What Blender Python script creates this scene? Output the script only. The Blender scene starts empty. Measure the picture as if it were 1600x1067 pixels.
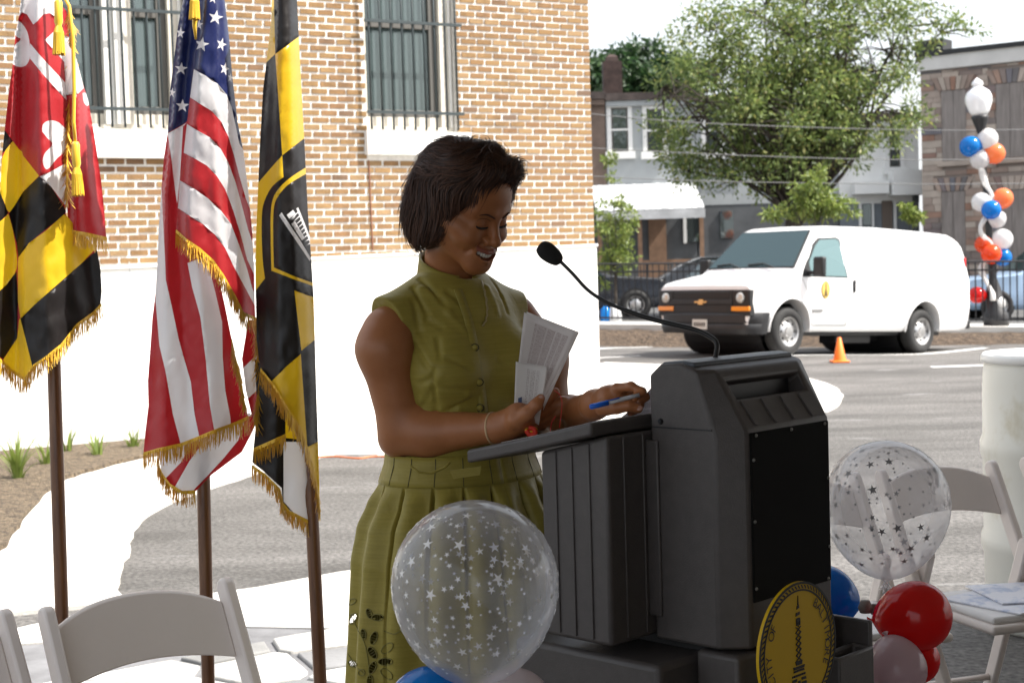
import bpy, bmesh, math, random
import numpy as np
from mathutils import Vector, Matrix, Quaternion, noise as mnoise
from mathutils.geometry import delaunay_2d_cdt
random.seed(7); RNG = np.random.default_rng(7)
R = math.radians
SC = bpy.context.scene
COL = SC.collection

# ------------------------------------------------------------------ camera
H = 1.52; FPX = 2400.0; PITCH = math.atan((533.5-412.0)/FPX); ROLL = 0.030
F_ = Vector((0, math.cos(PITCH), -math.sin(PITCH)))
R0 = Vector((1, 0, 0)); U0 = Vector((0, math.sin(PITCH), math.cos(PITCH)))
R_ = R0*math.cos(ROLL) - U0*math.sin(ROLL)
U_ = R0*math.sin(ROLL) + U0*math.cos(ROLL)
CAMLOC = Vector((0, 0, H))
cam_d = bpy.data.cameras.new('camera'); cam = bpy.data.objects.new('camera', cam_d); COL.objects.link(cam)
M = Matrix((( R_.x, U_.x, -F_.x, 0), (R_.y, U_.y, -F_.y, 0), (R_.z, U_.z, -F_.z, H), (0, 0, 0, 1)))
cam.matrix_world = M
cam_d.sensor_width = 36; cam_d.lens = 36*FPX/1600; cam_d.clip_end = 3000; cam_d.clip_start = 0.05
cam_d.dof.use_dof = True; cam_d.dof.focus_distance = 3.15; cam_d.dof.aperture_fstop = 10.0
SC.camera = cam

# ------------------------------------------------------------------ sky, sun, exposure
SUN = Vector((0.79, -0.13, 1.0)).normalized()
w = bpy.data.worlds.new('World'); SC.world = w; w.use_nodes = True
nt = w.node_tree; nt.nodes.clear()
wo = nt.nodes.new('ShaderNodeOutputWorld'); wb = nt.nodes.new('ShaderNodeBackground'); sk = nt.nodes.new('ShaderNodeTexSky')
sk.sky_type = 'NISHITA'; sk.sun_disc = False
sk.sun_elevation = math.asin(SUN.z); sk.sun_rotation = math.atan2(SUN.x, SUN.y)
sk.air_density = 1.0; sk.dust_density = 6.0; sk.ozone_density = 0.6
wb.inputs['Strength'].default_value = 0.15
hzm = nt.nodes.new('ShaderNodeMix'); hzm.data_type = 'RGBA'; hzm.inputs[0].default_value = 0.62   # bright summer haze over the whole sky
hzm.inputs[7].default_value = (4.6, 4.75, 4.9, 1)
nt.links.new(sk.outputs[0], hzm.inputs[6]); nt.links.new(hzm.outputs[2], wb.inputs[0]); nt.links.new(wb.outputs[0], wo.inputs[0])
sl = bpy.data.lights.new('sun', 'SUN'); sl.energy = 4.6; sl.angle = R(0.53); sl.color = (1.0, 0.965, 0.91)
so = bpy.data.objects.new('sun', sl); COL.objects.link(so); so.location = (20, -5, 30)
so.rotation_euler = (-SUN).to_track_quat('-Z', 'Y').to_euler()
SC.view_settings.view_transform = 'Standard'; SC.view_settings.look = 'None'
SC.view_settings.exposure = 1.15; SC.view_settings.gamma = 1.0; SC.view_settings.use_curve_mapping = False
SC.cycles.max_bounces = 8; SC.cycles.diffuse_bounces = 4; SC.cycles.transparent_max_bounces = 24
SC.cycles.use_denoising = True; SC.cycles.sample_clamp_indirect = 6.0

# ------------------------------------------------------------------ helpers
def ray(px, py):
    return F_ + R_*((px-800.0)/FPX) + U_*((533.5-py)/FPX)
def P(px, py, d):
    return CAMLOC + ray(px, py)*d
def G(px, py, z=0.0):
    r = ray(px, py); return CAMLOC + r*((z-H)/r.z)
def proj(p):
    v = Vector(p)-CAMLOC; d = v.dot(F_)
    return (800+FPX*v.dot(R_)/d, 533.5-FPX*v.dot(U_)/d, d)
def plane_hit(px, py, p0, n):
    r = ray(px, py); t = (Vector(p0)-CAMLOC).dot(n)/r.dot(n); return CAMLOC + r*t
def sstep(t):
    t = max(0.0, min(1.0, t)); return t*t*(3-2*t)
def lerp(a, b, t): return a+(b-a)*t
def catmull(pts, n):
    pts = [Vector(p) for p in pts]; out = []
    for i in range(len(pts)-1):
        p0 = pts[max(i-1, 0)]; p1 = pts[i]; p2 = pts[i+1]; p3 = pts[min(i+2, len(pts)-1)]
        for k in range(n):
            t = k/n; out.append(0.5*((2*p1)+(p2-p0)*t+(2*p0-5*p1+4*p2-p3)*t*t+(3*p1-p0-3*p2+p3)*t**3))
    out.append(pts[-1]); return out

class MB:
    def __init__(s): s.v = []; s.f = []; s.m = []
    def add(s, vs, fs, m=0):
        b = len(s.v); s.v += [tuple(v) for v in vs]; s.f += [tuple(b+i for i in f) for f in fs]; s.m += [m]*len(fs); return s
    def box(s, c, size, rot=None, m=0):
        x, y, z = size[0]/2, size[1]/2, size[2]/2
        vs = [Vector((a*x, b*y, d*z)) for d in (-1, 1) for b in (-1, 1) for a in (-1, 1)]
        if rot is not None: vs = [rot @ v for v in vs]
        c = Vector(c)
        return s.add([v+c for v in vs], [(0,2,3,1),(4,5,7,6),(0,1,5,4),(2,6,7,3),(0,4,6,2),(1,3,7,5)], m)
    def hexa(s, vs, m=0):   # 8 verts: bottom 4 ccw, top 4 ccw
        return s.add(vs, [(3,2,1,0),(4,5,6,7),(0,1,5,4),(1,2,6,5),(2,3,7,6),(3,0,4,7)], m)
    def tube(s, path, rad, n=8, cap=True, m=0, flat=None):
        path = [Vector(p) for p in path]; N = len(path)
        rs = rad if isinstance(rad, (list, tuple)) else [rad]*N
        vs = []; fs = []; u = None
        for i, p in enumerate(path):
            t = (path[min(i+1, N-1)]-path[max(i-1, 0)]).normalized()
            if u is None:
                u = t.cross(Vector((0,0,1)));
                if u.length < 1e-3: u = t.cross(Vector((1,0,0)))
            u = (u - t*u.dot(t)).normalized(); w_ = t.cross(u)
            for k in range(n):
                a = 2*math.pi*k/n; vs.append(p+(u*math.cos(a)+w_*math.sin(a)*(flat or 1))*rs[i])
        for i in range(N-1):
            for k in range(n):
                fs.append((i*n+k, i*n+(k+1)%n, (i+1)*n+(k+1)%n, (i+1)*n+k))
        if cap: fs += [tuple(range(n-1, -1, -1)), tuple((N-1)*n+k for k in range(n))]
        return s.add(vs, fs, m)
    def lathe(s, prof, n=24, org=(0,0,0), rot=None, m=0, cap=True):
        vs = []; fs = []; N = len(prof); org = Vector(org)
        for (r, z) in prof:
            for k in range(n):
                a = 2*math.pi*k/n; v = Vector((r*math.cos(a), r*math.sin(a), z)); vs.append(org+((rot @ v) if rot is not None else v))
        for i in range(N-1):
            for k in range(n): fs.append((i*n+k, i*n+(k+1)%n, (i+1)*n+(k+1)%n, (i+1)*n+k))
        if cap: fs += [tuple(range(n-1, -1, -1)), tuple((N-1)*n+k for k in range(n))]
        return s.add(vs, fs, m)
    def prism(s, poly, fn0, fn1, m=0):   # poly list of 2D, fn maps 2D->3D for the two sides
        n = len(poly); vs = [fn0(*p) for p in poly]+[fn1(*p) for p in poly]
        fs = [tuple(range(n-1, -1, -1)), tuple(range(n, 2*n))]+[(i, (i+1)%n, n+(i+1)%n, n+i) for i in range(n)]
        return s.add(vs, fs, m)
    def loft(s, rings, close=True, cap=True, m=0):
        n = len(rings[0]); vs = [v for r in rings for v in r]; fs = []
        for i in range(len(rings)-1):
            for k in range(n if close else n-1): fs.append((i*n+k, i*n+(k+1)%n, (i+1)*n+(k+1)%n, (i+1)*n+k))
        if cap: fs += [tuple(range(n-1, -1, -1)), tuple((len(rings)-1)*n+k for k in range(n))]
        return s.add(vs, fs, m)
    def grid(s, fn, nu, nv, m=0):
        vs = [fn(i/nu, j/nv) for j in range(nv+1) for i in range(nu+1)]
        fs = [(j*(nu+1)+i, j*(nu+1)+i+1, (j+1)*(nu+1)+i+1, (j+1)*(nu+1)+i) for j in range(nv) for i in range(nu)]
        return s.add(vs, fs, m)
    def build(s, name, mat, parent=None, world=False, smooth=False, bevel=0, seg=2, subsurf=0, solid=0, autosmooth=None, fixn=True):
        me = bpy.data.meshes.new(name)
        vs = s.v
        if world and parent is not None:
            mi = wmat(parent).inverted(); vs = [tuple(mi @ Vector(v)) for v in vs]
        me.from_pydata(vs, [], s.f)
        for mm in (mat if isinstance(mat, (list, tuple)) else [mat]): me.materials.append(mm)
        if any(s.m): me.polygons.foreach_set('material_index', s.m)
        if fixn:
            bm = bmesh.new(); bm.from_mesh(me); bmesh.ops.recalc_face_normals(bm, faces=bm.faces); bm.to_mesh(me); bm.free()
        o = bpy.data.objects.new(name, me); COL.objects.link(o)
        if parent is not None: o.parent = parent
        if solid:
            md = o.modifiers.new('solid', 'SOLIDIFY'); md.thickness = solid; md.offset = 0
        if bevel:
            md = o.modifiers.new('bevel', 'BEVEL'); md.width = bevel; md.segments = seg; md.limit_method = 'ANGLE'; md.angle_limit = R(38)
        if subsurf:
            md = o.modifiers.new('sub', 'SUBSURF'); md.levels = subsurf; md.render_levels = subsurf
        if smooth: me.polygons.foreach_set('use_smooth', [True]*len(me.polygons))
        if autosmooth is not None or (bevel and not smooth):
            me.polygons.foreach_set('use_smooth', [True]*len(me.polygons))
            shade_angle(o, autosmooth if autosmooth is not None else 40)
        return o

def shade_angle(o, deg):
    bm = bmesh.new(); bm.from_mesh(o.data)
    for e in bm.edges:
        if len(e.link_faces) == 2 and e.calc_face_angle(0) > R(deg): e.smooth = False
    bm.to_mesh(o.data); bm.free()
def wmat(o):
    m_ = o.matrix_basis.copy(); p = o.parent
    while p is not None: m_ = p.matrix_basis @ m_; p = p.parent
    return m_
def np_mesh(name, V, F, mat, parent=None, smooth=True, mats_idx=None):
    me = bpy.data.meshes.new(name); F = np.asarray(F)
    me.vertices.add(len(V)); me.vertices.foreach_set('co', np.asarray(V, dtype=np.float32).ravel())
    k = F.shape[1]; me.loops.add(F.size); me.loops.foreach_set('vertex_index', F.astype(np.int32).ravel())
    me.polygons.add(len(F)); me.polygons.foreach_set('loop_start', np.arange(0, F.size, k, dtype=np.int32))
    for mm in (mat if isinstance(mat, (list, tuple)) else [mat]): me.materials.append(mm)
    if mats_idx is not None: me.polygons.foreach_set('material_index', np.asarray(mats_idx, dtype=np.int32))
    if smooth: me.polygons.foreach_set('use_smooth', [True]*len(F))
    me.update(calc_edges=True); me.validate()
    o = bpy.data.objects.new(name, me); COL.objects.link(o)
    if parent is not None: o.parent = parent
    return o
def tag(o, label=None, cat=None, group=None, kind=None):
    if label: o['label'] = label
    if cat: o['category'] = cat
    if group: o['group'] = group
    if kind: o['kind'] = kind
    return o
def thing(name, label, cat, loc=(0,0,0), rotz=0.0, group=None, rot=None):
    o = bpy.data.objects.new(name, None); COL.objects.link(o); o.empty_display_size = 0.1
    o.location = loc; o.rotation_euler = rot if rot is not None else (0, 0, rotz)
    o.matrix_basis  # keep
    return tag(o, label, cat, group)
def copy_tree(o, parent=None):
    c = o.copy(); COL.objects.link(c); c.parent = parent
    for ch in list(o.children): copy_tree(ch, c)
    return c

# ------------------------------------------------------------------ materials
def new_mat(name):
    m = bpy.data.materials.new(name); m.use_nodes = True; nt = m.node_tree
    return m, nt, nt.nodes['Principled BSDF'], nt.nodes['Material Output']
def mat(name, col, rough=0.6, metal=0.0, var=0.0, scale=8.0, bump=0.0, bscale=40.0, spec=0.5, coat=0.0, sheen=0.0, sss=0.0,
        col2=None, coord='Object', stretch=None, detail=6.0, contrast=(0.35, 0.65), bdist=0.01, trans=0.0, em=None):
    m, nt, b, out = new_mat(name)
    b.inputs['Base Color'].default_value = (*col, 1); b.inputs['Roughness'].default_value = rough
    b.inputs['Metallic'].default_value = metal; b.inputs['Specular IOR Level'].default_value = spec
    b.inputs['Coat Weight'].default_value = coat; b.inputs['Sheen Weight'].default_value = sheen
    if sss:
        b.inputs['Subsurface Weight'].default_value = sss; b.inputs['Subsurface Scale'].default_value = 0.01
        b.inputs['Subsurface Radius'].default_value = (1.0, 0.4, 0.2)
    if trans: b.inputs['Transmission Weight'].default_value = trans
    if em: b.inputs['Emission Color'].default_value = (*em[0], 1); b.inputs['Emission Strength'].default_value = em[1]
    if var or col2 or bump:
        tc = nt.nodes.new('ShaderNodeTexCoord'); mp = nt.nodes.new('ShaderNodeMapping')
        if stretch: mp.inputs['Scale'].default_value = stretch
        nt.links.new(tc.outputs[coord], mp.inputs[0])
    if var or col2:
        n = nt.nodes.new('ShaderNodeTexNoise'); n.inputs['Scale'].default_value = scale; n.inputs['Detail'].default_value = detail
        n.inputs['Roughness'].default_value = 0.65
        nt.links.new(mp.outputs[0], n.inputs['Vector'])
        cr = nt.nodes.new('ShaderNodeValToRGB'); cr.color_ramp.elements[0].position = contrast[0]; cr.color_ramp.elements[1].position = contrast[1]
        c2 = col2 if col2 else tuple(min(1, c*(1+var)) for c in col)
        c1 = col if col2 else tuple(c*(1-var) for c in col)
        cr.color_ramp.elements[0].color = (*c1, 1); cr.color_ramp.elements[1].color = (*c2, 1)
        nt.links.new(n.outputs['Fac'], cr.inputs[0]); nt.links.new(cr.outputs[0], b.inputs['Base Color'])
    if bump:
        n2 = nt.nodes.new('ShaderNodeTexNoise'); n2.inputs['Scale'].default_value = bscale; n2.inputs['Detail'].default_value = 5.0
        nt.links.new(mp.outputs[0], n2.inputs['Vector'])
        bp = nt.nodes.new('ShaderNodeBump'); bp.inputs['Strength'].default_value = bump; bp.inputs['Distance'].default_value = bdist
        nt.links.new(n2.outputs['Fac'], bp.inputs['Height']); nt.links.new(bp.outputs[0], b.inputs['Normal'])
    return m
def rand_mat(name, ramp, rough=0.8, bump=0.3, bscale=60.0, grime=0.12, gscale=3.0):
    """colour picked per object (Object Info random) from a ramp, for bricks, stones, leaves"""
    m, nt, b, out = new_mat(name)
    oi = nt.nodes.new('ShaderNodeObjectInfo'); cr = nt.nodes.new('ShaderNodeValToRGB')
    els = cr.color_ramp.elements
    while len(els) < len(ramp): els.new(0.5)
    for i, (p, c) in enumerate(ramp): els[i].position = p; els[i].color = (*c, 1)
    nt.links.new(oi.outputs['Random'], cr.inputs[0])
    tc = nt.nodes.new('ShaderNodeTexCoord'); n = nt.nodes.new('ShaderNodeTexNoise'); n.inputs['Scale'].default_value = gscale; n.inputs['Detail'].default_value = 8
    geo = nt.nodes.new('ShaderNodeNewGeometry'); nt.links.new(geo.outputs['Position'], n.inputs['Vector'])
    mx = nt.nodes.new('ShaderNodeMix'); mx.data_type = 'RGBA'; mx.blend_type = 'MULTIPLY'; mx.inputs[0].default_value = 1.0
    mr = nt.nodes.new('ShaderNodeMapRange'); mr.inputs[1].default_value = 0.3; mr.inputs[2].default_value = 0.7; mr.inputs[3].default_value = 1-grime*2; mr.inputs[4].default_value = 1+grime
    nt.links.new(n.outputs['Fac'], mr.inputs[0]); nt.links.new(cr.outputs[0], mx.inputs[6]); nt.links.new(mr.outputs[0], mx.inputs[7])
    nt.links.new(mx.outputs[2], b.inputs['Base Color']); b.inputs['Roughness'].default_value = rough
    if bump:
        n2 = nt.nodes.new('ShaderNodeTexNoise'); n2.inputs['Scale'].default_value = bscale; nt.links.new(geo.outputs['Position'], n2.inputs['Vector'])
        bp = nt.nodes.new('ShaderNodeBump'); bp.inputs['Strength'].default_value = bump; bp.inputs['Distance'].default_value = 0.01
        nt.links.new(n2.outputs['Fac'], bp.inputs['Height']); nt.links.new(bp.outputs[0], b.inputs['Normal'])
    return m
def glass_mat(name, tint, reflect=0.25, clear=0.5, rough=0.03):
    m, nt, b, out = new_mat(name); nt.nodes.remove(b)
    tr = nt.nodes.new('ShaderNodeBsdfTransparent'); tr.inputs[0].default_value = (*[lerp(1, c, 0.6) for c in tint], 1)
    gl = nt.nodes.new('ShaderNodeBsdfGlossy'); gl.inputs['Roughness'].default_value = rough; gl.inputs[0].default_value = (0.85, 0.95, 0.95, 1)
    df = nt.nodes.new('ShaderNodeBsdfDiffuse'); df.inputs[0].default_value = (*tint, 1)
    m1 = nt.nodes.new('ShaderNodeMixShader'); m1.inputs[0].default_value = clear; nt.links.new(df.outputs[0], m1.inputs[1]); nt.links.new(tr.outputs[0], m1.inputs[2])
    fr = nt.nodes.new('ShaderNodeFresnel'); fr.inputs[0].default_value = 1.5
    mr = nt.nodes.new('ShaderNodeMath'); mr.operation = 'MAXIMUM'; mr.inputs[1].default_value = reflect; nt.links.new(fr.outputs[0], mr.inputs[0])
    m2 = nt.nodes.new('ShaderNodeMixShader'); nt.links.new(mr.outputs[0], m2.inputs[0]); nt.links.new(m1.outputs[0], m2.inputs[1]); nt.links.new(gl.outputs[0], m2.inputs[2])
    nt.links.new(m2.outputs[0], out.inputs[0]); return m
def cloth_mat(name, col, rough=0.35, trans=0.35, sheen=0.3, bump=0.15, bscale=30.0, stretch=None, spec=0.5):
    """thin woven satin: principled mixed with translucency"""
    m = mat(name, col, rough=rough, bump=bump, bscale=bscale, sheen=sheen, stretch=stretch, bdist=0.004, spec=spec)
    nt = m.node_tree; b = nt.nodes['Principled BSDF']; out = nt.nodes['Material Output']
    tl = nt.nodes.new('ShaderNodeBsdfTranslucent'); tl.inputs[0].default_value = (*[min(1, c*1.1) for c in col], 1)
    mx = nt.nodes.new('ShaderNodeMixShader'); mx.inputs[0].default_value = trans
    nt.links.new(b.outputs[0], mx.inputs[1]); nt.links.new(tl.outputs[0], mx.inputs[2]); nt.links.new(mx.outputs[0], out.inputs[0])
    return m
BLACK = mat('black_plastic', (0.012, 0.012, 0.013), 0.45)
# ================================================================== ground
def gz(x, y):
    s = x*0.765+y*0.644
    return -0.19*sstep((s-17.6)/4.6)
def curb_y(x): return 31.0-0.328*(x-1.87)
def ht(x): return 0.24-0.0236*(max(-6, min(16, x))-1.87)
def asphalt_mat(name, c1, c2, scale=0.7):
    m, nt, b, out = new_mat(name)
    geo = nt.nodes.new('ShaderNodeNewGeometry')
    n1 = nt.nodes.new('ShaderNodeTexNoise'); n1.inputs['Scale'].default_value = scale; n1.inputs['Detail'].default_value = 9; n1.inputs['Roughness'].default_value = 0.72
    n2 = nt.nodes.new('ShaderNodeTexNoise'); n2.inputs['Scale'].default_value = 38; n2.inputs['Detail'].default_value = 4
    n3 = nt.nodes.new('ShaderNodeTexNoise'); n3.inputs['Scale'].default_value = 2.6; n3.inputs['Detail'].default_value = 3
    mp = nt.nodes.new('ShaderNodeMapping'); mp.inputs['Scale'].default_value = (0.5, 1.6, 1); mp.inputs['Rotation'].default_value = (0, 0, 0.25)
    nt.links.new(geo.outputs['Position'], mp.inputs[0])
    nt.links.new(mp.outputs[0], n1.inputs['Vector']); nt.links.new(geo.outputs['Position'], n2.inputs['Vector']); nt.links.new(mp.outputs[0], n3.inputs['Vector'])
    cr = nt.nodes.new('ShaderNodeValToRGB'); cr.color_ramp.elements[0].position = 0.38; cr.color_ramp.elements[1].position = 0.62
    cr.color_ramp.elements[0].color = (*c1, 1); cr.color_ramp.elements[1].color = (*c2, 1)
    nt.links.new(n1.outputs['Fac'], cr.inputs[0])
    mr = nt.nodes.new('ShaderNodeMapRange'); mr.inputs[1].default_value = 0.3; mr.inputs[2].default_value = 0.72; mr.inputs[3].default_value = 0.45; mr.inputs[4].default_value = 1.65
    nt.links.new(n2.outputs['Fac'], mr.inputs[0])
    mx = nt.nodes.new('ShaderNodeMix'); mx.data_type = 'RGBA'; mx.blend_type = 'MULTIPLY'; mx.inputs[0].default_value = 1
    nt.links.new(cr.outputs[0], mx.inputs[6]); nt.links.new(mr.outputs[0], mx.inputs[7])
    # pale scuffs
    m3 = nt.nodes.new('ShaderNodeMapRange'); m3.inputs[1].default_value = 0.66; m3.inputs[2].default_value = 0.80; m3.inputs[4].default_value = 0.55
    nt.links.new(n3.outputs['Fac'], m3.inputs[0])
    mx2 = nt.nodes.new('ShaderNodeMix'); mx2.data_type = 'RGBA'; nt.links.new(m3.outputs[0], mx2.inputs[0]); nt.links.new(mx.outputs[2], mx2.inputs[6]); mx2.inputs[7].default_value = (0.42, 0.42, 0.42, 1)
    nt.links.new(mx2.outputs[2], b.inputs['Base Color']); b.inputs['Roughness'].default_value = 0.85
    bp = nt.nodes.new('ShaderNodeBump'); bp.inputs['Strength'].default_value = 0.5; bp.inputs['Distance'].default_value = 0.02
    nt.links.new(n2.outputs['Fac'], bp.inputs['Height']); nt.links.new(bp.outputs[0], b.inputs['Normal'])
    return m
ASPH = asphalt_mat('asphalt', (0.055, 0.052, 0.048), (0.118, 0.112, 0.106))
CONC = mat('concrete', (0.58, 0.56, 0.52), 0.85, var=0.10, scale=1.5, bump=0.25, bscale=60, detail=9)
MULCH = mat('mulch', (0.055, 0.040, 0.026), 0.95, col2=(0.22, 0.165, 0.105), scale=30, bump=1.0, bscale=55, bdist=0.05, contrast=(0.4, 0.62))
LINEP = mat('white_paint_line', (0.78, 0.78, 0.76), 0.7, var=0.06, scale=6)

xs = [-600, -200, -80, -40] + [(-24+i*1.0) for i in range(0, 57)] + [45, 80, 200, 600]
ys = [-80, -20, -6] + [i*1.0 for i in range(0, 46)] + [60, 90, 150, 400, 1500]
mb = MB(); nx = len(xs)
mb.add([(x, y, gz(x, y)) for y in ys for x in xs],
       [(j*nx+i, j*nx+i+1, (j+1)*nx+i+1, (j+1)*nx+i) for j in range(len(ys)-1) for i in range(nx-1)])
tag(mb.build('ground', ASPH, smooth=True), 'grey asphalt of the parking lot and driveway', None, None, 'structure')

def sheet(name, pts, z, m, thick=0.12, rough_edge=0.0, seg=0.25, kind='structure', label=None):
    """slab whose outline is given in ground coordinates"""
    out = []
    for i in range(len(pts)):
        a = Vector(pts[i][:2]); b = Vector(pts[(i+1) % len(pts)][:2]); n = max(1, int((b-a).length/seg)) if rough_edge else 1
        for k in range(n):
            p = a.lerp(b, k/n)
            if rough_edge:
                q = Vector((p.x*6, p.y*6, 1.3)); p = p+Vector((mnoise.noise(q), mnoise.noise(q+Vector((9, 4, 2)))))*rough_edge
            out.append(p)
    mb = MB(); mb.prism([(p.x, p.y) for p in out], lambda x, y: (x, y, gz(x, y)+z-thick), lambda x, y: (x, y, gz(x, y)+z))
    o = mb.build(name, m, bevel=0)
    tag(o, label, None, None, kind); return o
g = lambda px, py: G(px, py, 0)
def gl_(pts, n=5):   # smooth ground curve through pixels
    return [(p.x, p.y) for p in catmull([g(*q) for q in pts], n)]
# wall frame (needed for the beds)
KC = Vector((0.895, 16.2, 0)); WU = Vector((-0.869, -0.494, 0)).normalized(); WN = Vector((-WU.y, WU.x, 0)); 
if WN.y > 0: WN = -WN
def wall_pt(u, z, off=0.0): return KC + WU*u + WN*off + Vector((0, 0, z))
# pale concrete walk curving along the building
up_edge = gl_([(-260, 1010), (-60, 915), (0, 868), (30, 830), (80, 768), (130, 745), (220, 721), (330, 700)])
lo_edge = gl_([(590, 712), (500, 716), (400, 742), (330, 764), (262, 790), (215, 822), (200, 870), (186, 912), (192, 945)])
wb0 = wall_pt(5.0, 0, 0.0); wb1 = wall_pt(-0.15, 0, 0.0)
mulch_pts = up_edge[:-3] + [tuple((wall_pt(4.3, 0, -0.1)).xy), tuple((wall_pt(9.5, 0, -0.1)).xy)]
sheet('mulch_bed', mulch_pts, 0.05, MULCH, rough_edge=0.05, label='brown mulch bed at the foot of the white wall')
tip = gl_([(905, 598), (1120, 586), (1250, 592), (1302, 606), (1317, 623), (1300, 640), (1240, 652), (1000, 668), (760, 694), (590, 712)])
walk = [(wb1.x+0.6, wb1.y+0.9)] + tip + lo_edge[1:] + [tuple(g(-200, 985).xy), tuple(g(-420, 1080).xy)] + up_edge + [tuple(wall_pt(4.0, 0, -0.1).xy)]
corner = g(1030, 571)
walk = [tuple(wall_pt(0.0, 0, -2.0).xy), tuple(g(945, 568).xy), tuple(corner.xy), tuple(g(1130, 580).xy)] + tip[6:] + lo_edge[1:] + \
       [tuple(g(-200, 985).xy), tuple(g(-420, 1080).xy)] + up_edge + [tuple(wall_pt(4.0, 0, -0.1).xy)]
sheet('concrete_walk', walk, 0.02, CONC, rough_edge=0.03, label='pale concrete walk curving along the building')
strip = [g(-420, 1090), g(0, 990), g(192, 948), g(400, 921), g(530, 897), g(800, 858), g(860, 915), g(520, 985), g(380, 982), g(0, 1012), g(-300, 1090)]
sheet('concrete_strip', [(p.x, p.y) for p in strip], 0.012, CONC, rough_edge=0.015, label='pale concrete band in front of the asphalt')

# flagstone paving: voronoi stones, each a piece of its own
fs_bed = [g(-420, 1094), g(0, 1013), g(380, 983), g(520, 986), g(870, 917)]
fs_near = [Vector((0.9, 4.0, 0)), Vector((-3.2, 3.6, 0))]
bedm = mat('paving_joint', (0.15, 0.15, 0.155), 0.9, var=0.25, scale=5)
fo = sheet('flagstone_paving', [(p.x, p.y) for p in fs_bed+fs_near], 0.006, bedm, label='grey joints of the flagstone paving')
STONE = rand_mat('flagstone', [(0, (0.16, 0.16, 0.165)), (0.3, (0.27, 0.27, 0.265)), (0.5, (0.52, 0.51, 0.48)), (1, (0.62, 0.60, 0.56))], 0.85, 0.3, 40, 0.25, 1.2)  # greyer stones carry dappled shade in their colour
sites = []
for _ in range(2000):
    p = Vector((random.uniform(-3.2, 1.0), random.uniform(3.8, 7.2)))
    if all((p-q).length > 0.27 for q in sites): sites.append(p)
def clip(poly, a, n):
    out = []
    for i in range(len(poly)):
        p = poly[i]; q = poly[(i+1) % len(poly)]; dp = (p-a).dot(n); dq = (q-a).dot(n)
        if dp <= 0: out.append(p)
        if (dp < 0) != (dq < 0) and abs(dp-dq) > 1e-9: out.append(p.lerp(q, dp/(dp-dq)))
    return out
bedpoly = [Vector(p.xy) for p in fs_bed+fs_near]
for s in sites:
    poly = [Vector((s.x+a, s.y+b)) for a, b in ((-1, -1), (1, -1), (1, 1), (-1, 1))]
    for q in sites:
        if q is s or (q-s).length > 1.2: continue
        n = (q-s).normalized(); poly = clip(poly, (s+q)/2-n*0.017, n)
        if len(poly) < 3: break
    # clip by bed outline (convex enough)
    for i in range(len(bedpoly)):
        if len(poly) < 3: break
        a = bedpoly[i]; b = bedpoly[(i+1) % len(bedpoly)]; d = b-a; n = Vector((-d.y, d.x)).normalized()
        if n.dot(sum(bedpoly, Vector((0, 0)))/len(bedpoly)-a) > 0: n = -n
        poly = clip(poly, a-n*0.01, n)
    if len(poly) < 3: continue
    px = [proj((p.x, p.y, 0.02)) for p in poly]
    if not any(-60 < q[0] < 900 and q[1] < 1110 for q in px): continue
    zt = 0.022+random.uniform(-0.003, 0.004); mb = MB()
    mb.prism([(p.x, p.y) for p in poly], lambda x, y: (x, y, -0.03), lambda x, y: (x, y, zt))
    mb.build('stone', STONE, fo, bevel=0.008, seg=2)

# far side of the lot: kerb, sidewalk, street
def strip_mesh(name, y0, y1, dz, m, x0=-40, x1=60, n=50, thick=None, label=None):
    mb = MB(); rows = [[], []]
    vs = []
    for i in range(n+1):
        x = lerp(x0, x1, i/n); vs += [(x, curb_y(x)+y0, ht(x)+dz), (x, curb_y(x)+y1, ht(x)+dz)]
    mb.add(vs, [(2*i, 2*i+2, 2*i+3, 2*i+1) for i in range(n)])
    if thick:
        b = len(vs); vs2 = [(x, y, z-thick) for x, y, z in vs]; mb.add(vs2, [])
        mb.f += [(2*i, b+2*i, b+2*i+2, 2*i+2) for i in range(n)]; mb.m += [0]*n
        mb.f += [(2*i+1, 2*i+3, b+2*i+3, b+2*i+1) for i in range(n)]; mb.m += [0]*n
    return tag(mb.build(name, m), label, None, None, 'structure')
strip_mesh('kerb', 0.0, 0.22, 0.0, CONC, thick=0.45, label='pale concrete kerb at the far edge of the lot')
strip_mesh('street', 0.22, 110, -0.06, asphalt_mat('street_asphalt', (0.05, 0.05, 0.05), (0.09, 0.09, 0.09)), label='street behind the iron fence')
strip_mesh('sidewalk', 0.22, 1.9, -0.015, CONC, thick=0.05, label='sidewalk behind the iron fence')
mb = MB(); vs = []; n = 260
for i in range(n+1):
    x = lerp(-20, 30, i/n); yb = curb_y(x)
    for k in range(5):
        t = k/4; y = lerp(yb-1.5, yb-0.01, t); z = lerp(gz(x, yb-1.5)-0.02, ht(x)-0.10, sstep(t*1.2)) + 0.05*mnoise.noise(Vector((x*3, y*3, 0)))
        vs.append((x, y, z))
mb.add(vs, [(5*i+k, 5*i+5+k, 5*i+6+k, 5*i+1+k) for i in range(n) for k in range(4)])
tag(mb.build('mulch_verge', mat('verge_mulch', (0.03, 0.02, 0.013), 0.95, col2=(0.11, 0.075, 0.048), scale=9, bump=1.0, bscale=14, bdist=0.08), smooth=True),
    'dark mulch strip below the far kerb', None, None, 'structure')

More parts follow.
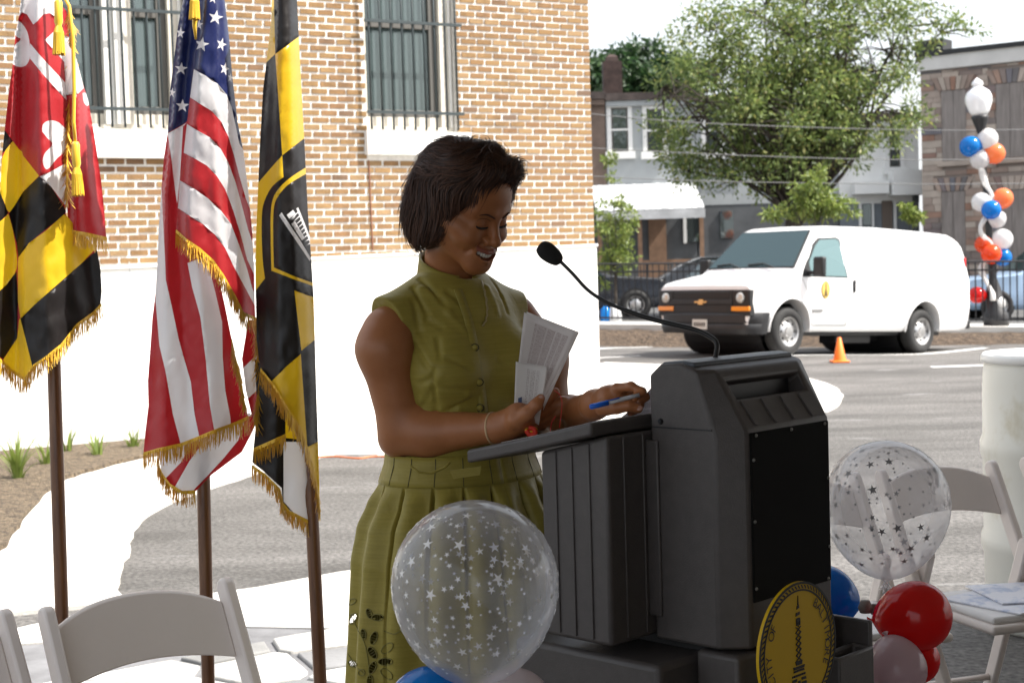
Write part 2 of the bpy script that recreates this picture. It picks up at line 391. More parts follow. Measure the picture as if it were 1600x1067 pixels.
# painted parking lines
def line_on(p0, p1, wd, name='parking_line'):
    a = Vector(p0); b = Vector(p1); d = (b-a).normalized(); nrm = Vector((-d.y, d.x, 0))*wd/2; N = 24; vs = []
    for i in range(N+1):
        p = a.lerp(b, i/N)
        for q in (p-nrm, p+nrm): vs.append((q.x, q.y, gz(q.x, q.y)+0.006))
    mb = MB(); mb.add(vs, [(2*i, 2*i+2, 2*i+3, 2*i+1) for i in range(N)])
    return tag(mb.build(name, LINEP), None, None, None, 'structure')
def GG(px, py):
    p = G(px, py, 0)
    for _ in range(30): p = G(px, py, gz(p.x, p.y)) if True else p
    return p
line_on(GG(930, 546), GG(1062, 536), 0.16)
line_on(GG(1080, 566), GG(1300, 555), 0.16)
line_on(GG(1300, 555), GG(1540, 544), 0.16)
line_on(GG(1455, 574), GG(1545, 571), 0.16)
line_on(GG(930, 560), GG(1000, 556), 0.10)
# ================================================================== brick building with painted base
def wuz(px, py):
    p = plane_hit(px, py, KC, WN); d = p-KC; return d.dot(WU), p.z
ZB = 1.66; ZT = 6.6; UMAX = 10.5
BPZ = 0.0677; BPU = 0.180
bld = thing('brick_building', 'tan brick building with white painted base and barred windows', 'building', KC)
MORT = mat('mortar', (0.76, 0.74, 0.70), 0.9, var=0.1, scale=20, bump=0.4, bscale=120)
WPAINT = mat('white_wall_paint', (0.80, 0.79, 0.76), 0.75, var=0.04, scale=2.5, bump=0.12, bscale=18)
SILLM = mat('sill_paint', (0.78, 0.77, 0.74), 0.75, var=0.05, scale=9, bump=0.3, bscale=30)
u_rw0 = wuz(712, 120)[0]; u_rw1 = wuz(570, 120)[0]; z_sill = wuz(640, 206)[1]; z_sb = wuz(640, 243)[1]
u_lw0 = wuz(292, 120)[0]; u_lw1 = wuz(62, 120)[0]
z_sill_l = wuz(200, 203)[1]; z_sb_l = wuz(200, 248)[1]
z_sill_r, z_sb_r = z_sill, z_sb; z_sill = max(z_sill_r, z_sill_l); z_sb = min(z_sb_r, z_sb_l)
WTOP = z_sill+1.95
wins = [(u_rw0, u_rw1), (u_lw0, u_lw1)]
# mortar backing with openings, 0.3 m thick
def wslab(mb, u0, u1, z0, z1, o0, o1, m=0):
    a = [wall_pt(u0, z0, o0), wall_pt(u1, z0, o0), wall_pt(u1, z0, o1), wall_pt(u0, z0, o1)]
    b = [wall_pt(u0, z1, o0), wall_pt(u1, z1, o0), wall_pt(u1, z1, o1), wall_pt(u0, z1, o1)]
    return mb.hexa(a+b, m)
mb = MB()
segs = [0.0, u_rw0, u_rw1, u_lw0, u_lw1, UMAX]
umid = (u_rw1+u_lw0)/2
wslab(mb, 0, umid, ZB-0.45, z_sill_r, -0.3, 0); wslab(mb, umid, UMAX, ZB-0.45, z_sill_l, -0.3, 0); wslab(mb, 0, UMAX, WTOP, ZT, -0.3, 0)
for a, b, zz in ((0, u_rw0, z_sill_r), (u_rw1, umid, z_sill_r), (umid, u_lw0, z_sill_l), (u_lw1, UMAX, z_sill_l)): wslab(mb, a, b, zz, WTOP, -0.3, 0)
wall_o = mb.build('brick_wall', MORT, bld, world=True)
ua, za = wuz(160, 417); ub, zb_ = wuz(934, 381)
def zbase(u): return za+(zb_-za)*(u-ua)/(ub-ua)
def slope_slab(mb, u0, u1, z0a, z0b, z1a, z1b, o0, o1):
    return mb.hexa([wall_pt(u0, z0a, o0), wall_pt(u1, z0b, o0), wall_pt(u1, z0b, o1), wall_pt(u0, z0a, o1), wall_pt(u0, z1a, o0), wall_pt(u1, z1b, o0), wall_pt(u1, z1b, o1), wall_pt(u0, z1a, o1)])
mb = MB(); slope_slab(mb, -0.012, UMAX, -0.2, -0.2, zbase(0)-0.028, zbase(UMAX)-0.028, -0.32, 0.03)
mb.build('painted_base', WPAINT, bld, world=True, bevel=0.006)
mb = MB(); slope_slab(mb, -0.02, UMAX, zbase(0)-0.027, zbase(UMAX)-0.027, zbase(0), zbase(UMAX), -0.1, 0.05); mb.build('ledge', SILLM, bld, world=True, bevel=0.006)
SEAM = mat('seam', (0.45, 0.45, 0.44), 0.8)
for px in (205, 700):   # thin seams of the base panels
    mb = MB(); u = wuz(px, 500)[0]; wslab(mb, u, u+0.008, 0, ZB-0.02, 0.02, 0.0315)
    mb.build('base_seam', SEAM, bld, world=True)
mb = MB(); wslab(mb, 0.0, 0.3, 0, ZT, -9, -0.3); wslab(mb, UMAX-0.3, UMAX, 0, ZT, -9, -0.3); wslab(mb, 0, UMAX, 0, ZT, -9.3, -9)
mb.build('side_wall', mat('side_brick', (0.30, 0.15, 0.08), 0.9, var=0.2, scale=9), bld, world=True)
mb = MB(); wslab(mb, -0.1, UMAX+0.1, ZT, ZT+0.25, -9.4, 0.1); mb.build('roof', mat('roof_dark', (0.06, 0.06, 0.06), 0.9), bld, world=True)
mb = MB(); wslab(mb, 0.3, UMAX-0.3, 0.4, WTOP+0.6, -2.3, -2.2); mb.build('inner_wall', mat('inner_wall', (0.30, 0.33, 0.32), 0.9), bld, world=True)
# crack / conduit lines
mb = MB(); u = wuz(577, 300)[0]; mb.tube([wall_pt(u, z_sb, 0.012), wall_pt(u-0.01, ZB+0.03, 0.012)], 0.007, 6)
mb.build('conduit', mat('rust', (0.22, 0.09, 0.05), 0.8), bld, world=True)
PVC = mat('window_frame_paint', (0.62, 0.58, 0.50), 0.6, var=0.08, scale=12)
PVCW = mat('window_frame_white', (0.78, 0.77, 0.73), 0.55, var=0.04, scale=12)
SASH = mat('sash_dark', (0.10, 0.095, 0.085), 0.6)
BARM = mat('bar_paint', (0.030, 0.042, 0.045), 0.5, var=0.15, scale=30)
WGLASS = glass_mat('window_glass', (0.12, 0.16, 0.16), 0.10, 0.5)
CURT = mat('curtain', (0.24, 0.28, 0.275), 0.9, var=0.08, scale=6)
def slabs(name, rects, m, parent, bev=0.004):
    for r in rects:
        mb = MB(); wslab(mb, *r); mb.build(name, m, parent, world=True, bevel=bev)
def make_window(u0, u1, z_sill, z_sb, mull=None):
    wn = MB(); wslab(wn, u0, u1, z_sill, z_sill+0.05, -0.20, -0.06)
    win = wn.build('window', PVC, bld, world=True, bevel=0.004)
    fw = 0.11
    slabs('frame', [(u0, u0+fw*1.25, z_sill+0.05, WTOP, -0.2, -0.07), (u1-0.05, u1, z_sill+0.05, WTOP, -0.2, -0.07)], PVC, win)
    slabs('frame', [(u0+0.018, u0+0.045, z_sill+0.05, WTOP, -0.07, -0.052)], PVCW, win)
    bays = [(u0+fw*1.25, u1-0.05)]
    if mull:
        c = mull; slabs('mullion', [(c-0.10, c-0.035, z_sill+0.05, WTOP, -0.2, -0.03)], PVC, win); slabs('mullion', [(c-0.03, c+0.06, z_sill+0.05, WTOP, -0.2, -0.015), (c+0.065, c+0.15, z_sill+0.05, WTOP, -0.2, -0.05)], PVCW, win)
        bays = [(u0+fw*1.25, c-0.10), (c+0.15, u1-0.05)]
    for a, b in bays:
        slabs('sash', [(a, a+0.09, z_sill+0.15, WTOP, -0.18, -0.12), (b-0.02, b, z_sill+0.15, WTOP, -0.18, -0.12),
                       (a+0.09, b-0.02, z_sill+0.15, z_sill+0.22, -0.178, -0.122)], SASH, win)
        slabs('bottom_rail', [(a, b, z_sill+0.05, z_sill+0.15, -0.19, -0.11)], PVC, win)
        mb = MB(); wslab(mb, a+0.085, b-0.015, z_sill+0.215, WTOP, -0.156, -0.150); mb.build('pane', WGLASS, win, world=True)
        mb = MB(); n = 60
        vs = []
        for i in range(n+1):
            u = lerp(a+0.02, b-0.01, i/n); o = -0.25+0.018*math.sin(i*1.05)+0.01*math.sin(i*0.37)
            vs += [wall_pt(u, z_sill+0.18, o), wall_pt(u, WTOP, o)]
        mb.add(vs, [(2*i, 2*i+1, 2*i+3, 2*i+2) for i in range(n)]); mb.build('curtain', CURT, win, world=True, smooth=True)
        slabs('sash', [(a+0.09, b-0.02, z_sill+1.02, z_sill+1.08, -0.178, -0.122)], SASH, win)
    # sill
    mb = MB(); n = 40; vs = []
    for i in range(n+1):
        u = lerp(u0-0.12, u1+0.03, i/n); e = 0.004*mnoise.noise(Vector((u*9, 0, u0)))
        vs += [wall_pt(u, z_sb, -0.02), wall_pt(u, z_sill-0.002+e, -0.02), wall_pt(u, z_sill-0.006+e, 0.075), wall_pt(u, z_sb, 0.075)]
    mb.add(vs, [(4*i+k, 4*i+(k+1) % 4, 4*i+4+(k+1) % 4, 4*i+4+k) for i in range(n) for k in range(4)]+[(0, 1, 2, 3), (4*n+3, 4*n+2, 4*n+1, 4*n)])
    mb.build('sill', SILLM, bld, world=True, bevel=0.005)
    # security bars, a grille of its own
    g0 = thing('window_grille', None, None); g0.parent = bld
    g0.name = 'window_grille'
    for zz in (z_sill+0.16, z_sill+1.03, z_sill+1.85):
        mb = MB(); wslab(mb, u0-0.03, u1+0.03, zz, zz+0.028, 0.085, 0.105); mb.build('rail', BARM, g0, world=True)
    n = int(round((u1-u0)/0.106))
    for i in range(n):
        u = lerp(u0+0.03, u1-0.02, i/(n-1)); mb = MB(); mb.tube([wall_pt(u, z_sill+0.012, 0.078), wall_pt(u, WTOP-0.02, 0.078)], 0.0110, 7)
        mb.build('bar', BARM, g0, world=True, smooth=True)
make_window(u_rw0, u_rw1, z_sill_r, z_sb_r)
make_window(u_lw0, u_lw1, z_sill_l, z_sb_l, mull=wuz(192, 120)[0])
# brick layout, built at the very end once everything that hides them stands
BRICKS = []
z = ZB+0.034-3*BPZ; row = 0
while z < 5.1:
    u = -(row % 2)*BPU/2
    while u < 7.9:
        a, b = max(u, 0.0), u+BPU-0.021
        jit = random.uniform(-0.004, 0.004); a += jit if a > 0 else 0; b += random.uniform(-0.004, 0.004)
        cut = [(a, b)]
        for (w0, w1), zsi, zsb in zip(wins, (z_sill_r, z_sill_l), (z_sb_r, z_sb_l)):
            if zsb-BPZ*0.3 < z+0.025 < WTOP:
                e0, e1 = (w0, w1) if z > zsi-0.02 else (w0-0.10, w1+0.01)
                new = []
                for (p, q) in cut:
                    if q <= e0 or p >= e1: new.append((p, q))
                    else:
                        if p < e0-0.02: new.append((p, e0))
                        if q > e1+0.02: new.append((e1, q))
                cut = new
        for (p, q) in cut:
            if q-p > 0.025: BRICKS.append((p, q, z, z+BPZ-0.0215))
        u += BPU
    z += BPZ; row += 1
# ================================================================== leaves and trees
def leaf_mat(name, ramp, trans=0.35, rough=0.5):
    m, nt, b, out = new_mat(name)
    geo = nt.nodes.new('ShaderNodeNewGeometry'); cr = nt.nodes.new('ShaderNodeValToRGB'); els = cr.color_ramp.elements
    while len(els) < len(ramp): els.new(0.5)
    for i, (p, c) in enumerate(ramp): els[i].position = p; els[i].color = (*c, 1)
    nt.links.new(geo.outputs['Random Per Island'], cr.inputs[0]); nt.links.new(cr.outputs[0], b.inputs['Base Color']); b.inputs['Roughness'].default_value = rough
    tl = nt.nodes.new('ShaderNodeBsdfTranslucent'); nt.links.new(cr.outputs[0], tl.inputs[0])
    mx = nt.nodes.new('ShaderNodeMixShader'); mx.inputs[0].default_value = trans
    nt.links.new(b.outputs[0], mx.inputs[1]); nt.links.new(tl.outputs[0], mx.inputs[2]); nt.links.new(mx.outputs[0], out.inputs[0]); return m
LEAF_A = leaf_mat('leaf_mid', [(0, (0.075, 0.120, 0.035)), (0.5, (0.145, 0.200, 0.055)), (0.85, (0.235, 0.290, 0.085)), (1, (0.32, 0.30, 0.10))], trans=0.45)
LEAF_D = leaf_mat('leaf_dark', [(0, (0.018, 0.045, 0.016)), (0.6, (0.035, 0.08, 0.026)), (1, (0.06, 0.11, 0.035))])
LEAF_L = leaf_mat('leaf_light', [(0, (0.10, 0.15, 0.03)), (0.6, (0.18, 0.24, 0.05)), (1, (0.28, 0.32, 0.08))])
BARK = mat('bark', (0.045, 0.036, 0.028), 0.95, var=0.4, scale=14, bump=0.8, bscale=30, bdist=0.03)
def leaves_mesh(centres, size, mat_, name, parent, seed=0, droop=0.3):
    r = np.random.default_rng(seed); C = np.asarray(centres); n = len(C)
    a = r.normal(size=(n, 3)); a[:, 2] -= droop; a /= np.linalg.norm(a, axis=1)[:, None]
    b = np.cross(a, r.normal(size=(n, 3))); b /= np.linalg.norm(b, axis=1)[:, None]
    nn = np.cross(a, b)
    L = (size*(0.6+0.8*r.random(n)))[:, None]; W = L*0.42
    V = np.stack([C-a*L*0.5, C+b*W*0.5+nn*L*0.06, C+a*L*0.5, C-b*W*0.5+nn*L*0.06], axis=1).reshape(-1, 3)
    F = np.arange(4*n).reshape(-1, 4); F = np.concatenate([F[:, [0, 1, 2]], F[:, [0, 2, 3]]])
    return np_mesh(name, V, F, mat_, parent, smooth=False)
def tree(name, label, base, top_frac, blobs, n_cl, per, lsize, lm, trunk_r, cl_r=0.35, group=None, seed=1, parent_cat='tree', limbs=True, gap=None):
    rnd = random.Random(seed); base = Vector(base); t = thing(name, label, parent_cat, base, group=group)
    mb = MB(); tips = []
    top = Vector((blobs[0][0]))-base
    fork = top*top_frac
    tp = catmull([Vector((0, 0, -0.2)), fork*0.45+Vector((rnd.uniform(-.1, .1)*fork.length*.3, 0, 0)), fork], 5)
    mb.tube(tp, [lerp(trunk_r*1.25, trunk_r*0.75, i/(len(tp)-1)) for i in range(len(tp))], 9)
    cents = []
    tot = sum(bl[1][0]*bl[1][1]*bl[1][2] for bl in blobs)
    for (c, rad) in blobs:
        k = max(3, int(n_cl*rad[0]*rad[1]*rad[2]/tot)); c = Vector(c)-base
        sub = []
        nb = max(2, k//11)
        lp = []
        for i in range(nb):
            d = Vector((rnd.gauss(0, 1), rnd.gauss(0, 1), rnd.gauss(0, 1))).normalized()*rnd.random()**0.5*0.75
            lp.append(c+Vector((d.x*rad[0], d.y*rad[1], d.z*rad[2])))
        for q in lp:
            mid = fork.lerp(q, 0.5)+Vector((rnd.uniform(-.18, .18), rnd.uniform(-.18, .18), rnd.uniform(-.06, .16)))*(q-fork).length
            if limbs: mb.tube(catmull([fork*rnd.uniform(0.8, 1.0), mid, q], 4), [trunk_r*lerp(0.28, 0.03, i/8) for i in range(9)], 5, cap=False)
        for i in range(k):
            q = rnd.choice(lp); d = Vector((rnd.gauss(0, 1), rnd.gauss(0, 1), rnd.gauss(0, 1))).normalized()*rnd.random()**0.4
            p = c+Vector((d.x*rad[0], d.y*rad[1], d.z*rad[2])); 
            if limbs and rnd.random() < 0.6:
                qq = min(lp, key=lambda z_: (z_-p).length); mb.tube([qq, qq.lerp(p, 0.55)+Vector((0, 0, 0.05)), p], [trunk_r*0.09, trunk_r*0.06, trunk_r*0.025], 3, cap=False)
            if gap is None or mnoise.noise(Vector((p.x*0.75, p.y*0.5, p.z*0.9))+Vector((seed, 0, 0))) < gap: cents.append(p)
    mb.build('trunk', BARK, t, smooth=True)
    r = np.random.default_rng(seed); C = np.repeat(np.array([tuple(c) for c in cents]), per, axis=0)
    off = r.normal(size=C.shape); off *= (cl_r*r.random(len(C))**0.5/np.linalg.norm(off, axis=1))[:, None]; off[:, 2] *= 0.7
    leaves_mesh(C+off, lsize, lm, 'crown', t, seed)
    return t
FARX = lambda px, d: (px-800)/FPX*d
# ================================================================== row houses across the street
YH = 48.0
def hz(px, py, d=YH): return P(px, py, d).z
SIDING = mat('siding_grey', (0.33, 0.35, 0.355), 0.8, var=0.08, scale=1.2)
SIDEW = mat('siding_white', (0.74, 0.74, 0.72), 0.8, var=0.05, scale=1.2)
BROWN = mat('brown_stucco', (0.17, 0.125, 0.10), 0.9, var=0.3, scale=1.0, bump=0.3, bscale=6)
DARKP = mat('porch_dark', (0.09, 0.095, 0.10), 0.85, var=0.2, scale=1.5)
TRIM = mat('trim_white', (0.72, 0.72, 0.70), 0.7)
TARW = mat('roof_tar', (0.07, 0.055, 0.05), 0.95, var=0.4, scale=2)
WOODB = mat('brown_wood', (0.22, 0.13, 0.08), 0.8, var=0.2, scale=4)
HGLASS = glass_mat('house_glass', (0.05, 0.06, 0.06), 0.12, 0.1)
def bxp(name, x0, x1, y0, y1, z0, z1, m, par, bev=0.0):
    mb = MB(); mb.box(((x0+x1)/2, (y0+y1)/2, (z0+z1)/2), (abs(x1-x0), abs(y1-y0), abs(z1-z0)))
    return mb.build(name, m, par, world=True, bevel=bev)
def house_window(par, xc, z0, w_, h_, y, wall_m):
    wd = bxp('window', xc-w_/2, xc+w_/2, y-0.015, y+0.10, z0, z0+h_, SASH, par)
    bxp('pane', xc-w_/2+0.06, xc+w_/2-0.06, y-0.035, y-0.02, z0+0.06, z0+h_/2-0.03, HGLASS, wd); bxp('pane', xc-w_/2+0.06, xc+w_/2-0.06, y-0.035, y-0.02, z0+h_/2+0.03, z0+h_-0.06, HGLASS, wd)
    bxp('frame', xc-w_/2-0.13, xc-w_/2, y-0.06, y+0.02, z0, z0+h_+0.11, TRIM, wd); bxp('frame', xc+w_/2, xc+w_/2+0.13, y-0.06, y+0.02, z0, z0+h_+0.11, TRIM, wd)
    bxp('frame', xc-w_/2, xc+w_/2, y-0.06, y+0.02, z0+h_, z0+h_+0.11, TRIM, wd); bxp('rail', xc-w_/2, xc+w_/2, y-0.05, y-0.016, z0+h_/2-0.03, z0+h_/2+0.03, TRIM, wd)
    bxp('sill', xc-w_/2-0.2, xc+w_/2+0.2, y-0.14, y+0.02, z0-0.22, z0, TRIM, wd)
AWNM = mat('awning_metal', (0.50, 0.51, 0.52), 0.6, var=0.2, scale=1.5)
def house(label, px0, px1, eave_py, wall_m, wins_px, awn=None, awn_m=None, lower_m=None, low=(), group='row houses across the street'):
    x0, x1 = FARX(px0, YH), FARX(px1, YH); zt = hz((px0+px1)/2, eave_py); ho = thing('row_house', label, 'house', ((x0+x1)/2, YH, 0), group=group)
    zmid = hz((px0+px1)/2, 318)
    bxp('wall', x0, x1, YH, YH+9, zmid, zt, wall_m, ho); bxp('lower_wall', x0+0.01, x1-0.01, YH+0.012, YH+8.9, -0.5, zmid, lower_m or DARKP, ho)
    rf = bxp('roof', x0-0.02, x1+0.02, YH-0.25, YH+9.2, zt, zt+0.22, TARW, ho); bxp('cornice', x0, x1, YH-0.18, YH, zt-0.18, zt-0.002, wall_m, ho, 0.02)
    for (pa, pb, ya, yb) in wins_px:
        z0 = hz((pa+pb)/2, yb); z1 = hz((pa+pb)/2, ya); house_window(ho, FARX((pa+pb)/2, YH), z0, FARX(pb, YH)-FARX(pa, YH), z1-z0, YH, wall_m)
    if awn:
        pa, pb, ya, yb = awn; a0, a1 = FARX(pa, 46), FARX(pb, 46); za = hz(pa, ya, 48); zb = hz(pa, yb, 46)
        mb = MB(); n = 18
        for i in range(n):
            u0, u1 = lerp(a0, a1, i/n), lerp(a0, a1, (i+1)/n)-0.012
            mb.hexa([(u0, 45.6, zb-0.04), (u1, 45.6, zb-0.04), (u1, YH, za-0.04), (u0, YH, za-0.04), (u0, 45.6, zb+0.01*(i % 2)), (u1, 45.6, zb+0.01*(i % 2)), (u1, YH, za+0.01*(i % 2)), (u0, YH, za+0.01*(i % 2))])
        aw = mb.build('awning', awn_m or AWNM, ho, world=True); bxp('fascia', a0, a1, 45.57, 45.6, zb-0.3, zb-0.05, awn_m or AWNM, aw)
        for q in (0.03, 0.40, 0.97): xq = lerp(a0, a1, q); bxp('post', xq-0.06, xq+0.06, 45.7, 45.82, -0.3, zb-0.06, WOODB, ho)
        bxp('porch_floor', a0, a1, 45.7, YH, -0.4, 0.55, DARKP, ho)
        rl = bxp('railing', lerp(a0, a1, .42), a1-0.1, 45.74, 45.79, 1.42, 1.5, WOODB, ho)
        for k in range(14):
            xk = lerp(lerp(a0, a1, .42), a1-0.1, (k+0.5)/14); bxp('baluster', xk-0.02, xk+0.02, 45.75, 45.78, 0.55, 1.42, WOODB, rl)
    for (nm, pa, pb, ya, yb, m_, y_) in low:
        z0 = hz((pa+pb)/2, yb); z1 = hz((pa+pb)/2, ya); bxp(nm, FARX(pa, YH), FARX(pb, YH), YH-y_, YH+0.02, z0, z1, m_, ho)
    return ho
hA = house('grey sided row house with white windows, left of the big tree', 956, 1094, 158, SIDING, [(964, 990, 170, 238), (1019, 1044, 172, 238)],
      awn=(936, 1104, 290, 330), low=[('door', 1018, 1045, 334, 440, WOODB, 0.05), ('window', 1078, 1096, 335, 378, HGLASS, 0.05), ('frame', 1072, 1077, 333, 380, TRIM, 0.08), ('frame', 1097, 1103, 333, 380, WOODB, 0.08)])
ch = MB(); cx0, cx1 = FARX(953, 50), FARX(982, 50); cz0, cz1 = hz(968, 160, 50), hz(968, 100, 50)
ch.box(((cx0+cx1)/2, 50, (cz0+cz1)/2), (cx1-cx0, 0.7, cz1-cz0)); ch.lathe([((cx1-cx0)*0.5, 0), ((cx1-cx0)*0.42, 0.16), (0.12, 0.24)], 4, ((cx0+cx1)/2, 50, cz1), Matrix.Rotation(R(45), 3, 'Z'))
ch.build('chimney', mat('chimney_brick', (0.05, 0.032, 0.028), 0.95, var=0.4, scale=3), hA, world=True)
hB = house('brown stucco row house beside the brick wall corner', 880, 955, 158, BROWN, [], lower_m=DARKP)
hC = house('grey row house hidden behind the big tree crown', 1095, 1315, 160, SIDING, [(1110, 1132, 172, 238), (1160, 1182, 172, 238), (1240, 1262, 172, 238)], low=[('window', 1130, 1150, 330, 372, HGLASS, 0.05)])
hD = house('white row house with bay front beside the stone building', 1316, 1441, 190, SIDEW, [(1395, 1412, 205, 262)], lower_m=mat('slate_siding', (0.16, 0.18, 0.20), 0.85, var=0.15, scale=2),
      low=[('bay', 1392, 1446, 268, 306, SIDEW, 0.7), ('bay', 1335, 1388, 285, 304, SIDEW, 0.5), ('window', 1352, 1365, 320, 352, HGLASS, 0.05), ('frame', 1346, 1350, 316, 354, TRIM, 0.08), ('frame', 1366, 1369, 316, 354, TRIM, 0.08), ('door', 1382, 1398, 314, 400, mat('brown_door', (0.14, 0.11, 0.09), 0.8), 0.05), ('frame', 1400, 1404, 312, 400, TRIM, 0.08), ('post', 1430, 1435, 306, 420, DARKP, 0.4)])
# ================================================================== formstone building at right
B0 = P(1443, 392, 46.0); B0.z = 0; BU = Vector((0.80, -0.60, 0)); BN = Vector((-0.60, -0.80, 0))
sb = thing('stone_building', 'two storey stone clad building with boarded windows behind the lamp post', 'building', B0)
def sbp(u, z, o): return B0+BU*u+BN*o+Vector((0, 0, z))
def sslab(mb, u0, u1, z0, z1, o0, o1):
    return mb.hexa([sbp(u0, z0, o0), sbp(u1, z0, o0), sbp(u1, z0, o1), sbp(u0, z0, o1), sbp(u0, z1, o0), sbp(u1, z1, o0), sbp(u1, z1, o1), sbp(u0, z1, o1)])
def suz(px, py):
    p = plane_hit(px, py, B0, BN); return (p-B0).dot(BU), p.z
SZT = suz(1446, 112)[1]
FORM = rand_mat('formstone', [(0, (0.15, 0.14, 0.14)), (0.2, (0.30, 0.22, 0.18)), (0.5, (0.40, 0.33, 0.28)), (0.75, (0.45, 0.38, 0.32)), (0.88, (0.30, 0.17, 0.12)), (1, (0.17, 0.17, 0.19))], 0.9, 0.4, 20, 0.1, 2)
mb = MB(); sslab(mb, 0, 9, -0.5, SZT, -8, 0); mb.build('wall', mat('form_joint', (0.24, 0.20, 0.175), 0.9), sb, world=True)
mb = MB(); sslab(mb, -0.08, 9.1, SZT+0.001, SZT+0.42, -8.1, 0.12); mb.build('cornice', mat('cornice_paint', (0.60, 0.58, 0.55), 0.8, var=0.06, scale=2), sb, world=True, bevel=0.02)
mb = MB(); sslab(mb, -0.12, 9.1, SZT+0.421, SZT+0.56, -8.1, 0.18); sslab(mb, -0.1, 0.75, SZT+0.56, SZT+0.9, -0.6, 0.14); mb.build('roof_edge', BLACK, sb, world=True)
PLY = mat('weathered_plywood', (0.19, 0.165, 0.15), 0.9, col2=(0.29, 0.255, 0.235), scale=2.2, stretch=(4, 4, 0.5), detail=8)
holes = []
for (pa, pb, ya, yb) in ((1471, 1511, 143, 250), (1556, 1602, 132, 245), (1471, 1510, 300, 420), (1558, 1606, 298, 420)):
    u0, zt_ = suz(pa, ya); u1, zb_ = suz(pb, yb); holes.append((u0, u1, zb_, zt_))
    wv = MB(); sslab(wv, u0, u1, zb_, zt_, 0.002, 0.02); wv = wv.build('boarded_window', PLY, sb, world=True)
    for k in range(2):
        mb = MB(); sslab(mb, lerp(u0, u1, k*0.5)+0.01, lerp(u0, u1, k*0.5+0.5)-0.01, zb_+0.01, zt_-0.01, 0.02, 0.035); mb.build('board', PLY, wv, world=True)
    mb = MB(); sslab(mb, u0-0.12, u1+0.12, zb_-0.16, zb_-0.01, 0.0, 0.12); mb.build('sill', FORM, wv, world=True, bevel=0.01)
    for k in range(7):
        c0, c1 = lerp(u0-0.22, u1+0.22, k/7), lerp(u0-0.22, u1+0.22, (k+1)/7); cc = (u0+u1)/2
        mb = MB(); a = [(c0-(c0-cc)*0.22, zt_+0.01), (c1-(c1-cc)*0.22, zt_+0.01), (c1+(c1-cc)*0.12, zt_+0.40), (c0+(c0-cc)*0.12, zt_+0.40)]
        mb.prism([(p[0]+0.01*(1 if i in (0, 3) else -1), p[1]) for i, p in enumerate(a)], lambda u, z: sbp(u, z, -0.02), lambda u, z: sbp(u, z, 0.055)); mb.build('voussoir', FORM, wv, world=True)
z = 0.4; cnt = 0
while z < SZT-0.05:
    h_ = random.choice((0.15, 0.18, 0.21)); h_ = min(h_, SZT-0.02-z); u = 0.0
    while u < 4.3:
        L = random.uniform(0.28, 0.85); a, b = u, min(u+L, 4.4)
        segs_ = [(a, b)]
        for (h0, h1, hb, htp) in holes:
            if hb-0.18 < z+h_*0.6 and z+h_*0.4 < htp+0.42:
                w_ = 0.22 if z+h_*0.5 > htp else 0.0
                segs_ = [s2 for (p, q) in segs_ for s2 in ([(p, q)] if (q <= h0-w_ or p >= h1+w_) else ([(p, h0-w_)] if p < h0-w_-0.08 else [])+([(h1+w_, q)] if q > h1+w_+0.08 else []))]
        for (p, q) in segs_:
            if q-p < 0.07: continue
            mb = MB(); sslab(mb, p+0.006, q-0.006, z+0.006, z+h_-0.006, -0.01, random.uniform(0.018, 0.05)); mb.build('stone', FORM, sb, world=True)
        u += L
    z += h_
# ================================================================== trees
tx = lambda px, py, d: tuple(P(px, py, d))
Z0 = lambda px, d: Vector((FARX(px, d), d, ht(FARX(px, d))-0.06))
tree('street_tree', 'large leafy green tree standing behind the white van', Z0(1243, 37), 0.42,
     [(tx(1240, 95, 37), (2.3, 2.1, 1.9)), (tx(1130, 165, 36.5), (2.1, 2.0, 1.35)), (tx(1060, 165, 36.2), (0.9, 1.2, 1.0)), (tx(1340, 170, 37), (1.6, 1.8, 1.6)), (tx(1230, 190, 36), (2.2, 1.6, 1.4)),
      (tx(1190, 262, 36.5), (2.2, 1.6, 0.75)), (tx(1090, 250, 36.5), (1.0, 1.2, 0.6)), (tx(1340, 95, 37), (1.5, 1.6, 1.3)), (tx(1450, 50, 37), (1.3, 1.2, 0.55)), (tx(1130, 60, 37), (1.3, 1.4, 0.9)), (tx(1250, 10, 37), (2.6, 1.6, 0.7)), (tx(1400, 20, 37), (1.3, 1.2, 0.5))],
     1150, 42, 0.12, LEAF_A, 0.25, cl_r=0.42, seed=3, gap=0.20)
tree('young_tree', 'slim young tree with yellow green leaves at the brick wall corner', Z0(962, 33.5), 0.55,
     [(tx(962, 345, 33.5), (0.50, 0.5, 0.55)), (tx(952, 265, 33.5), (0.20, 0.25, 0.55)), (tx(966, 400, 33.5), (0.42, 0.4, 0.6)), (tx(945, 420, 33.5), (0.25, 0.3, 0.5))], 120, 20, 0.10, LEAF_L, 0.035, cl_r=0.16, seed=5)
tree('young_tree', 'bright green young tree rising just behind the van roof', Z0(1270, 31), 0.62,
     [(tx(1272, 300, 31), (0.45, 0.5, 0.35)), (tx(1250, 325, 31), (0.4, 0.4, 0.25)), (tx(1300, 325, 31), (0.55, 0.4, 0.25)), (tx(1278, 272, 31), (0.18, 0.2, 0.3)), (tx(1215, 335, 31), (0.35, 0.3, 0.16))], 110, 20, 0.12, LEAF_L, 0.04, cl_r=0.2, seed=6)
tree('young_tree', 'thin sapling poking above the rear of the van roof', Z0(1425, 31), 0.7,
     [(tx(1418, 325, 31), (0.12, 0.2, 0.22)), (tx(1432, 338, 31), (0.2, 0.2, 0.15))], 26, 16, 0.11, LEAF_L, 0.02, cl_r=0.12, seed=7)
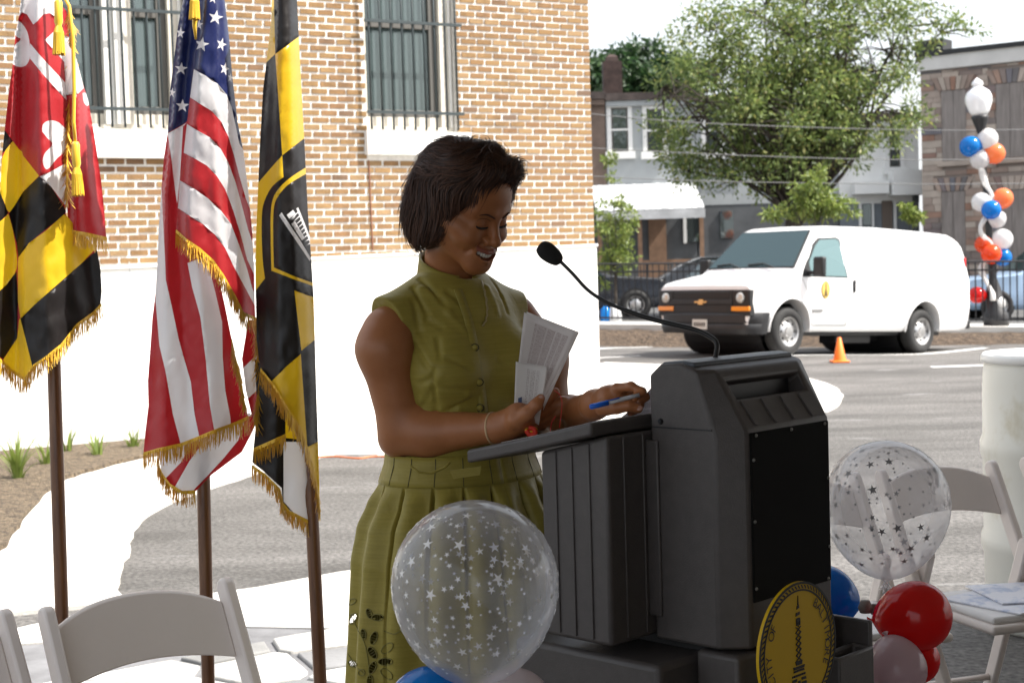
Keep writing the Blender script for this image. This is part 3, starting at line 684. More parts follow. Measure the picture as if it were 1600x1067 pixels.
tree('dark_tree', 'dark green tree mass far behind the row house chimney', Vector((FARX(960, 88), 88, 0)), 0.6,
     [(tx(960, 120, 88), (2.4, 2.5, 1.7)), (tx(1010, 108, 88), (2.4, 2.4, 1.6)), (tx(1060, 125, 88), (2.2, 2.4, 1.4)), (tx(925, 130, 88), (1.8, 2, 1.6)), (tx(985, 150, 88), (4.0, 2.5, 1.6))], 420, 26, 0.42, LEAF_D, 0.4, cl_r=0.75, seed=8, limbs=False)
# ================================================================== iron fence
IRON = mat('black_iron', (0.014, 0.014, 0.016), 0.5, var=0.2, scale=20)
def fpt(x, z, dy=0.11): return Vector((x, curb_y(x)+dy, ht(x)+z))
sp = 2.35; x = 1.45; k = 0; proto_p = None
FENCE_L = ['section of black iron picket fence beside the young tree at the wall corner', 'section of black iron picket fence between the corner section and the van bonnet', 'section of black iron picket fence behind the van windscreen', 'section of black iron picket fence behind the van cargo side', 'section of black iron picket fence behind the van rear wheel', 'section of black iron picket fence in front of the lamp post']
hF = 1.22
while x < 11.5:
    t = thing('fence_section', FENCE_L[min(k, 5)] if k < 5 else FENCE_L[5], 'fence', fpt(x, 0), group='iron fence along the far kerb')
    if k == 5: pass
    for zz in (0.13, hF-0.16, hF):
        mb = MB(); a, b = fpt(x, zz), fpt(x+sp, zz); mb.tube([a, b], 0.018, 4); mb.build('rail', IRON, t, world=True)
    mb = MB(); a = fpt(x, 0); mb.box(a+Vector((0, 0, (hF+0.06)/2-0.4/2)), (0.065, 0.065, hF+0.06+0.4)); mb.box(a+Vector((0, 0, hF+0.08)), (0.09, 0.09, 0.03)); mb.build('post', IRON, t, world=True)
    for i in range(1, 20):
        xx = x+sp*i/20; a = fpt(xx, 0.10)
        if proto_p is None:
            mb = MB(); mb.box((0, 0, (hF-0.1)/2), (0.02, 0.02, hF-0.1)); proto_p = mb.build('picket', IRON, t); o = proto_p
        else: o = proto_p.copy(); COL.objects.link(o); o.parent = t
        o.location = a-t.location
    x += sp; k += 1
    if k > 5: break
# wires
for i, pts in enumerate([((860, 172), (1042, 189), (1228, 198), (1480, 204), (1720, 200)), ((860, 226), (932, 232), (1180, 244), (1437, 250), (1720, 246)), ((860, 272), (1060, 282), (1251, 286), (1480, 288), (1720, 285))]):
    mb = MB(); mb.tube(catmull([P(a, b, 34) for a, b in pts], 6), 0.010, 5, cap=False)
    tag(mb.build('utility_wire', mat('wire%d' % i, (0.16, 0.16, 0.16), 0.6), smooth=True), ['topmost grey utility wire sagging past the house eaves', 'middle grey utility wire sagging across the tree', 'lowest grey utility wire just above the porch awning'][i], 'wire', 'utility wires across the street')
# ================================================================== parked cars behind the fence
RUBBER = mat('tyre_rubber', (0.018, 0.018, 0.018), 0.8, var=0.2, scale=30)
ALLOY = mat('alloy', (0.55, 0.55, 0.55), 0.3, metal=0.9, var=0.15, scale=20)
CGLASS = glass_mat('car_glass', (0.03, 0.05, 0.05), 0.15, 0.25)
def wheel(par, x, y, r, wd, side, steel=False):
    wl = thing('wheel', None, None, (x, y, r)); wl.parent = par; rot = Matrix.Rotation(R(90)*-side, 3, 'X')
    mb = MB(); mb.lathe([(r*0.58, -wd/2*0.9), (r*0.86, -wd/2), (r*0.97, -wd/2*0.75), (r, -wd/4), (r, wd/4), (r*0.97, wd/2*0.75), (r*0.86, wd/2), (r*0.60, wd/2*0.92), (r*0.58, wd/2*0.6)], 40, (0, 0, 0), rot, cap=False); mb.build('tyre', RUBBER, wl, smooth=True)
    mb = MB(); mb.lathe([(r*0.60, wd/2*0.93), (r*0.55, wd/2*0.86), (r*0.53, wd/2*0.45), (r*0.47, wd/2*0.40), (r*0.34, wd/2*0.72), (r*0.24, wd/2*0.82), (r*0.22, wd/2*0.98), (r*0.12, wd/2*1.02), (0.002, wd/2*1.02)], 40, (0, 0, 0), rot, cap=False); rim = mb.build('rim', ALLOY, wl, autosmooth=35)
    for i in range(8):
        a = 2*math.pi*i/8; mb = MB(); c = rot @ Vector((r*0.41*math.cos(a), r*0.41*math.sin(a), wd/2*0.585)); mb.lathe([(r*0.055, -0.004), (r*0.055, 0.012)], 10, c, rot); mb.build('vent_hole', BLACK, rim)
    return wl
def car(label, loc, rotz, paint, suv=False, group='cars parked behind the fence'):
    t = thing('parked_car', label, 'car', loc, rotz, group); h2 = 1.66 if suv else 1.45
    st = [(2.25, .55, .70, .70), (2.20, .32, .80, .82), (1.9, .24, .93, .88), (0.95, .22, 1.0, .9), (0.85, .22, 1.02, .9), (0.15, .22, h2-0.1, .9), (-0.2, .22, h2, .9), (-1.2, .22, h2, .9), (-1.75 if not suv else -2.05, .22, h2-0.12 if suv else 1.25, .9), (-2.1, .28, 1.02, .88), (-2.28, .40, .95, .80)]
    mb = MB(); rings = []
    for (x, zb, zt, w_) in st:
        bel = min(0.92, zt-0.05); up = max(zt-bel, 0.02); rf = w_*(0.98 if up < 0.2 else 0.74)
        half = [(0, zb), (w_*0.9, zb), (w_, zb+0.1), (w_*1.0, 0.6 if zt > .75 else zt-.1), (w_*0.97, bel), (lerp(w_*0.97, rf, 0.8), bel+up*0.75), (rf*0.92, zt-0.01), (0, zt)]
        rings.append([Vector((x, y, z)) for y, z in half]+[Vector((x, -y, z)) for y, z in half[-2:0:-1]])
    mb.loft(rings); b = mb.build('body', paint, t, autosmooth=50, bevel=0.02)
    for s in (-1, 1):
        mb = MB(); yy = lambda z: s*lerp(0.895, 0.70, (z-0.92)/(h2-0.92)*0.85)
        poly = [(0.68, 0.98), (0.12, h2-0.14), (-0.45, h2-0.08), (-0.45, 0.96)]; mb.prism(poly, lambda x, z: (x, yy(z), z), lambda x, z: (x, yy(z)+s*0.012, z)); mb.build('side_window', CGLASS, t)
        poly = [(-0.53, 0.96), (-0.53, h2-0.08), (-1.2, h2-0.09), (-1.62, 0.98)]; mb = MB(); mb.prism(poly, lambda x, z: (x, yy(z), z), lambda x, z: (x, yy(z)+s*0.012, z)); mb.build('side_window', CGLASS, t)
        for xw in (1.38, -1.35): 
            mb = MB(); mb.lathe([(0.37, 0), (0.37, 0.02)], 28, (xw, s*0.885, 0.34), Matrix.Rotation(R(90), 3, 'X')); mb.build('wheel_arch', BLACK, t)
            wheel(t, xw, s*0.86, 0.33, 0.2, s)
        mb = MB(); mb.box((2.19, s*0.6, 0.68), (0.08, 0.3, 0.12)); mb.build('headlight', ALLOY, t, bevel=0.02)
    mb = MB(); mb.add([(0.80, -0.72, 1.05), (0.80, 0.72, 1.05), (0.16, 0.6, h2-0.1), (0.16, -0.6, h2-0.1)], [(0, 1, 2, 3)]); mb.build('windscreen', CGLASS, t, solid=0.02)
    return t
gx = FARX(990, 36.2)
car('dark blue parked car behind the fence at the brick wall corner', (gx-1.38, 36.2, ht(gx)-0.05), 0, mat('car_navy', (0.012, 0.016, 0.025), 0.25, coat=0.6), suv=True)
gx = FARX(1195, 36.6); car('black parked car behind the white van bonnet', (gx-0.3, 36.8, ht(gx)-0.05), 0, mat('car_black', (0.015, 0.017, 0.02), 0.25, coat=0.6))
gx = FARX(1575, 34.0); car('light blue parked car behind the fence under the lamp post', (gx+0.9, 34.0, ht(gx)-0.05), R(180), mat('car_pale_blue', (0.30, 0.42, 0.58), 0.3, coat=0.6), suv=True)
# ================================================================== lamp post with balloons
LD = 29.6
lb = P(1557, 497, LD); lx = lb.x; ltop = P(1531, 182, LD); lb.z = ht(lx)-0.05
lp = thing('street_lamp', 'black street lamp with white globe beside the stone building', 'street lamp', lb)
ax = (ltop-lb); axl = ax.length; axn = ax.normalized(); rq = Vector((0, 0, 1)).rotation_difference(axn).to_matrix()
mb = MB(); mb.lathe([(0.24, 0), (0.24, 0.25), (0.17, 0.35), (0.14, 0.75), (0.075, 0.95), (0.055, axl*0.6), (0.045, axl-0.5), (0.06, axl-0.42), (0.075, axl-0.3), (0.15, axl-0.06), (0.17, axl)], 16, lb, rq); mb.build('post', IRON, lp, world=True, smooth=True)
GLOBE = mat('lamp_globe', (0.82, 0.83, 0.84), 0.15, coat=0.5)
mb = MB(); mb.lathe([(0.13, 0), (0.19, 0.09), (0.25, 0.26), (0.255, 0.36), (0.22, 0.46), (0.12, 0.54), (0.085, 0.565), (0.085, 0.59), (0.115, 0.61), (0.10, 0.66), (0.04, 0.71), (0.01, 0.74)], 24, ltop, rq); mb.build('globe', GLOBE, lp, world=True, smooth=True)
def balloon_profile(r, n=14, tail=0.18):
    pr = []
    for i in range(n+1):
        t = i/n; a = math.pi*t
        rr = r*math.sin(a)*(1-0.16*(math.cos(a)*0.5+0.5)**1.5*0); z = -r*math.cos(a)*1.0
        if z < 0: z *= 1.22; rr *= (1-0.12*(-z/(1.22*r))**2)
        pr.append((max(rr, 0.002), z))
    pr[0] = (r*0.05, pr[0][1]-0.02*r)
    return [(r*0.11, pr[0][1]-0.14*r), (r*0.03, pr[0][1]-0.02*r)]+pr[1:]
def bal_mat(name, col, tr=0.45):
    m = mat(name, col, 0.12, spec=0.6); nt = m.node_tree; b = nt.nodes['Principled BSDF']; out = nt.nodes['Material Output']
    tl = nt.nodes.new('ShaderNodeBsdfTranslucent'); tl.inputs[0].default_value = (*col, 1); mx = nt.nodes.new('ShaderNodeMixShader'); mx.inputs[0].default_value = tr
    nt.links.new(b.outputs[0], mx.inputs[1]); nt.links.new(tl.outputs[0], mx.inputs[2]); nt.links.new(mx.outputs[0], out.inputs[0]); return m
B_BLUE = bal_mat('balloon_blue', (0.0, 0.22, 0.62)); B_RED = bal_mat('balloon_red', (0.72, 0.016, 0.014)); B_ORR = bal_mat('balloon_orange_red', (0.80, 0.10, 0.02)); B_WHT = bal_mat('balloon_white', (0.78, 0.78, 0.78)); B_ORG = bal_mat('balloon_orange', (0.85, 0.28, 0.10))
def balloon(label, c, r, m, aim=(0, 0, 1), group=None, name='balloon'):
    q = Vector((0, 0, 1)).rotation_difference(Vector(aim).normalized()).to_matrix(); mb = MB(); mb.lathe(balloon_profile(r), 28, (0, 0, 0), q, cap=False)
    o = mb.build(name, m, smooth=True); o.location = c; return tag(o, label, 'balloon', group)
gp = 'balloons tied to the street lamp'
for (lab, px, py, r, m, dx) in (('blue balloon, topmost left one on the street lamp', 1516, 229, 16.5, B_BLUE, (-1, 0)), ('white balloon, topmost one on the street lamp', 1543, 217, 16.5, B_WHT, (0, 1)),
        ('orange balloon, topmost right one on the street lamp', 1554, 240, 16.5, B_ORG, (1, 0)), ('white balloon under the topmost blue and orange balloons', 1531, 250, 15, B_WHT, (0, -1)),
        ('orange balloon in the second cluster on the street lamp', 1567, 310, 16, B_ORG, (1, .7)), ('white balloon at the left of the second lamp cluster', 1533, 316, 15, B_WHT, (-1, .2)), ('blue balloon in the second cluster on the street lamp', 1549, 328, 15, B_BLUE, (0, 0)), ('white balloon at the lower right of the second lamp cluster', 1557, 342, 15, B_WHT, (.6, -1)),
        ('white balloon in the third cluster on the street lamp', 1566, 374, 16.5, B_WHT, (1, .8)), ('orange red balloon at the left of the third lamp cluster', 1537, 382, 14, B_ORR, (-1, .5)), ('orange red balloon at the front of the third lamp cluster', 1549, 397, 15.5, B_ORR, (0, 0)), ('blue balloon at the lower right of the third lamp cluster', 1567, 402, 14, B_BLUE, (1, -.6)),
        ('red balloon low on the street lamp behind the fence', 1526, 461, 13, B_RED, (-1, 0)), ('white balloon low on the street lamp behind the fence', 1558, 474, 13, B_WHT, (.5, -1))):
    dd = LD-(0.22 if abs(dx[0])+abs(dx[1]) < 0.1 else 0.0); c = P(px, py, dd); balloon(lab, c, r*LD/FPX, m, (dx[0], -0.6 if abs(dx[0])+abs(dx[1]) < .1 else -0.1, dx[1]+0.05), gp)
rb = [(1533, 262), (1540, 288), (1550, 306), (1546, 330), (1533, 352), (1534, 366), (1547, 382), (1541, 402), (1533, 420), (1540, 438), (1549, 455), (1553, 470)]
mb = MB(); pts = catmull([P(a, b, LD-0.12+0.06*math.sin(i)) for i, (a, b) in enumerate(rb)], 5); vs = []
for i, p in enumerate(pts):
    wv = R_*(0.055+0.015*math.sin(i*0.5)); vs += [p-wv, p+wv]
mb.add(vs, [(2*i, 2*i+1, 2*i+3, 2*i+2) for i in range(len(pts)-1)])
tag(mb.build('ribbon', cloth_mat('white_ribbon', (0.78, 0.77, 0.75)), smooth=True, solid=0.006), 'white ribbon wound around the street lamp post', 'ribbon')
# wheel stops
def wheel_stop(label, a, b):
    a = Vector(a); b = Vector(b); d = (b-a).normalized(); n_ = Vector((-d.y, d.x, 0)); t = MB(); rings = []
    for s_ in (0, 1):
        p = a if s_ == 0 else b; zz = gz(p.x, p.y)
        rings.append([p+n_*o+Vector((0, 0, zz+z)) for o, z in ((-.12, -.01), (.12, -.01), (.12, .07), (.07, .15), (-.07, .15), (-.12, .07))])
    t.loft(rings); o = t.build('wheel_stop', mat('stop_concrete', (0.62, 0.61, 0.58), 0.85, var=0.12, scale=6, bump=.3), bevel=0.015); return tag(o, label, 'wheel stop', 'concrete wheel stops in the parking lot')
wheel_stop('long concrete wheel stop left of the van front', GG(952, 533), GG(1062, 530))
wheel_stop('concrete wheel stop at the rear wheel of the van', GG(1496, 552), GG(1420, 541))
wheel_stop('concrete wheel stop seen under the van body', GG(1280, 548), GG(1232, 541))
# small things in the yard strip
mb = MB(); q = P(946, 490, 33); mb.lathe([(0.09, -0.3), (0.12, -0.1), (0.10, 0.1), (0.03, 0.16)], 10, q); tag(mb.build('yard_ornament', B_BLUE, smooth=True), 'small blue thing standing behind the fence at the wall corner', 'ornament')
mb = MB(); q = P(961, 491, 33); mb.lathe([(0.14, -0.3), (0.15, -0.05), (0.10, 0.15), (0.03, 0.2)], 10, q); tag(mb.build('yard_ornament', B_WHT, smooth=True), 'small white thing standing behind the fence near the wall corner', 'ornament')
# ================================================================== white cargo van
def bool_diff(o, cutters):
    objs = []
    for c in cutters:
        me = bpy.data.meshes.new('cut'); me.from_pydata(c.v, [], c.f); bm = bmesh.new(); bm.from_mesh(me); bmesh.ops.recalc_face_normals(bm, faces=bm.faces); bm.to_mesh(me); bm.free()
        co = bpy.data.objects.new('cut', me); COL.objects.link(co); co.matrix_basis = wmat(o); objs.append(co)
        md = o.modifiers.new('b', 'BOOLEAN'); md.operation = 'DIFFERENCE'; md.object = co; md.solver = 'EXACT'
    bpy.context.view_layer.update(); dg = bpy.context.evaluated_depsgraph_get()
    me2 = bpy.data.meshes.new_from_object(o.evaluated_get(dg)); o.modifiers.clear(); old = o.data; o.data = me2; me2.name = old.name
    for co in objs: bpy.data.objects.remove(co)
    return o
vf = Vector((-0.765, -0.644, 0.0)); vl = Vector((0.644, -0.765, 0))
FLW = Vector((FARX(1233, 23.4), 23.4, 0)); vorg = FLW-vl*0.95
zf = gz(FLW.x, FLW.y); rr = FLW-vf*3.43; zr = gz(rr.x, rr.y); vorg.z = zf
vf3 = Vector((vf.x, vf.y, (zf-zr)/3.43)).normalized(); vu = vf3.cross(vl).normalized()
vrot = Matrix((vf3, vl, vu)).transposed().to_euler()
van = thing('cargo_van', 'white cargo van with black grille and yellow door emblem in the lot', 'van', vorg, rot=vrot)
VWHITE = mat('van_white', (0.80, 0.80, 0.80), 0.3, coat=0.4, var=0.02, scale=2)
VDARK = mat('van_dark_plastic', (0.0105, 0.011, 0.012), 0.55, var=0.15, scale=8)
VGREY = mat('van_bumper_grey', (0.019, 0.020, 0.022), 0.5, var=0.12, scale=6)
AMBER = mat('amber_lens', (0.85, 0.28, 0.02), 0.15, coat=0.5)
LENS = mat('headlamp_lens', (0.55, 0.55, 0.52), 0.12, metal=0.3, coat=0.6)
REDL = mat('tail_lens', (0.55, 0.02, 0.02), 0.15, coat=0.5)
VGLASS = glass_mat('van_glass', (0.10, 0.20, 0.21), 0.16, 0.35, 0.02)
def Wd(z):
    if z < 0.8: return lerp(0.94, 1.0, min(1, max(0, (z-0.35)/0.45)))
    if z < 1.22: return lerp(1.0, 0.985, (z-0.8)/0.42)
    return lerp(0.985, 0.80, ((z-1.22)/0.83)**1.15)
stations = [(0.90, 0.46, 1.00, 0.90), (0.88, 0.40, 1.07, 0.93), (0.80, 0.37, 1.115, 0.96), (0.55, 0.36, 1.17, 0.985), (0.2, 0.36, 1.235, 1.0), (-0.08, 0.36, 1.285, 1.0), (-0.16, 0.36, 1.36, 1.0), (-0.80, 0.36, 1.985, 1.0),
            (-0.92, 0.36, 2.035, 1.0), (-1.3, 0.36, 2.06, 1.0), (-2.5, 0.36, 2.085, 1.0), (-3.8, 0.36, 2.07, 1.0), (-4.40, 0.37, 2.055, 1.0), (-4.58, 0.37, 2.01, 0.99), (-4.66, 0.38, 1.93, 0.985), (-4.71, 0.38, 1.76, 0.982), (-4.75, 0.39, 1.40, 0.98)]
rings = []
for (x, zb, zt, k) in stations:
    zc = min(1.22, zt-0.07); hp = [(0, zb), (0.80*k, zb), (0.90*k, zb+0.015), (0.94*k, zb+0.06), (Wd(0.6)*k, 0.6), (Wd(0.8)*k, 0.8), (Wd(0.95)*k if zc > 0.95 else 0.985*k, min(0.95, zc-0.02)), (Wd(zc)*k, zc)]
    up = zt-zc
    if up < 0.3: hp += [(0.965*k, zc+up*0.45), (0.93*k, zc+up*0.72), (0.82*k, zt-up*0.1), (0.45*k, zt-0.004), (0, zt)]
    else: hp += [(Wd(zc+up*0.5)*k, zc+up*0.5), (Wd(zt-0.12)*k, zt-0.12), (0.745*k, zt-0.045), (0.6*k, zt-0.012), (0, zt)]
    rings.append([Vector((x, y, z)) for y, z in hp]+[Vector((x, -y, z)) for y, z in hp[-2:0:-1]])
mb = MB(); mb.loft(rings); body = mb.build('body', [VWHITE, VDARK], van)
cut = []
for xw in (0.0, -3.43):
    c = MB(); c.lathe([(0.475, -1.3), (0.475, 1.3)], 40, (xw, 0, 0.40), Matrix.Rotation(R(90), 3, 'X')); cut.append(c)
bool_diff(body, cut)
body.data.polygons.foreach_set('use_smooth', [True]*len(body.data.polygons)); shade_angle(body, 32)
for xw in (0.0, -3.43):
    mb = MB(); mb.lathe([(0.46, -0.75), (0.46, 0.75)], 24, (xw, 0, 0.42), Matrix.Rotation(R(90), 3, 'X'), cap=False); mb.box((xw, 0, 0.45), (0.7, 1.2, 0.5)); mb.build('wheel_well', BLACK, van)
    for s in (-1, 1):
        mb = MB(); arc = [Vector((xw+0.482*math.cos(a), s*(Wd(0.4+0.48*math.sin(a))+0.004), 0.40+0.482*math.sin(a))) for a in [R(-4+188*i/30) for i in range(31)]]
        mb.tube(arc, 0.018, 6); mb.build('arch_lip', VWHITE, van, smooth=True)
        wheel(van, xw, s*0.84, 0.372, 0.235, s)
# underbody
mb = MB(); mb.box((-1.9, 0, 0.36), (4.6, 1.5, 0.12)); mb.box((-2.0, 0.45, 0.25), (0.9, 0.35, 0.16)); mb.box((-2.9, 0.2, 0.26), (0.5, 0.3, 0.1)); mb.build('underbody', BLACK, van, bevel=0.02)
# side glass, with frame, mirror, handle
def side(x, z, s, o): return Vector((x, s*(Wd(z)+o), z))
for s in (-1, 1):
    poly = [(-0.30, 1.235), (-0.36, 1.33), (-0.66, 1.70), (-0.80, 1.80), (-1.20, 1.83), (-1.28, 1.80), (-1.345, 1.235)]
    mb = MB(); mb.prism([(x+(0.035 if x > -0.9 else -0.03)*(1), z+(0.03 if z > 1.5 else -0.02)) for x, z in poly], lambda x, z: side(x, z, s, -0.01), lambda x, z: side(x, z, s, 0.003)); mb.build('window_seal', VDARK, van)
    mb = MB(); mb.prism(poly, lambda x, z: side(x, z, s, 0.0), lambda x, z: side(x, z, s, 0.008)); dw = mb.build('door_window', VGLASS, van)
    mb = MB(); mb.prism([(-0.24, 1.22), (-0.30, 1.33), (-0.44, 1.50), (-0.46, 1.22)], lambda x, z: side(x, z, s, 0.0), lambda x, z: side(x, z, s, 0.012)); mb.build('quarter_panel', VDARK, van)
    mr = MB(); mr.box((-0.42, s*1.18, 1.37), (0.10, 0.20, 0.30)); mr = mr.build('side_mirror', VDARK, van, bevel=0.03, seg=3); mb = MB(); mb.tube([(-0.40, s*0.97, 1.28), (-0.42, s*1.10, 1.27)], 0.035, 8); mb.build('mirror_arm', VDARK, mr)
    mb = MB(); mb.box(side(-1.52, 1.09, s, 0.015), (0.05, 0.03, 0.20)); mb.build('door_handle', BLACK, van, bevel=0.012)
    # door seams
    for name, pts in (('door_seam', [(-0.24, 1.2), (-0.40, 0.95), (-0.50, 0.78), (-0.52, 0.47)]), ('door_seam', [(-0.52, 0.47), (-1.36, 0.47)]), ('door_seam', [(-1.36, 0.47), (-1.42, 1.2), (-1.33, 1.86)])):
        mb = MB(); mb.tube([side(x, z, s, 0.0005) for x, z in pts], 0.004, 4); mb.build(name, VDARK, van)
    mb = MB(); mb.box(side(-0.62, 0.70, s, 0.006), (0.26, 0.012, 0.045)); mb.build('badge', mat('badge_chrome', (0.35, 0.35, 0.35), 0.3, metal=0.8), van, bevel=0.004)
    mb = MB(); mb.box((-4.70, s*0.89, 1.50), (0.06, 0.06, 0.28)); mb.build('tail_lamp', REDL, van, bevel=0.02)
# door emblem (yellow oval, dark monument)
em = MB(); em.lathe([(0.001, 0.006), (0.125, 0.006), (0.125, 0.0)], 32, (0, 0, 0), None); 
q = side(-0.80, 1.02, 1, 0.006); em.v = [tuple(Vector((v[0]*0.82, v[2], v[1]*1.1))+q) for v in em.v]; em = em.build('door_emblem', mat('emblem_gold', (0.62, 0.42, 0.10), 0.6), van)
mb = MB(); mb.prism([(-0.045, -0.10), (0.045, -0.10), (0.03, -0.03), (0.015, 0.0), (0.008, 0.095), (-0.008, 0.095), (-0.015, 0.0), (-0.03, -0.03)], lambda a, b: (q.x+a, q.y+0.004, q.z+b), lambda a, b: (q.x+a, q.y+0.010, q.z+b)); mb.build('monument_print', mat('emblem_dark', (0.10, 0.07, 0.02), 0.7), em)
mb = MB(); arc = [(q.x+0.095*math.cos(a), q.y+0.0095, q.z+0.128*math.sin(a)) for a in [2*math.pi*i/32 for i in range(33)]]; mb.tube(arc, 0.004, 4); mb.build('emblem_ring', mat('emblem_dark2', (0.16, 0.11, 0.03), 0.7), em)
# windscreen, wipers
def ws(t, y, o=0.0):
    x = lerp(-0.15, -0.80, t); z = lerp(1.345, 1.978, t); n_ = Vector((0.70, 0, 0.71)); return Vector((x, y, z))+n_*o
mb = MB(); pol = [(0.03, -0.86), (0.03, 0.86), (0.95, 0.68), (0.95, -0.68)]; mb.prism([(t, y*1.035) for t, y in pol], lambda t, y: ws(t, y, -0.02), lambda t, y: ws(t+(0.02 if t > .5 else -0.02), y, 0.006)); mb.build('windscreen_seal', VDARK, van)
mb = MB(); mb.prism(pol, lambda t, y: ws(t, y, 0.0), lambda t, y: ws(t, y, 0.012)); mb.build('windscreen', glass_mat('van_windscreen', (0.035, 0.065, 0.075), 0.05, 0.25, 0.04), van)
for y0, y1 in ((0.55, -0.05), (-0.15, -0.70)):
    mb = MB(); mb.tube([ws(-0.02, y0, 0.03), ws(0.10, (y0+y1)/2, 0.03), ws(0.07, y1, 0.025)], 0.012, 5); mb.build('wiper', BLACK, van)
# front fascia
fx = lambda y: 0.915-0.022*(abs(y)/0.95)**3
def fslab(name, y0, y1, z0, z1, x_in, x_out, m, par, bev=0.008, n=8):
    mb = MB(); rings = []
    for i in range(n+1):
        y = lerp(y0, y1, i/n); f = fx(y); rings.append([Vector((f+x_in, y, z0)), Vector((f+x_out, y, z0)), Vector((f+x_out, y, z1)), Vector((f+x_in, y, z1))])
    mb.loft(rings); return mb.build(name, m, par, bevel=bev)
fslab('fascia', -0.945, 0.945, 0.60, 0.995, -0.10, 0.012, VDARK, van)
gr = fslab('grille', -0.60, 0.60, 0.64, 0.975, 0.0, 0.022, VDARK, van)
fslab('grille_slot', -0.55, 0.55, 0.86, 0.96, 0.02, 0.026, BLACK, gr); fslab('grille_slot', -0.52, 0.52, 0.655, 0.765, 0.02, 0.026, BLACK, gr)
for k in range(3): fslab('grille_bar', -0.54, 0.54, 0.875+k*0.028, 0.881+k*0.028, 0.026, 0.034, VGREY, gr, 0)
fslab('grille_band', -0.62, 0.62, 0.775, 0.85, 0.02, 0.038, VGREY, gr)
bt = [(-0.13, 0.005), (-0.05, 0.005), (-0.035, 0.032), (0.06, 0.032), (0.045, 0.005), (0.13, 0.005), (0.11, -0.02), (0.035, -0.02), (0.05, -0.047), (-0.05, -0.047), (-0.06, -0.02), (-0.13, -0.02)]
mb = MB(); mb.prism(bt, lambda y, z: (0.953, y, 0.818+z), lambda y, z: (0.962, y, 0.818+z)); mb.build('grille_emblem', mat('emblem_gold_metal', (0.80, 0.55, 0.25), 0.25, metal=0.7), gr)
for s in (-1, 1):
    hl = fslab('headlamp_housing', s*0.62, s*0.92, 0.76, 0.985, 0.0, 0.022, BLACK, van)
    mb = MB(); mb.lathe([(0.082, 0.0), (0.075, 0.02), (0.05, 0.032), (0.002, 0.036)], 20, (fx(s*0.77)+0.02, s*0.77, 0.875), Matrix.Rotation(R(90), 3, 'Y')); mb.build('headlamp', LENS, hl, smooth=True)
    fslab('turn_signal', s*0.60, s*0.945, 0.675, 0.745, 0.0, 0.03, AMBER, van)
# bumper
mb = MB(); rings = []
for i in range(25):
    t = i/24; a = lerp(-1, 1, t); y = a*1.0; x = 0.97-0.10*abs(a)**6-0.03*abs(a)**2
    if abs(a) > 0.9: x -= (abs(a)-0.9)*1.3
    rings.append([Vector((x-0.16, y*0.97, 0.34)), Vector((x-0.03, y*0.985, 0.33)), Vector((x, y, 0.40)), Vector((x, y, 0.46)), Vector((x-0.02, y, 0.485)), Vector((x-0.005, y, 0.50)), Vector((x-0.005, y, 0.615)), Vector((x-0.04, y, 0.655)), Vector((x-0.20, y, 0.657))])
mb.loft(rings); mb.build('front_bumper', VGREY, van, autosmooth=40)
pl = MB(); pl.box((0.975, 0.0, 0.47), (0.012, 0.30, 0.15)); pl = pl.build('number_plate', mat('plate', (0.62, 0.62, 0.58), 0.5), van)
for k in range(6): mb = MB(); mb.box((0.983, -0.10+k*0.04, 0.47), (0.004, 0.022, 0.06)); mb.build('plate_digit', VDARK, pl)
mb = MB(); mb.box((-4.80, 0, 0.50), (0.14, 1.86, 0.17)); mb.build('rear_bumper', VGREY, van, bevel=0.03)
# traffic cone
cp = GG(1312, 566); cone = thing('traffic_cone', 'orange traffic cone standing beside the white van', 'cone', cp)
ORG = mat('cone_orange', (0.95, 0.20, 0.015), 0.5, var=0.05); mb = MB(); mb.box((0, 0, 0.015), (0.24, 0.24, 0.03)); mb.build('base', ORG, cone, bevel=0.01)
mb = MB(); mb.lathe([(0.095, 0.03), (0.085, 0.06), (0.025, 0.345), (0.018, 0.35)], 20); mb.build('cone_body', ORG, cone, autosmooth=50)
# ================================================================== event canopy that shades the speaker (stands above and around the camera)
te = Vector((0.841, 0.541, 0)).normalized(); tn = Vector((te.y, -te.x, 0))
EAVE = 2.55; sh = Vector((SUN.x, SUN.y, 0))*(EAVE/SUN.z)
c0 = Vector((-2.9, 3.65, 0))+sh - te*1.75; TL, TW = 9.0, 5.2
tent = thing('event_canopy', 'white event canopy roof over the speaker and the camera', 'canopy', c0+te*TL/2+tn*TW/2)
TENTM = cloth_mat('canopy_fabric', (0.56, 0.52, 0.46), rough=0.6, trans=0.08, sheen=0, bump=0)
def tpt(a, b, z): return c0+te*a+tn*b+Vector((0, 0, z))
mb = MB()
nA, nB = 12, 8
mb.add([tpt(TL*i/nA, TW*j/nB, EAVE+1.1*(1-max(abs(2*i/nA-1), abs(2*j/nB-1)))) for j in range(nB+1) for i in range(nA+1)], [(j*(nA+1)+i, j*(nA+1)+i+1, (j+1)*(nA+1)+i+1, (j+1)*(nA+1)+i) for j in range(nB) for i in range(nA)])
mb.build('roof', TENTM, tent, world=True, solid=0.004)
mb = MB(); mb.grid(lambda u, v: tpt(TL*u, TW+0.03*math.sin(u*60), EAVE*v), 120, 4); mb.build('fill_block_wall', mat('fill_block_fabric', (0.30, 0.27, 0.23), 0.8), tent, world=True, smooth=True, solid=0.004)  # unseen wall added behind the camera to cut frontal fill light
STEEL = mat('galvanised', (0.5, 0.5, 0.5), 0.4, metal=0.8)
for a, b in ((0, 0), (TL, 0), (0, TW), (TL, TW)):
    mb = MB(); mb.tube([tpt(a, b, 0), tpt(a, b, EAVE)], 0.025, 10); mb.build('pole', STEEL, tent, world=True, smooth=True)
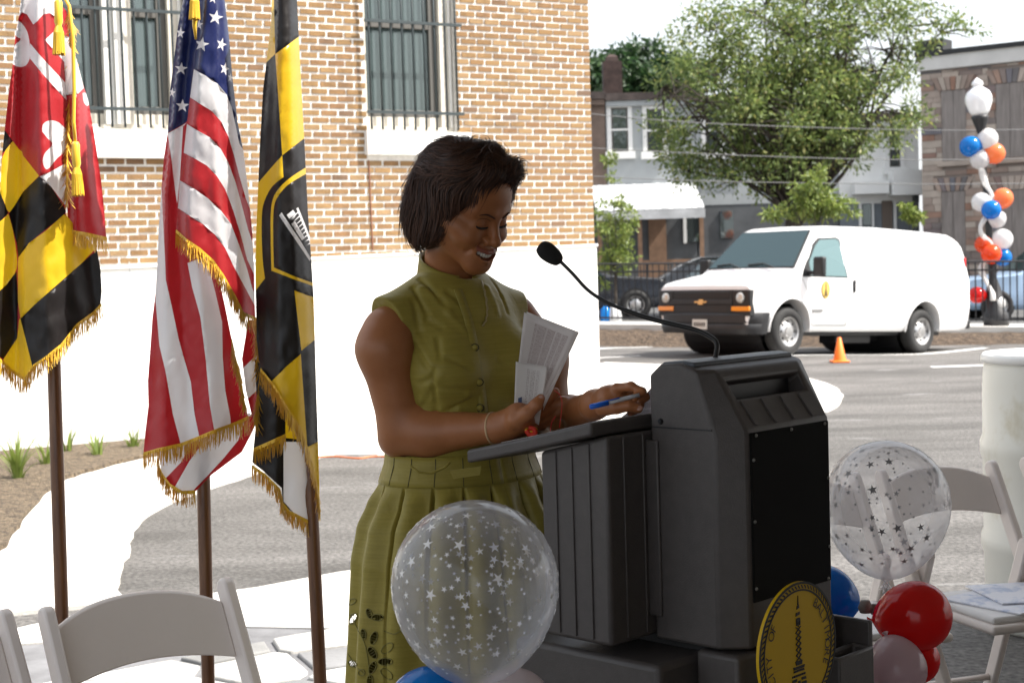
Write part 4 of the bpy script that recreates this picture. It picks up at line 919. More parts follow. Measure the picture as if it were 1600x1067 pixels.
# ================================================================== lectern
LP0 = Vector((0.400, 2.69, 0)); LE = Vector((0.70, 0.714, 0)).normalized(); LN = Vector((0.714, -0.70, 0)).normalized()
def L(a, b, z): return LP0+LE*a+LN*b+Vector((0, 0, z))
def lhit_a(px, py, a0):     # intersection with the plane a = a0 -> (b, z)
    p = plane_hit(px, py, LP0+LE*a0, LE); return (p-LP0).dot(LN), p.z
def lhit_b(px, py, b0):
    p = plane_hit(px, py, LP0+LN*b0, LN); return (p-LP0).dot(LE), p.z
LGREY = mat('lectern_plastic', (0.068, 0.059, 0.055), 0.5, var=0.08, scale=40, bump=0.25, bscale=350, bdist=0.002)
LTOP = mat('lectern_top_sky_sheen', (0.075, 0.085, 0.10), 0.45, bump=0.5, bscale=420, bdist=0.002)  # lighter bluish sky reflection put into the base colour
LBLK = mat('speaker_grille', (0.006, 0.0055, 0.005), 0.85, spec=0.15, bump=0.4, bscale=900, bdist=0.001)
lec = thing('lectern', 'dark grey moulded plastic lectern with speaker front and city seal', 'lectern', L(0.1, -0.2, 0))
def lbox(mb, a0, a1, b0, b1, z0, z1):
    return mb.hexa([L(a0, b0, z0), L(a1, b0, z0), L(a1, b1, z0), L(a0, b1, z0), L(a0, b0, z1), L(a1, b0, z1), L(a1, b1, z1), L(a0, b1, z1)])
AL, AR = -0.022, 0.312; ZH0 = 0.822; ZTOP = 1.329
mb = MB(); rings = []
for a, fr, tp_ in ((AL, -0.045, 0.0), (AL+0.038, 0.0, 0.0), (AR-0.038, 0.0, 0.0), (AR, -0.045, 0.0)):
    sl_ = fr*0.35
    rings.append([L(a, -0.19, ZH0), L(a, fr, ZH0), L(a, fr, 1.213+sl_), L(a, -0.066+sl_, 1.318), L(a, -0.085+sl_*0.5, ZTOP-0.006), L(a, -0.12, ZTOP+0.003), L(a, -0.165, ZTOP), L(a, -0.19, ZTOP-0.02)])
mb.loft(rings); hood = mb.build('speaker_hood', LGREY, lec, world=True)
c = MB()   # grab slot in the sloping face
s0 = lhit_b(1117, 594, -0.05); 
def slope(a, t, o):  # t 0 bottom..1 top on sloping face
    nrm = (LN*0.105+Vector((0, 0, 0.066))).normalized(); return L(a, lerp(0, -0.066, t), lerp(1.213, 1.318, t))+nrm*o
def to_local(par, vs): mi = wmat(par).inverted(); return [tuple(mi @ Vector(v)) for v in vs]
c.hexa(to_local(hood, [slope(0.035, 0.52, -0.06), slope(0.255, 0.52, -0.06), slope(0.255, 0.52, 0.03), slope(0.035, 0.52, 0.03), slope(0.03, 0.82, -0.06), slope(0.26, 0.82, -0.06), slope(0.26, 0.82, 0.03), slope(0.03, 0.82, 0.03)]))
bool_diff(hood, [c])
md = hood.modifiers.new('bevel', 'BEVEL'); md.width = 0.007; md.segments = 3; md.limit_method = 'ANGLE'; md.angle_limit = R(30)
hood.data.polygons.foreach_set('use_smooth', [True]*len(hood.data.polygons)); shade_angle(hood, 28)
mb = MB(); lbox(mb, 0.04, 0.25, -0.075, -0.0725, 1.26, 1.30); mb.build('slot_lining', BLACK, lec, world=True)
mb = MB(); rings = []   # textured cap on top
for a in (AL+0.012, AR-0.012): rings.append([L(a, -0.178, ZTOP-0.004), L(a, -0.165, ZTOP+0.0035), L(a, -0.12, ZTOP+0.0065), L(a, -0.095, ZTOP+0.0035), L(a, -0.095, ZTOP-0.006), L(a, -0.12, ZTOP-0.004)])
mb.loft(rings); mb.build('top_cap', LTOP, lec, world=True, bevel=0.004)
for a in (0.045, 0.105, 0.165, 0.225):
    mb = MB(); mb.hexa([slope(a, 0.06, -0.002), slope(a+0.008, 0.06, -0.002), slope(a+0.008, 0.06, 0.003), slope(a, 0.06, 0.003), slope(a-0.006, 0.46, -0.002), slope(a+0.002, 0.46, -0.002), slope(a+0.002, 0.46, 0.003), slope(a-0.006, 0.46, 0.003)]); mb.build('rib', LGREY, hood, world=True)
gz0, gz1 = 0.905, 1.208; BOLTM = mat('bolt_steel', (0.22, 0.21, 0.19), 0.4, metal=0.7)
mb = MB(); lbox(mb, AL+0.043, AR-0.043, -0.002, 0.004, gz0, gz1); gpan = mb.build('speaker_grille', LBLK, lec, world=True, bevel=0.002)
for (a, z) in ((0.035, 1.203), (0.145, 1.203), (0.255, 1.203), (0.026, 1.16), (0.263, 1.10), (0.026, 1.05), (0.263, 0.97), (0.026, 0.93), (0.145, 0.91), (0.257, 0.91)):
    mb = MB(); mb.lathe([(0.0035, 0.0), (0.0032, 0.0015), (0.0015, 0.003)], 10, L(a, 0.004, z), LN.to_track_quat('Z', 'Y').to_matrix()); mb.build('bolt', BOLTM, gpan, world=True, smooth=True)
mb = MB(); lbox(mb, AL-0.006, AL+0.001, -0.205, -0.17, 0.865, 1.19); mb.build('hinge_strip', LGREY, lec, world=True, bevel=0.003)
mb = MB(); lbox(mb, AL-0.0015, AL+0.001, -0.185, -0.05, 1.213, 1.2155); mb.build('seam', BLACK, lec, world=True)
mb = MB(); mb.lathe([(0.006, 0), (0.004, 0.004)], 12, L(AL, -0.165, 1.225), (-LE).to_track_quat('Z', 'Y').to_matrix()); mb.build('screw', BLACK, lec, world=True)
# desk box
A0, Bf, Bb = -0.137, -0.197, -0.362
prof = [lhit_a(px, py, -0.165) for px, py in ((923, 659.5), (820, 684), (728, 703))]
def desk_z(b):
    pr = sorted(prof); 
    if b <= pr[0][0]: return lerp(pr[0][1], pr[1][1], (b-pr[0][0])/(pr[1][0]-pr[0][0]))
    for i in range(len(pr)-1):
        if b <= pr[i+1][0]: return lerp(pr[i][1], pr[i+1][1], (b-pr[i][0])/(pr[i+1][0]-pr[i][0]))
    return lerp(pr[-2][1], pr[-1][1], (b-pr[-2][0])/(pr[-1][0]-pr[-2][0]))
DT = 0.026
mb = MB(); rings = []
for a in (A0, 0.24): rings.append([L(a, Bb, 0.826), L(a, Bf, 0.826), L(a, Bf, desk_z(Bf)-DT-0.004), L(a, Bb, desk_z(Bb)-DT-0.004)])
mb.loft(rings); mb.build('desk_box', LGREY, lec, world=True, bevel=0.008, seg=3)
for b in (Bf-0.043, Bf-0.085, Bf-0.125):
    mb = MB(); lbox(mb, A0-0.003, A0+0.002, b-0.002, b+0.002, 0.835, desk_z(b)-DT-0.01); mb.build('rib', LGREY, lec, world=True, bevel=0.0015)
for a in (A0+0.045, A0+0.10, A0+0.15):
    mb = MB(); lbox(mb, a-0.002, a+0.002, Bf-0.002, Bf+0.003, 0.835, desk_z(Bf)-DT-0.01); mb.build('rib', LGREY, lec, world=True, bevel=0.0015)
mb = MB(); pr = sorted(prof); rings = []
for a in (-0.165, 0.27): rings.append([L(a, b, z) for b, z in pr]+[L(a, b, z-DT) for i, (b, z) in reversed(list(enumerate(pr)))])
mb.loft(rings); mb.build('reading_desk', LGREY, lec, world=True, bevel=0.006, seg=3)
# base
mb = MB(); lbox(mb, -0.112, 0.40, -0.47, -0.11, 0.0, 0.80); mb.build('base', LGREY, lec, world=True, bevel=0.012, seg=3)
mb = MB(); lbox(mb, -0.02, 0.285, -0.10, -0.004, 0.0, 0.815); mb.build('base_front', LGREY, lec, world=True, bevel=0.01, seg=3)
mb = MB(); lbox(mb, 0.02, 0.27, -0.45, -0.05, 0.801, 0.821); mb.build('base_neck', BLACK, lec, world=True)
def tray(a0, a1, b0, b1, z0, z1, nm):
    t = 0.008; mb = MB(); lbox(mb, a0, a0+t, b0, b1, z0, z1); lbox(mb, a1-t, a1, b0, b1, z0, z1); lbox(mb, a0+t, a1-t, b0, b0+t, z0, z1); lbox(mb, a0+t, a1-t, b1-t, b1, z0, z1); lbox(mb, a0+t, a1-t, b0+t, b1-t, z0, z1-0.05)
    for v in (0,): pass
    o = mb.build(nm, LGREY, lec, world=True, bevel=0.003); return o
mb = MB()
def open_box(a0, a1, b0, b1, z0, z1, t=0.010, dip=0.05):
    mb = MB(); o = [(a0, b0), (a1, b0), (a1, b1), (a0, b1)]; i_ = [(a0+t, b0+t), (a1-t, b0+t), (a1-t, b1-t), (a0+t, b1-t)]
    vs = [L(*p, z0) for p in o]+[L(*p, z1) for p in o]+[L(*p, z1) for p in i_]+[L(*p, z1-dip) for p in i_]
    mb.add(vs, [(3, 2, 1, 0)]+[(k, (k+1) % 4, 4+(k+1) % 4, 4+k) for k in range(4)]+[(4+k, 4+(k+1) % 4, 8+(k+1) % 4, 8+k) for k in range(4)]+[(8+k, 8+(k+1) % 4, 12+(k+1) % 4, 12+k) for k in range(4)]+[(12, 13, 14, 15)]); return mb
ta, tz = lhit_b(1364, 968, 0.05)
open_box(AR+0.012, ta, -0.20, 0.05, 0.70, tz).build('side_tray', LGREY, lec, world=True, bevel=0.004)
mb = MB(); lbox(mb, AR+0.016, ta-0.006, -0.2, 0.044, 0.0, 0.698); mb.build('base_side', LGREY, lec, world=True, bevel=0.01)
open_box(0.20, AR+0.008, 0.012, 0.062, 0.70, tz-0.045).build('side_tray', LGREY, lec, world=True, bevel=0.004)
mb = MB(); lbox(mb, 0.0, AR+0.006, 0.0, 0.058, 0.0, 0.698); mb.build('base_side', LGREY, lec, world=True, bevel=0.01)
# seal
sa, sz = lhit_b(1243, 1013, 0.068); SR = 0.119; SO = 0.068
SEAL_Y = mat('seal_yellow', (0.56, 0.345, 0.004), 0.55, spec=0.3); SEAL_K = mat('seal_black', (0.012, 0.011, 0.010), 0.6)
def S(x, y, o): return L(sa+x, SO+o, sz+y)
def disc(r0, r1, o0, o1, n=64):
    mb = MB(); vs = []
    for k in range(n):
        ca, sn = math.cos(2*math.pi*k/n), math.sin(2*math.pi*k/n); vs += [S(r1*ca, r1*sn, o0), S(r1*ca, r1*sn, o1), S(r0*ca, r0*sn, o1), S(r0*ca, r0*sn, o0)]
    mb.add(vs, [(4*k+j, 4*((k+1) % n)+j, 4*((k+1) % n)+(j+1) % 4, 4*k+(j+1) % 4) for k in range(n) for j in range(4)]); return mb
seal = disc(0.0005, SR, 0, 0.006).build('city_seal', SEAL_Y, lec, world=True)
disc(SR*0.965, SR*1.0, 0.006, 0.0072).build('outer_ring', SEAL_K, seal, world=True); disc(SR*0.865, SR*0.89, 0.006, 0.0072).build('inner_ring', SEAL_K, seal, world=True)
mb = MB(); n = 72
for k in range(n):
    a0 = 2*math.pi*k/n; a1 = a0+0.045; sk_ = 0.05
    mb.add([S(SR*.90*math.cos(a0), SR*.90*math.sin(a0), .007), S(SR*.90*math.cos(a1), SR*.90*math.sin(a1), .007), S(SR*.955*math.cos(a1+sk_), SR*.955*math.sin(a1+sk_), .007), S(SR*.955*math.cos(a0+sk_), SR*.955*math.sin(a0+sk_), .007)], [(0, 1, 2, 3)])
rope = mb.build('rope_border', SEAL_K, seal, world=True); rope['kind'] = 'stuff'
def letter_mesh(ch, size):
    cu = bpy.data.curves.new('t', 'FONT'); cu.body = ch; cu.size = size; cu.align_x = 'CENTER'; ob = bpy.data.objects.new('t', cu); COL.objects.link(ob)
    bpy.context.view_layer.update(); me = bpy.data.meshes.new_from_object(ob.evaluated_get(bpy.context.evaluated_depsgraph_get()))
    vs = [v.co.copy() for v in me.vertices]; fs = [tuple(p.vertices) for p in me.polygons]; bpy.data.objects.remove(ob); return vs, fs
def put_text(txt, ang0, ang1, r, size):
    for i, ch in enumerate(txt):
        if ch == ' ': continue
        a = R(lerp(ang0, ang1, i/(len(txt)-1))); vs, fs = letter_mesh(ch, size); mb = MB(); rot = a-math.pi/2
        mb.add([S(r*math.cos(a)+v.x*math.cos(rot)-v.y*math.sin(rot), r*math.sin(a)+v.x*math.sin(rot)+v.y*math.cos(rot), 0.0075) for v in vs], fs); mb.build('letter', SEAL_K, seal, world=True)
put_text('CITY  OF', 207, 146, SR*0.70, 0.024); put_text('BALTIMORE', 53, -24, SR*0.70, 0.024)
def mon(name, polys):
    mb = MB()
    for p in polys: mb.prism(p, lambda x, y: S(x*SR, y*SR, 0.0058), lambda x, y: S(x*SR, y*SR, 0.0075))
    o = mb.build(name, SEAL_K, seal, world=True); o['kind'] = 'stuff'; return o
sp_ = [[(-.035, .60), (.03, .62), (.02, .66), (-.02, .65)], [(-.01, .66), (.015, .66), (.004, .80)], [(-.05, .42), (.05, .42), (.045, .47), (-.045, .47)], [(-.06, .50), (.04, .52), (.04, .56), (-.05, .55)], [(-.05, .36), (-.03, .36), (-.03, .42), (-.05, .42)], [(.03, .36), (.05, .36), (.05, .42), (.03, .42)], [(-.01, .34), (.01, .34), (.01, .42), (-.01, .42)]]
for k in range(6):
    y0 = 0.34-k*0.085; w0 = 0.075; sp_ += [[(-w0, y0), (-w0+.03, y0), (w0, y0-.085), (w0-.03, y0-.085)], [(w0-.03, y0), (w0, y0), (-w0+.03, y0-.085), (-w0, y0-.085)]]
sp_ += [[(-.09, -.17), (.09, -.17), (.07, -.23), (-.07, -.23)], [(-.15, -.25), (.15, -.25), (.13, -.29), (-.13, -.29)], [(-.12, -.30), (.12, -.30), (.14, -.33), (-.14, -.33)]]
for k in range(7): sp_ += [[(-.17+k*.05, -.37), (-.135+k*.05, -.37), (-.145+k*.05, -.40), (-.18+k*.05, -.40)]]
for k in range(5): sp_ += [[(-.17-(k*.012), -.43-k*.07), (-.06, -.43-k*.07), (-.07, -.47-k*.07), (-.18-(k*.012), -.47-k*.07)], [(.06, -.43-k*.07), (.17+(k*.012), -.43-k*.07), (.18+(k*.012), -.47-k*.07), (.07, -.47-k*.07)]]
sp_ += [[(-.025, -.47), (.025, -.47), (.03, -.66), (-.03, -.66)], [(-.6, -.70), (-.28, -.68), (-.28, -.72), (-.6, -.73)], [(.28, -.70), (.6, -.70), (.6, -.73), (.28, -.73)]]
mon('monument_print', sp_)
# ================================================================== microphone
mp = [(1130, 552), (1120, 537), (1106, 524), (1082, 514), (1040, 504), (1000, 493), (960, 478), (935, 465), (915, 450), (895, 428), (872, 405)]
base_m = L(0.10, -0.13, ZTOP+0.004)
mic = thing('microphone', 'black gooseneck microphone rising from the lectern top', 'microphone', base_m)
d0 = proj(base_m)[2]; pts = [base_m]+[P(a, b, lerp(d0, d0+0.10, i/10)) for i, (a, b) in enumerate(mp)][1:]
mb = MB(); pp = catmull(pts, 6); mb.tube(pp, [0.0048 if i < len(pp)*0.55 else 0.0036 for i in range(len(pp))], 10); mb.build('gooseneck', BLACK, mic, world=True, smooth=True)
mb = MB(); a_ = P(874, 408, d0+0.10); b_ = P(842, 383, d0+0.105); ax_ = b_-a_; rq_ = Vector((0, 0, 1)).rotation_difference(ax_.normalized()).to_matrix(); ln = ax_.length
mb.lathe([(v.x, v.y) for v in catmull([(0.005, -0.004, 0), (0.011, 0.0, 0), (0.0155, ln*0.2, 0), (0.018, ln*0.5, 0), (0.017, ln*0.75, 0), (0.011, ln*0.95, 0), (0.001, ln, 0)], 5)], 32, a_, rq_); mb.build('foam_head', mat('foam', (0.012, 0.011, 0.011), 0.95, bump=0.6, bscale=600, bdist=0.002), mic, world=True, smooth=True)
# ================================================================== folding chairs
CHW = mat('chair_white_resin', (0.68, 0.61, 0.56), 0.45, var=0.03, scale=3)
def seg_bar(mb, p, q, w_, t_, side):
    p = Vector(p); q = Vector(q); d = (q-p).normalized(); s_ = Vector(side).normalized(); u = s_.cross(d).normalized()
    n = 10; rings = []
    L_ = (q-p).length
    prof = []
    for i in range(7): a = math.pi*i/6; prof.append((-w_/2*math.cos(a), -w_/2*math.sin(a)*0.9))
    pts2 = [(x, y) for x, y in prof]+[(x, L_-y) for x, y in reversed(prof)]
    mb.prism(pts2, lambda x, y: p+u*x+d*y-s_*t_/2, lambda x, y: p+u*x+d*y+s_*t_/2); return mb
def make_chair(label):
    t = thing('folding_chair', label, 'chair', group='white folding chairs'); X = 0.205
    for s in (-1, 1):
        mb = MB(); seg_bar(mb, (s*X, 0.20, 0.03), (s*X, -0.235, 0.815), 0.050, 0.026, (1, 0, 0)); mb.build('post', CHW, t, bevel=0.006, seg=2)
        mb = MB(); seg_bar(mb, (s*(X-0.03), -0.25, 0.03), (s*(X-0.03), -0.03, 0.60), 0.045, 0.024, (1, 0, 0)); mb.build('rear_leg', CHW, t, bevel=0.006, seg=2)
    mb = MB(); n = 24; rings = []
    for i in range(n+1):
        u = lerp(-1, 1, i/n); x = u*(X-0.012); cv = -0.045*(1-u*u); zt = 0.805+0.022*(1-u**2)-0.02*abs(u)**3; zb = 0.672+0.022*(1-u*u); dy = -0.235+cv
        sl_ = 0.235+0.2; yb = dy+0.545*(zt-zb)*1.0
        rings.append([Vector((x, yb+0.008, zb)), Vector((x, yb-0.008, zb)), Vector((x, dy-0.008, zt)), Vector((x, dy+0.008, zt))])
    mb.loft(rings); mb.build('back_panel', CHW, t, autosmooth=45, bevel=0.005)
    mb = MB(); mb.box((0, 0.10, 0.435), (0.37, 0.40, 0.028)); st = mb.build('seat', CHW, t, bevel=0.012, seg=3)
    mb = MB(); mb.box((0, 0.10, 0.458), (0.34, 0.36, 0.022)); mb.build('seat_pad', mat('seat_vinyl', (0.66, 0.64, 0.62), 0.5), st, bevel=0.010, seg=3)
    mb = MB(); mb.tube([(-X, 0.13, 0.16), (X, 0.13, 0.16)], 0.011, 8); mb.build('stretcher', CHW, t, smooth=True)
    mb = MB(); mb.tube([(-X+.03, -0.21, 0.14), (X-.03, -0.21, 0.14)], 0.011, 8); mb.build('stretcher', CHW, t, smooth=True)
    return t
def put_chair(c, p1, p2, z=0.83):   # pixel positions of the left and right post tops
    def at(px, py):
        r = ray(px, py); return CAMLOC+r*((z-H)/r.z)
    a, b = at(*p1), at(*p2); mid = (a+b)/2; e = (b-a); e.z = 0; e.normalize(); fw = Vector((e.y, -e.x, 0))
    # local x -> e or -e so that local y = fw (towards camera side)
    ang = math.atan2(fw.y, fw.x)-math.pi/2; c.rotation_euler = (0, 0, ang); base = mid+fw*0.235; c.location = (base.x, base.y, 0); return c
ch1 = put_chair(make_chair('white folding chair in front of the left flag poles'), (78, 952), (348, 908))
def chair_copy(label, p1, p2):
    c = copy_tree(ch1); c['label'] = label; return put_chair(c, p1, p2)
chair_copy('white folding chair cut off by the lower left corner of the photo', (-285, 1010), (-22, 962))
ch3 = chair_copy('white folding chair with papers on its seat beside the barrel', (1366, 738), (1560, 722))
chair_copy('white folding chair cut off by the right edge of the photo', (1592, 718), (1775, 703))
chair_copy('white folding chair seen through the clear star balloon by the lectern', (1150, 757), (1338, 741))
bpy.context.view_layer.update()
mw = wmat(ch3); PAPER = mat('paper_white', (0.74, 0.73, 0.74), 0.7)
for i, (x, y, a, w_, h_) in enumerate(((0.02, 0.12, 0.3, 0.22, 0.28), (-0.06, 0.07, -0.2, 0.20, 0.26))):
    mb = MB(); rt = Matrix.Rotation(a, 3, 'Z'); mb.box((0, 0, 0), (w_, h_, 0.004)); o = mb.build('brochure', mat('brochure%d' % i, (0.70, 0.71, 0.76), 0.6, col2=(0.42, 0.48, 0.62), scale=9, contrast=(0.5, 0.6)))
    o.location = mw @ Vector((x, y, 0.4725+0.006*i)); o.rotation_euler = (0, 0, ch3.rotation_euler[2]+a); tag(o, ['printed brochure lying under another on the right chair seat', 'upper printed brochure lying on the right chair seat'][i], 'brochure', 'brochures on the chair seat')
# ================================================================== white plastic barrel
bd = 6.1; bx_ = FARX(1652, bd); bar = thing('barrel', 'dirty white plastic barrel behind the right folding chairs', 'barrel', (bx_, bd, 0))
BARR = mat('barrel_plastic', (0.72, 0.70, 0.62), 0.45, col2=(0.42, 0.34, 0.16), scale=3.2, contrast=(0.56, 0.80), stretch=(1, 1, 0.7), detail=8)
mb = MB(); r = 0.298; hb = 1.10
mb.lathe([(r*0.86, 0.0), (r*0.93, 0.02), (r*0.955, 0.08), (r*0.965, 0.30), (r, 0.33), (r, 0.37), (r*0.965, 0.40), (r*0.97, 0.68), (r, 0.71), (r, 0.75), (r*0.965, 0.78), (r*0.96, 0.98), (r*0.945, 1.04), (r*0.93, hb-0.02)], 48); mb.build('shell', BARR, bar, smooth=True)
mb = MB(); mb.lathe([(r*0.92, hb-0.035), (r*0.972, hb-0.028), (r*0.972, hb-0.005), (r*0.94, hb+0.006), (r*0.88, hb), (r*0.86, hb-0.025), (0.002, hb-0.022)], 48, cap=False); mb.build('lid', mat('lid_plastic', (0.76, 0.75, 0.72), 0.4), bar, smooth=True)
# ================================================================== balloons by the lectern
def clear_bal(name, lo=0.075, hi=0.55):
    m, nt, b, out = new_mat(name); nt.nodes.remove(b)
    tr = nt.nodes.new('ShaderNodeBsdfTransparent'); tr.inputs[0].default_value = (0.985, 0.985, 0.99, 1)
    df = nt.nodes.new('ShaderNodeBsdfDiffuse'); df.inputs[0].default_value = (0.75, 0.75, 0.78, 1); tl = nt.nodes.new('ShaderNodeBsdfTranslucent'); tl.inputs[0].default_value = (0.8, 0.8, 0.83, 1)
    gl = nt.nodes.new('ShaderNodeBsdfGlossy'); gl.inputs['Roughness'].default_value = 0.06
    lw = nt.nodes.new('ShaderNodeLayerWeight'); lw.inputs[0].default_value = 0.5
    a = nt.nodes.new('ShaderNodeAddShader'); m0 = nt.nodes.new('ShaderNodeMixShader'); m0.inputs[0].default_value = 0.5; nt.links.new(df.outputs[0], m0.inputs[1]); nt.links.new(tl.outputs[0], m0.inputs[2])
    mr = nt.nodes.new('ShaderNodeMapRange'); mr.inputs[3].default_value = lo; mr.inputs[4].default_value = hi; nt.links.new(lw.outputs['Facing'], mr.inputs[0])
    m1 = nt.nodes.new('ShaderNodeMixShader'); nt.links.new(mr.outputs[0], m1.inputs[0]); nt.links.new(tr.outputs[0], m1.inputs[1]); nt.links.new(m0.outputs[0], m1.inputs[2])
    pw = nt.nodes.new('ShaderNodeMath'); pw.operation = 'POWER'; pw.inputs[1].default_value = 3.5; nt.links.new(lw.outputs['Facing'], pw.inputs[0])
    fr = nt.nodes.new('ShaderNodeMapRange'); fr.inputs[3].default_value = 0.03; fr.inputs[4].default_value = 0.5; nt.links.new(pw.outputs[0], fr.inputs[0]); m2 = nt.nodes.new('ShaderNodeMixShader'); nt.links.new(fr.outputs[0], m2.inputs[0]); nt.links.new(m1.outputs[0], m2.inputs[1]); nt.links.new(gl.outputs[0], m2.inputs[2])
    nt.links.new(m2.outputs[0], out.inputs[0]); return m
CLEAR = clear_bal('clear_latex')
def star_balloon(label, px, py, d, r, starm, nst, seed, aim=(0.02, 0, 1), big=1.0, skin=None):
    c = P(px, py, d); t = thing('star_balloon', label, 'balloon', c, group='clear star balloons'); q = Vector((0, 0, 1)).rotation_difference(Vector(aim).normalized()).to_matrix()
    pr = balloon_profile(r, 28); mb = MB(); mb.lathe(pr, 56, (0, 0, 0), q, cap=False); mb.build('skin', skin or CLEAR, t, smooth=True)
    rnd = random.Random(seed); mb = MB(); placed = []
    def surf(u, v):  # u azimuth, v polar angle from bottom
        rr = r*math.sin(v); z = -r*math.cos(v)
        if z < 0: z *= 1.22; rr *= (1-0.12*(-z/(1.22*r))**2)
        return Vector((rr*math.cos(u), rr*math.sin(u), z))
    k = 0
    while k < nst:
        u = rnd.uniform(0, 2*math.pi); v = math.acos(rnd.uniform(-0.93, 0.80)); 
        size = r*rnd.choice((0.022, 0.03, 0.03, 0.04, 0.045, 0.055, 0.07, 0.085))*big
        p = surf(u, v)
        if any((p-pp_).length < (size+ss)*1.05 for pp_, ss in placed): k += 0.2; continue
        placed.append((p, size)); du = (surf(u+0.01, v)-p).normalized(); dv = (surf(u, v+0.01)-p).normalized(); n_ = du.cross(dv).normalized(); 
        if n_.dot(p) < 0: n_ = -n_
        ph = rnd.uniform(0, 6.28); ring = []
        for j in range(10):
            a = ph+2*math.pi*j/10; rr = size*(1 if j % 2 == 0 else 0.36); ring.append(q @ (p+(du*math.cos(a)+dv*math.sin(a))*rr+n_*0.0008-n_*(rr*rr/(2*r))))
        mb.add([q @ (p+n_*0.0008)]+ring, [(0, 1+j, 1+(j+1) % 10) for j in range(10)]); k += 1
    o = mb.build('star_print', starm, t, fixn=False); o['kind'] = 'stuff'
    mb = MB(); zb = pr[0][1]; mb.lathe([(r*0.06, zb-0.01), (r*0.03, zb+0.008)], 10, (0, 0, 0), q); mb.build('knot', CLEAR, t, smooth=True)
    return t
STW = mat('star_white_ink', (0.78, 0.76, 0.74), 0.5); STG = mat('star_silver_ink', (0.27, 0.27, 0.28), 0.4)
star_balloon('clear balloon printed with white stars in front of the speaker', 742, 912, 2.42, 0.132, STW, 420, 4, big=0.92)
star_balloon('clear balloon printed with dark stars right of the lectern', 1385, 786, 3.35, 0.137, STG, 230, 9, skin=clear_bal('milky_latex', 0.17, 0.62))
gp2 = 'balloons at the foot of the lectern'
balloon('blue balloon below the white star balloon', P(672, 1112, 2.44), 0.072, B_BLUE, (-0.1, 0, 1), gp2)
balloon('pale white balloon below the white star balloon', P(803, 1104, 2.44), 0.062, bal_mat('balloon_pale', (0.70, 0.62, 0.62), 0.5), (0.1, 0, 1), gp2)
balloon('blue balloon tucked behind the lectern edge', P(1286, 930, 3.38), 0.068, B_BLUE, (-0.9, 0, 0.35), gp2)
balloon('large red balloon right of the lectern tray', P(1432, 962, 3.20), 0.073, B_RED, (1, -0.25, 0.12), gp2)
balloon('small red balloon below the large red one', P(1430, 1030, 3.27), 0.052, B_RED, (1, 0, -0.2), gp2)
balloon('translucent pink balloon at the lower right of the lectern', P(1402, 1045, 3.12), 0.060, bal_mat('balloon_pink', (0.66, 0.52, 0.55), 0.55), (0.1, -0.5, -0.6), gp2)
mb = MB(); kp = P(1352, 948, 3.3); mb.lathe([(0.012, -0.012), (0.016, 0), (0.010, 0.014)], 10, kp); mb.lathe([(0.008, -0.01), (0.012, 0), (0.006, 0.012)], 10, kp+Vector((0.02, 0, -0.006))); tag(mb.build('balloon_knot', mat('knot_grey', (0.25, 0.22, 0.20), 0.7), smooth=True), 'knot tying the balloon cluster beside the lectern', 'knot')
# orange cable on the ground
mb = MB(); mb.tube(catmull([G(a, b, 0.03) for a, b in ((470, 716), (520, 713), (560, 716), (590, 713), (680, 716), (760, 712))], 5), 0.008, 6); tag(mb.build('orange_cable', mat('cable_orange', (0.60, 0.16, 0.05), 0.6), smooth=True), 'orange cable lying along the edge of the asphalt', 'cable')
# plants in the mulch bed
def tuft(label, px, py, n, h_, sp_r, seed):
    rnd = random.Random(seed); b = G(px, py, 0.05); t = thing('grass_plant', label, 'plant', b, group='leafy clumps in the mulch bed')
    for k in range(n):
        a = rnd.uniform(0, 6.28); l = h_*rnd.uniform(0.6, 1.1); o = Vector((math.cos(a), math.sin(a), 0)); w_ = 0.011*rnd.uniform(.7, 1.2); sd = Vector((-o.y, o.x, 0)); st = o*rnd.uniform(0, 0.05); cv = rnd.uniform(.2, 1.0)*sp_r
        vs = []
        for i in range(6):
            u = i/5; p = st+o*cv*u**1.6+Vector((0, 0, l*(u-0.35*u*u*cv/sp_r))); ww = w_*(1-u)**0.6+0.001; vs += [p-sd*ww, p+sd*ww]
        mb = MB(); mb.add(vs, [(2*i, 2*i+1, 2*i+3, 2*i+2) for i in range(5)]); mb.build('leaf', LEAF_L, t, smooth=True)
tuft('largest leafy clump at the left edge of the mulch bed', 28, 746, 34, 0.40, 0.34, 1); tuft('leafy clump beside the left flag pole', 72, 724, 20, 0.28, 0.22, 2); tuft('leafy clump just right of the left flag pole', 104, 704, 18, 0.24, 0.16, 3); tuft('small leafy clump in the middle of the mulch bed', 152, 710, 16, 0.22, 0.14, 4); tuft('small leafy clump near the US flag edge', 208, 697, 18, 0.20, 0.16, 5)
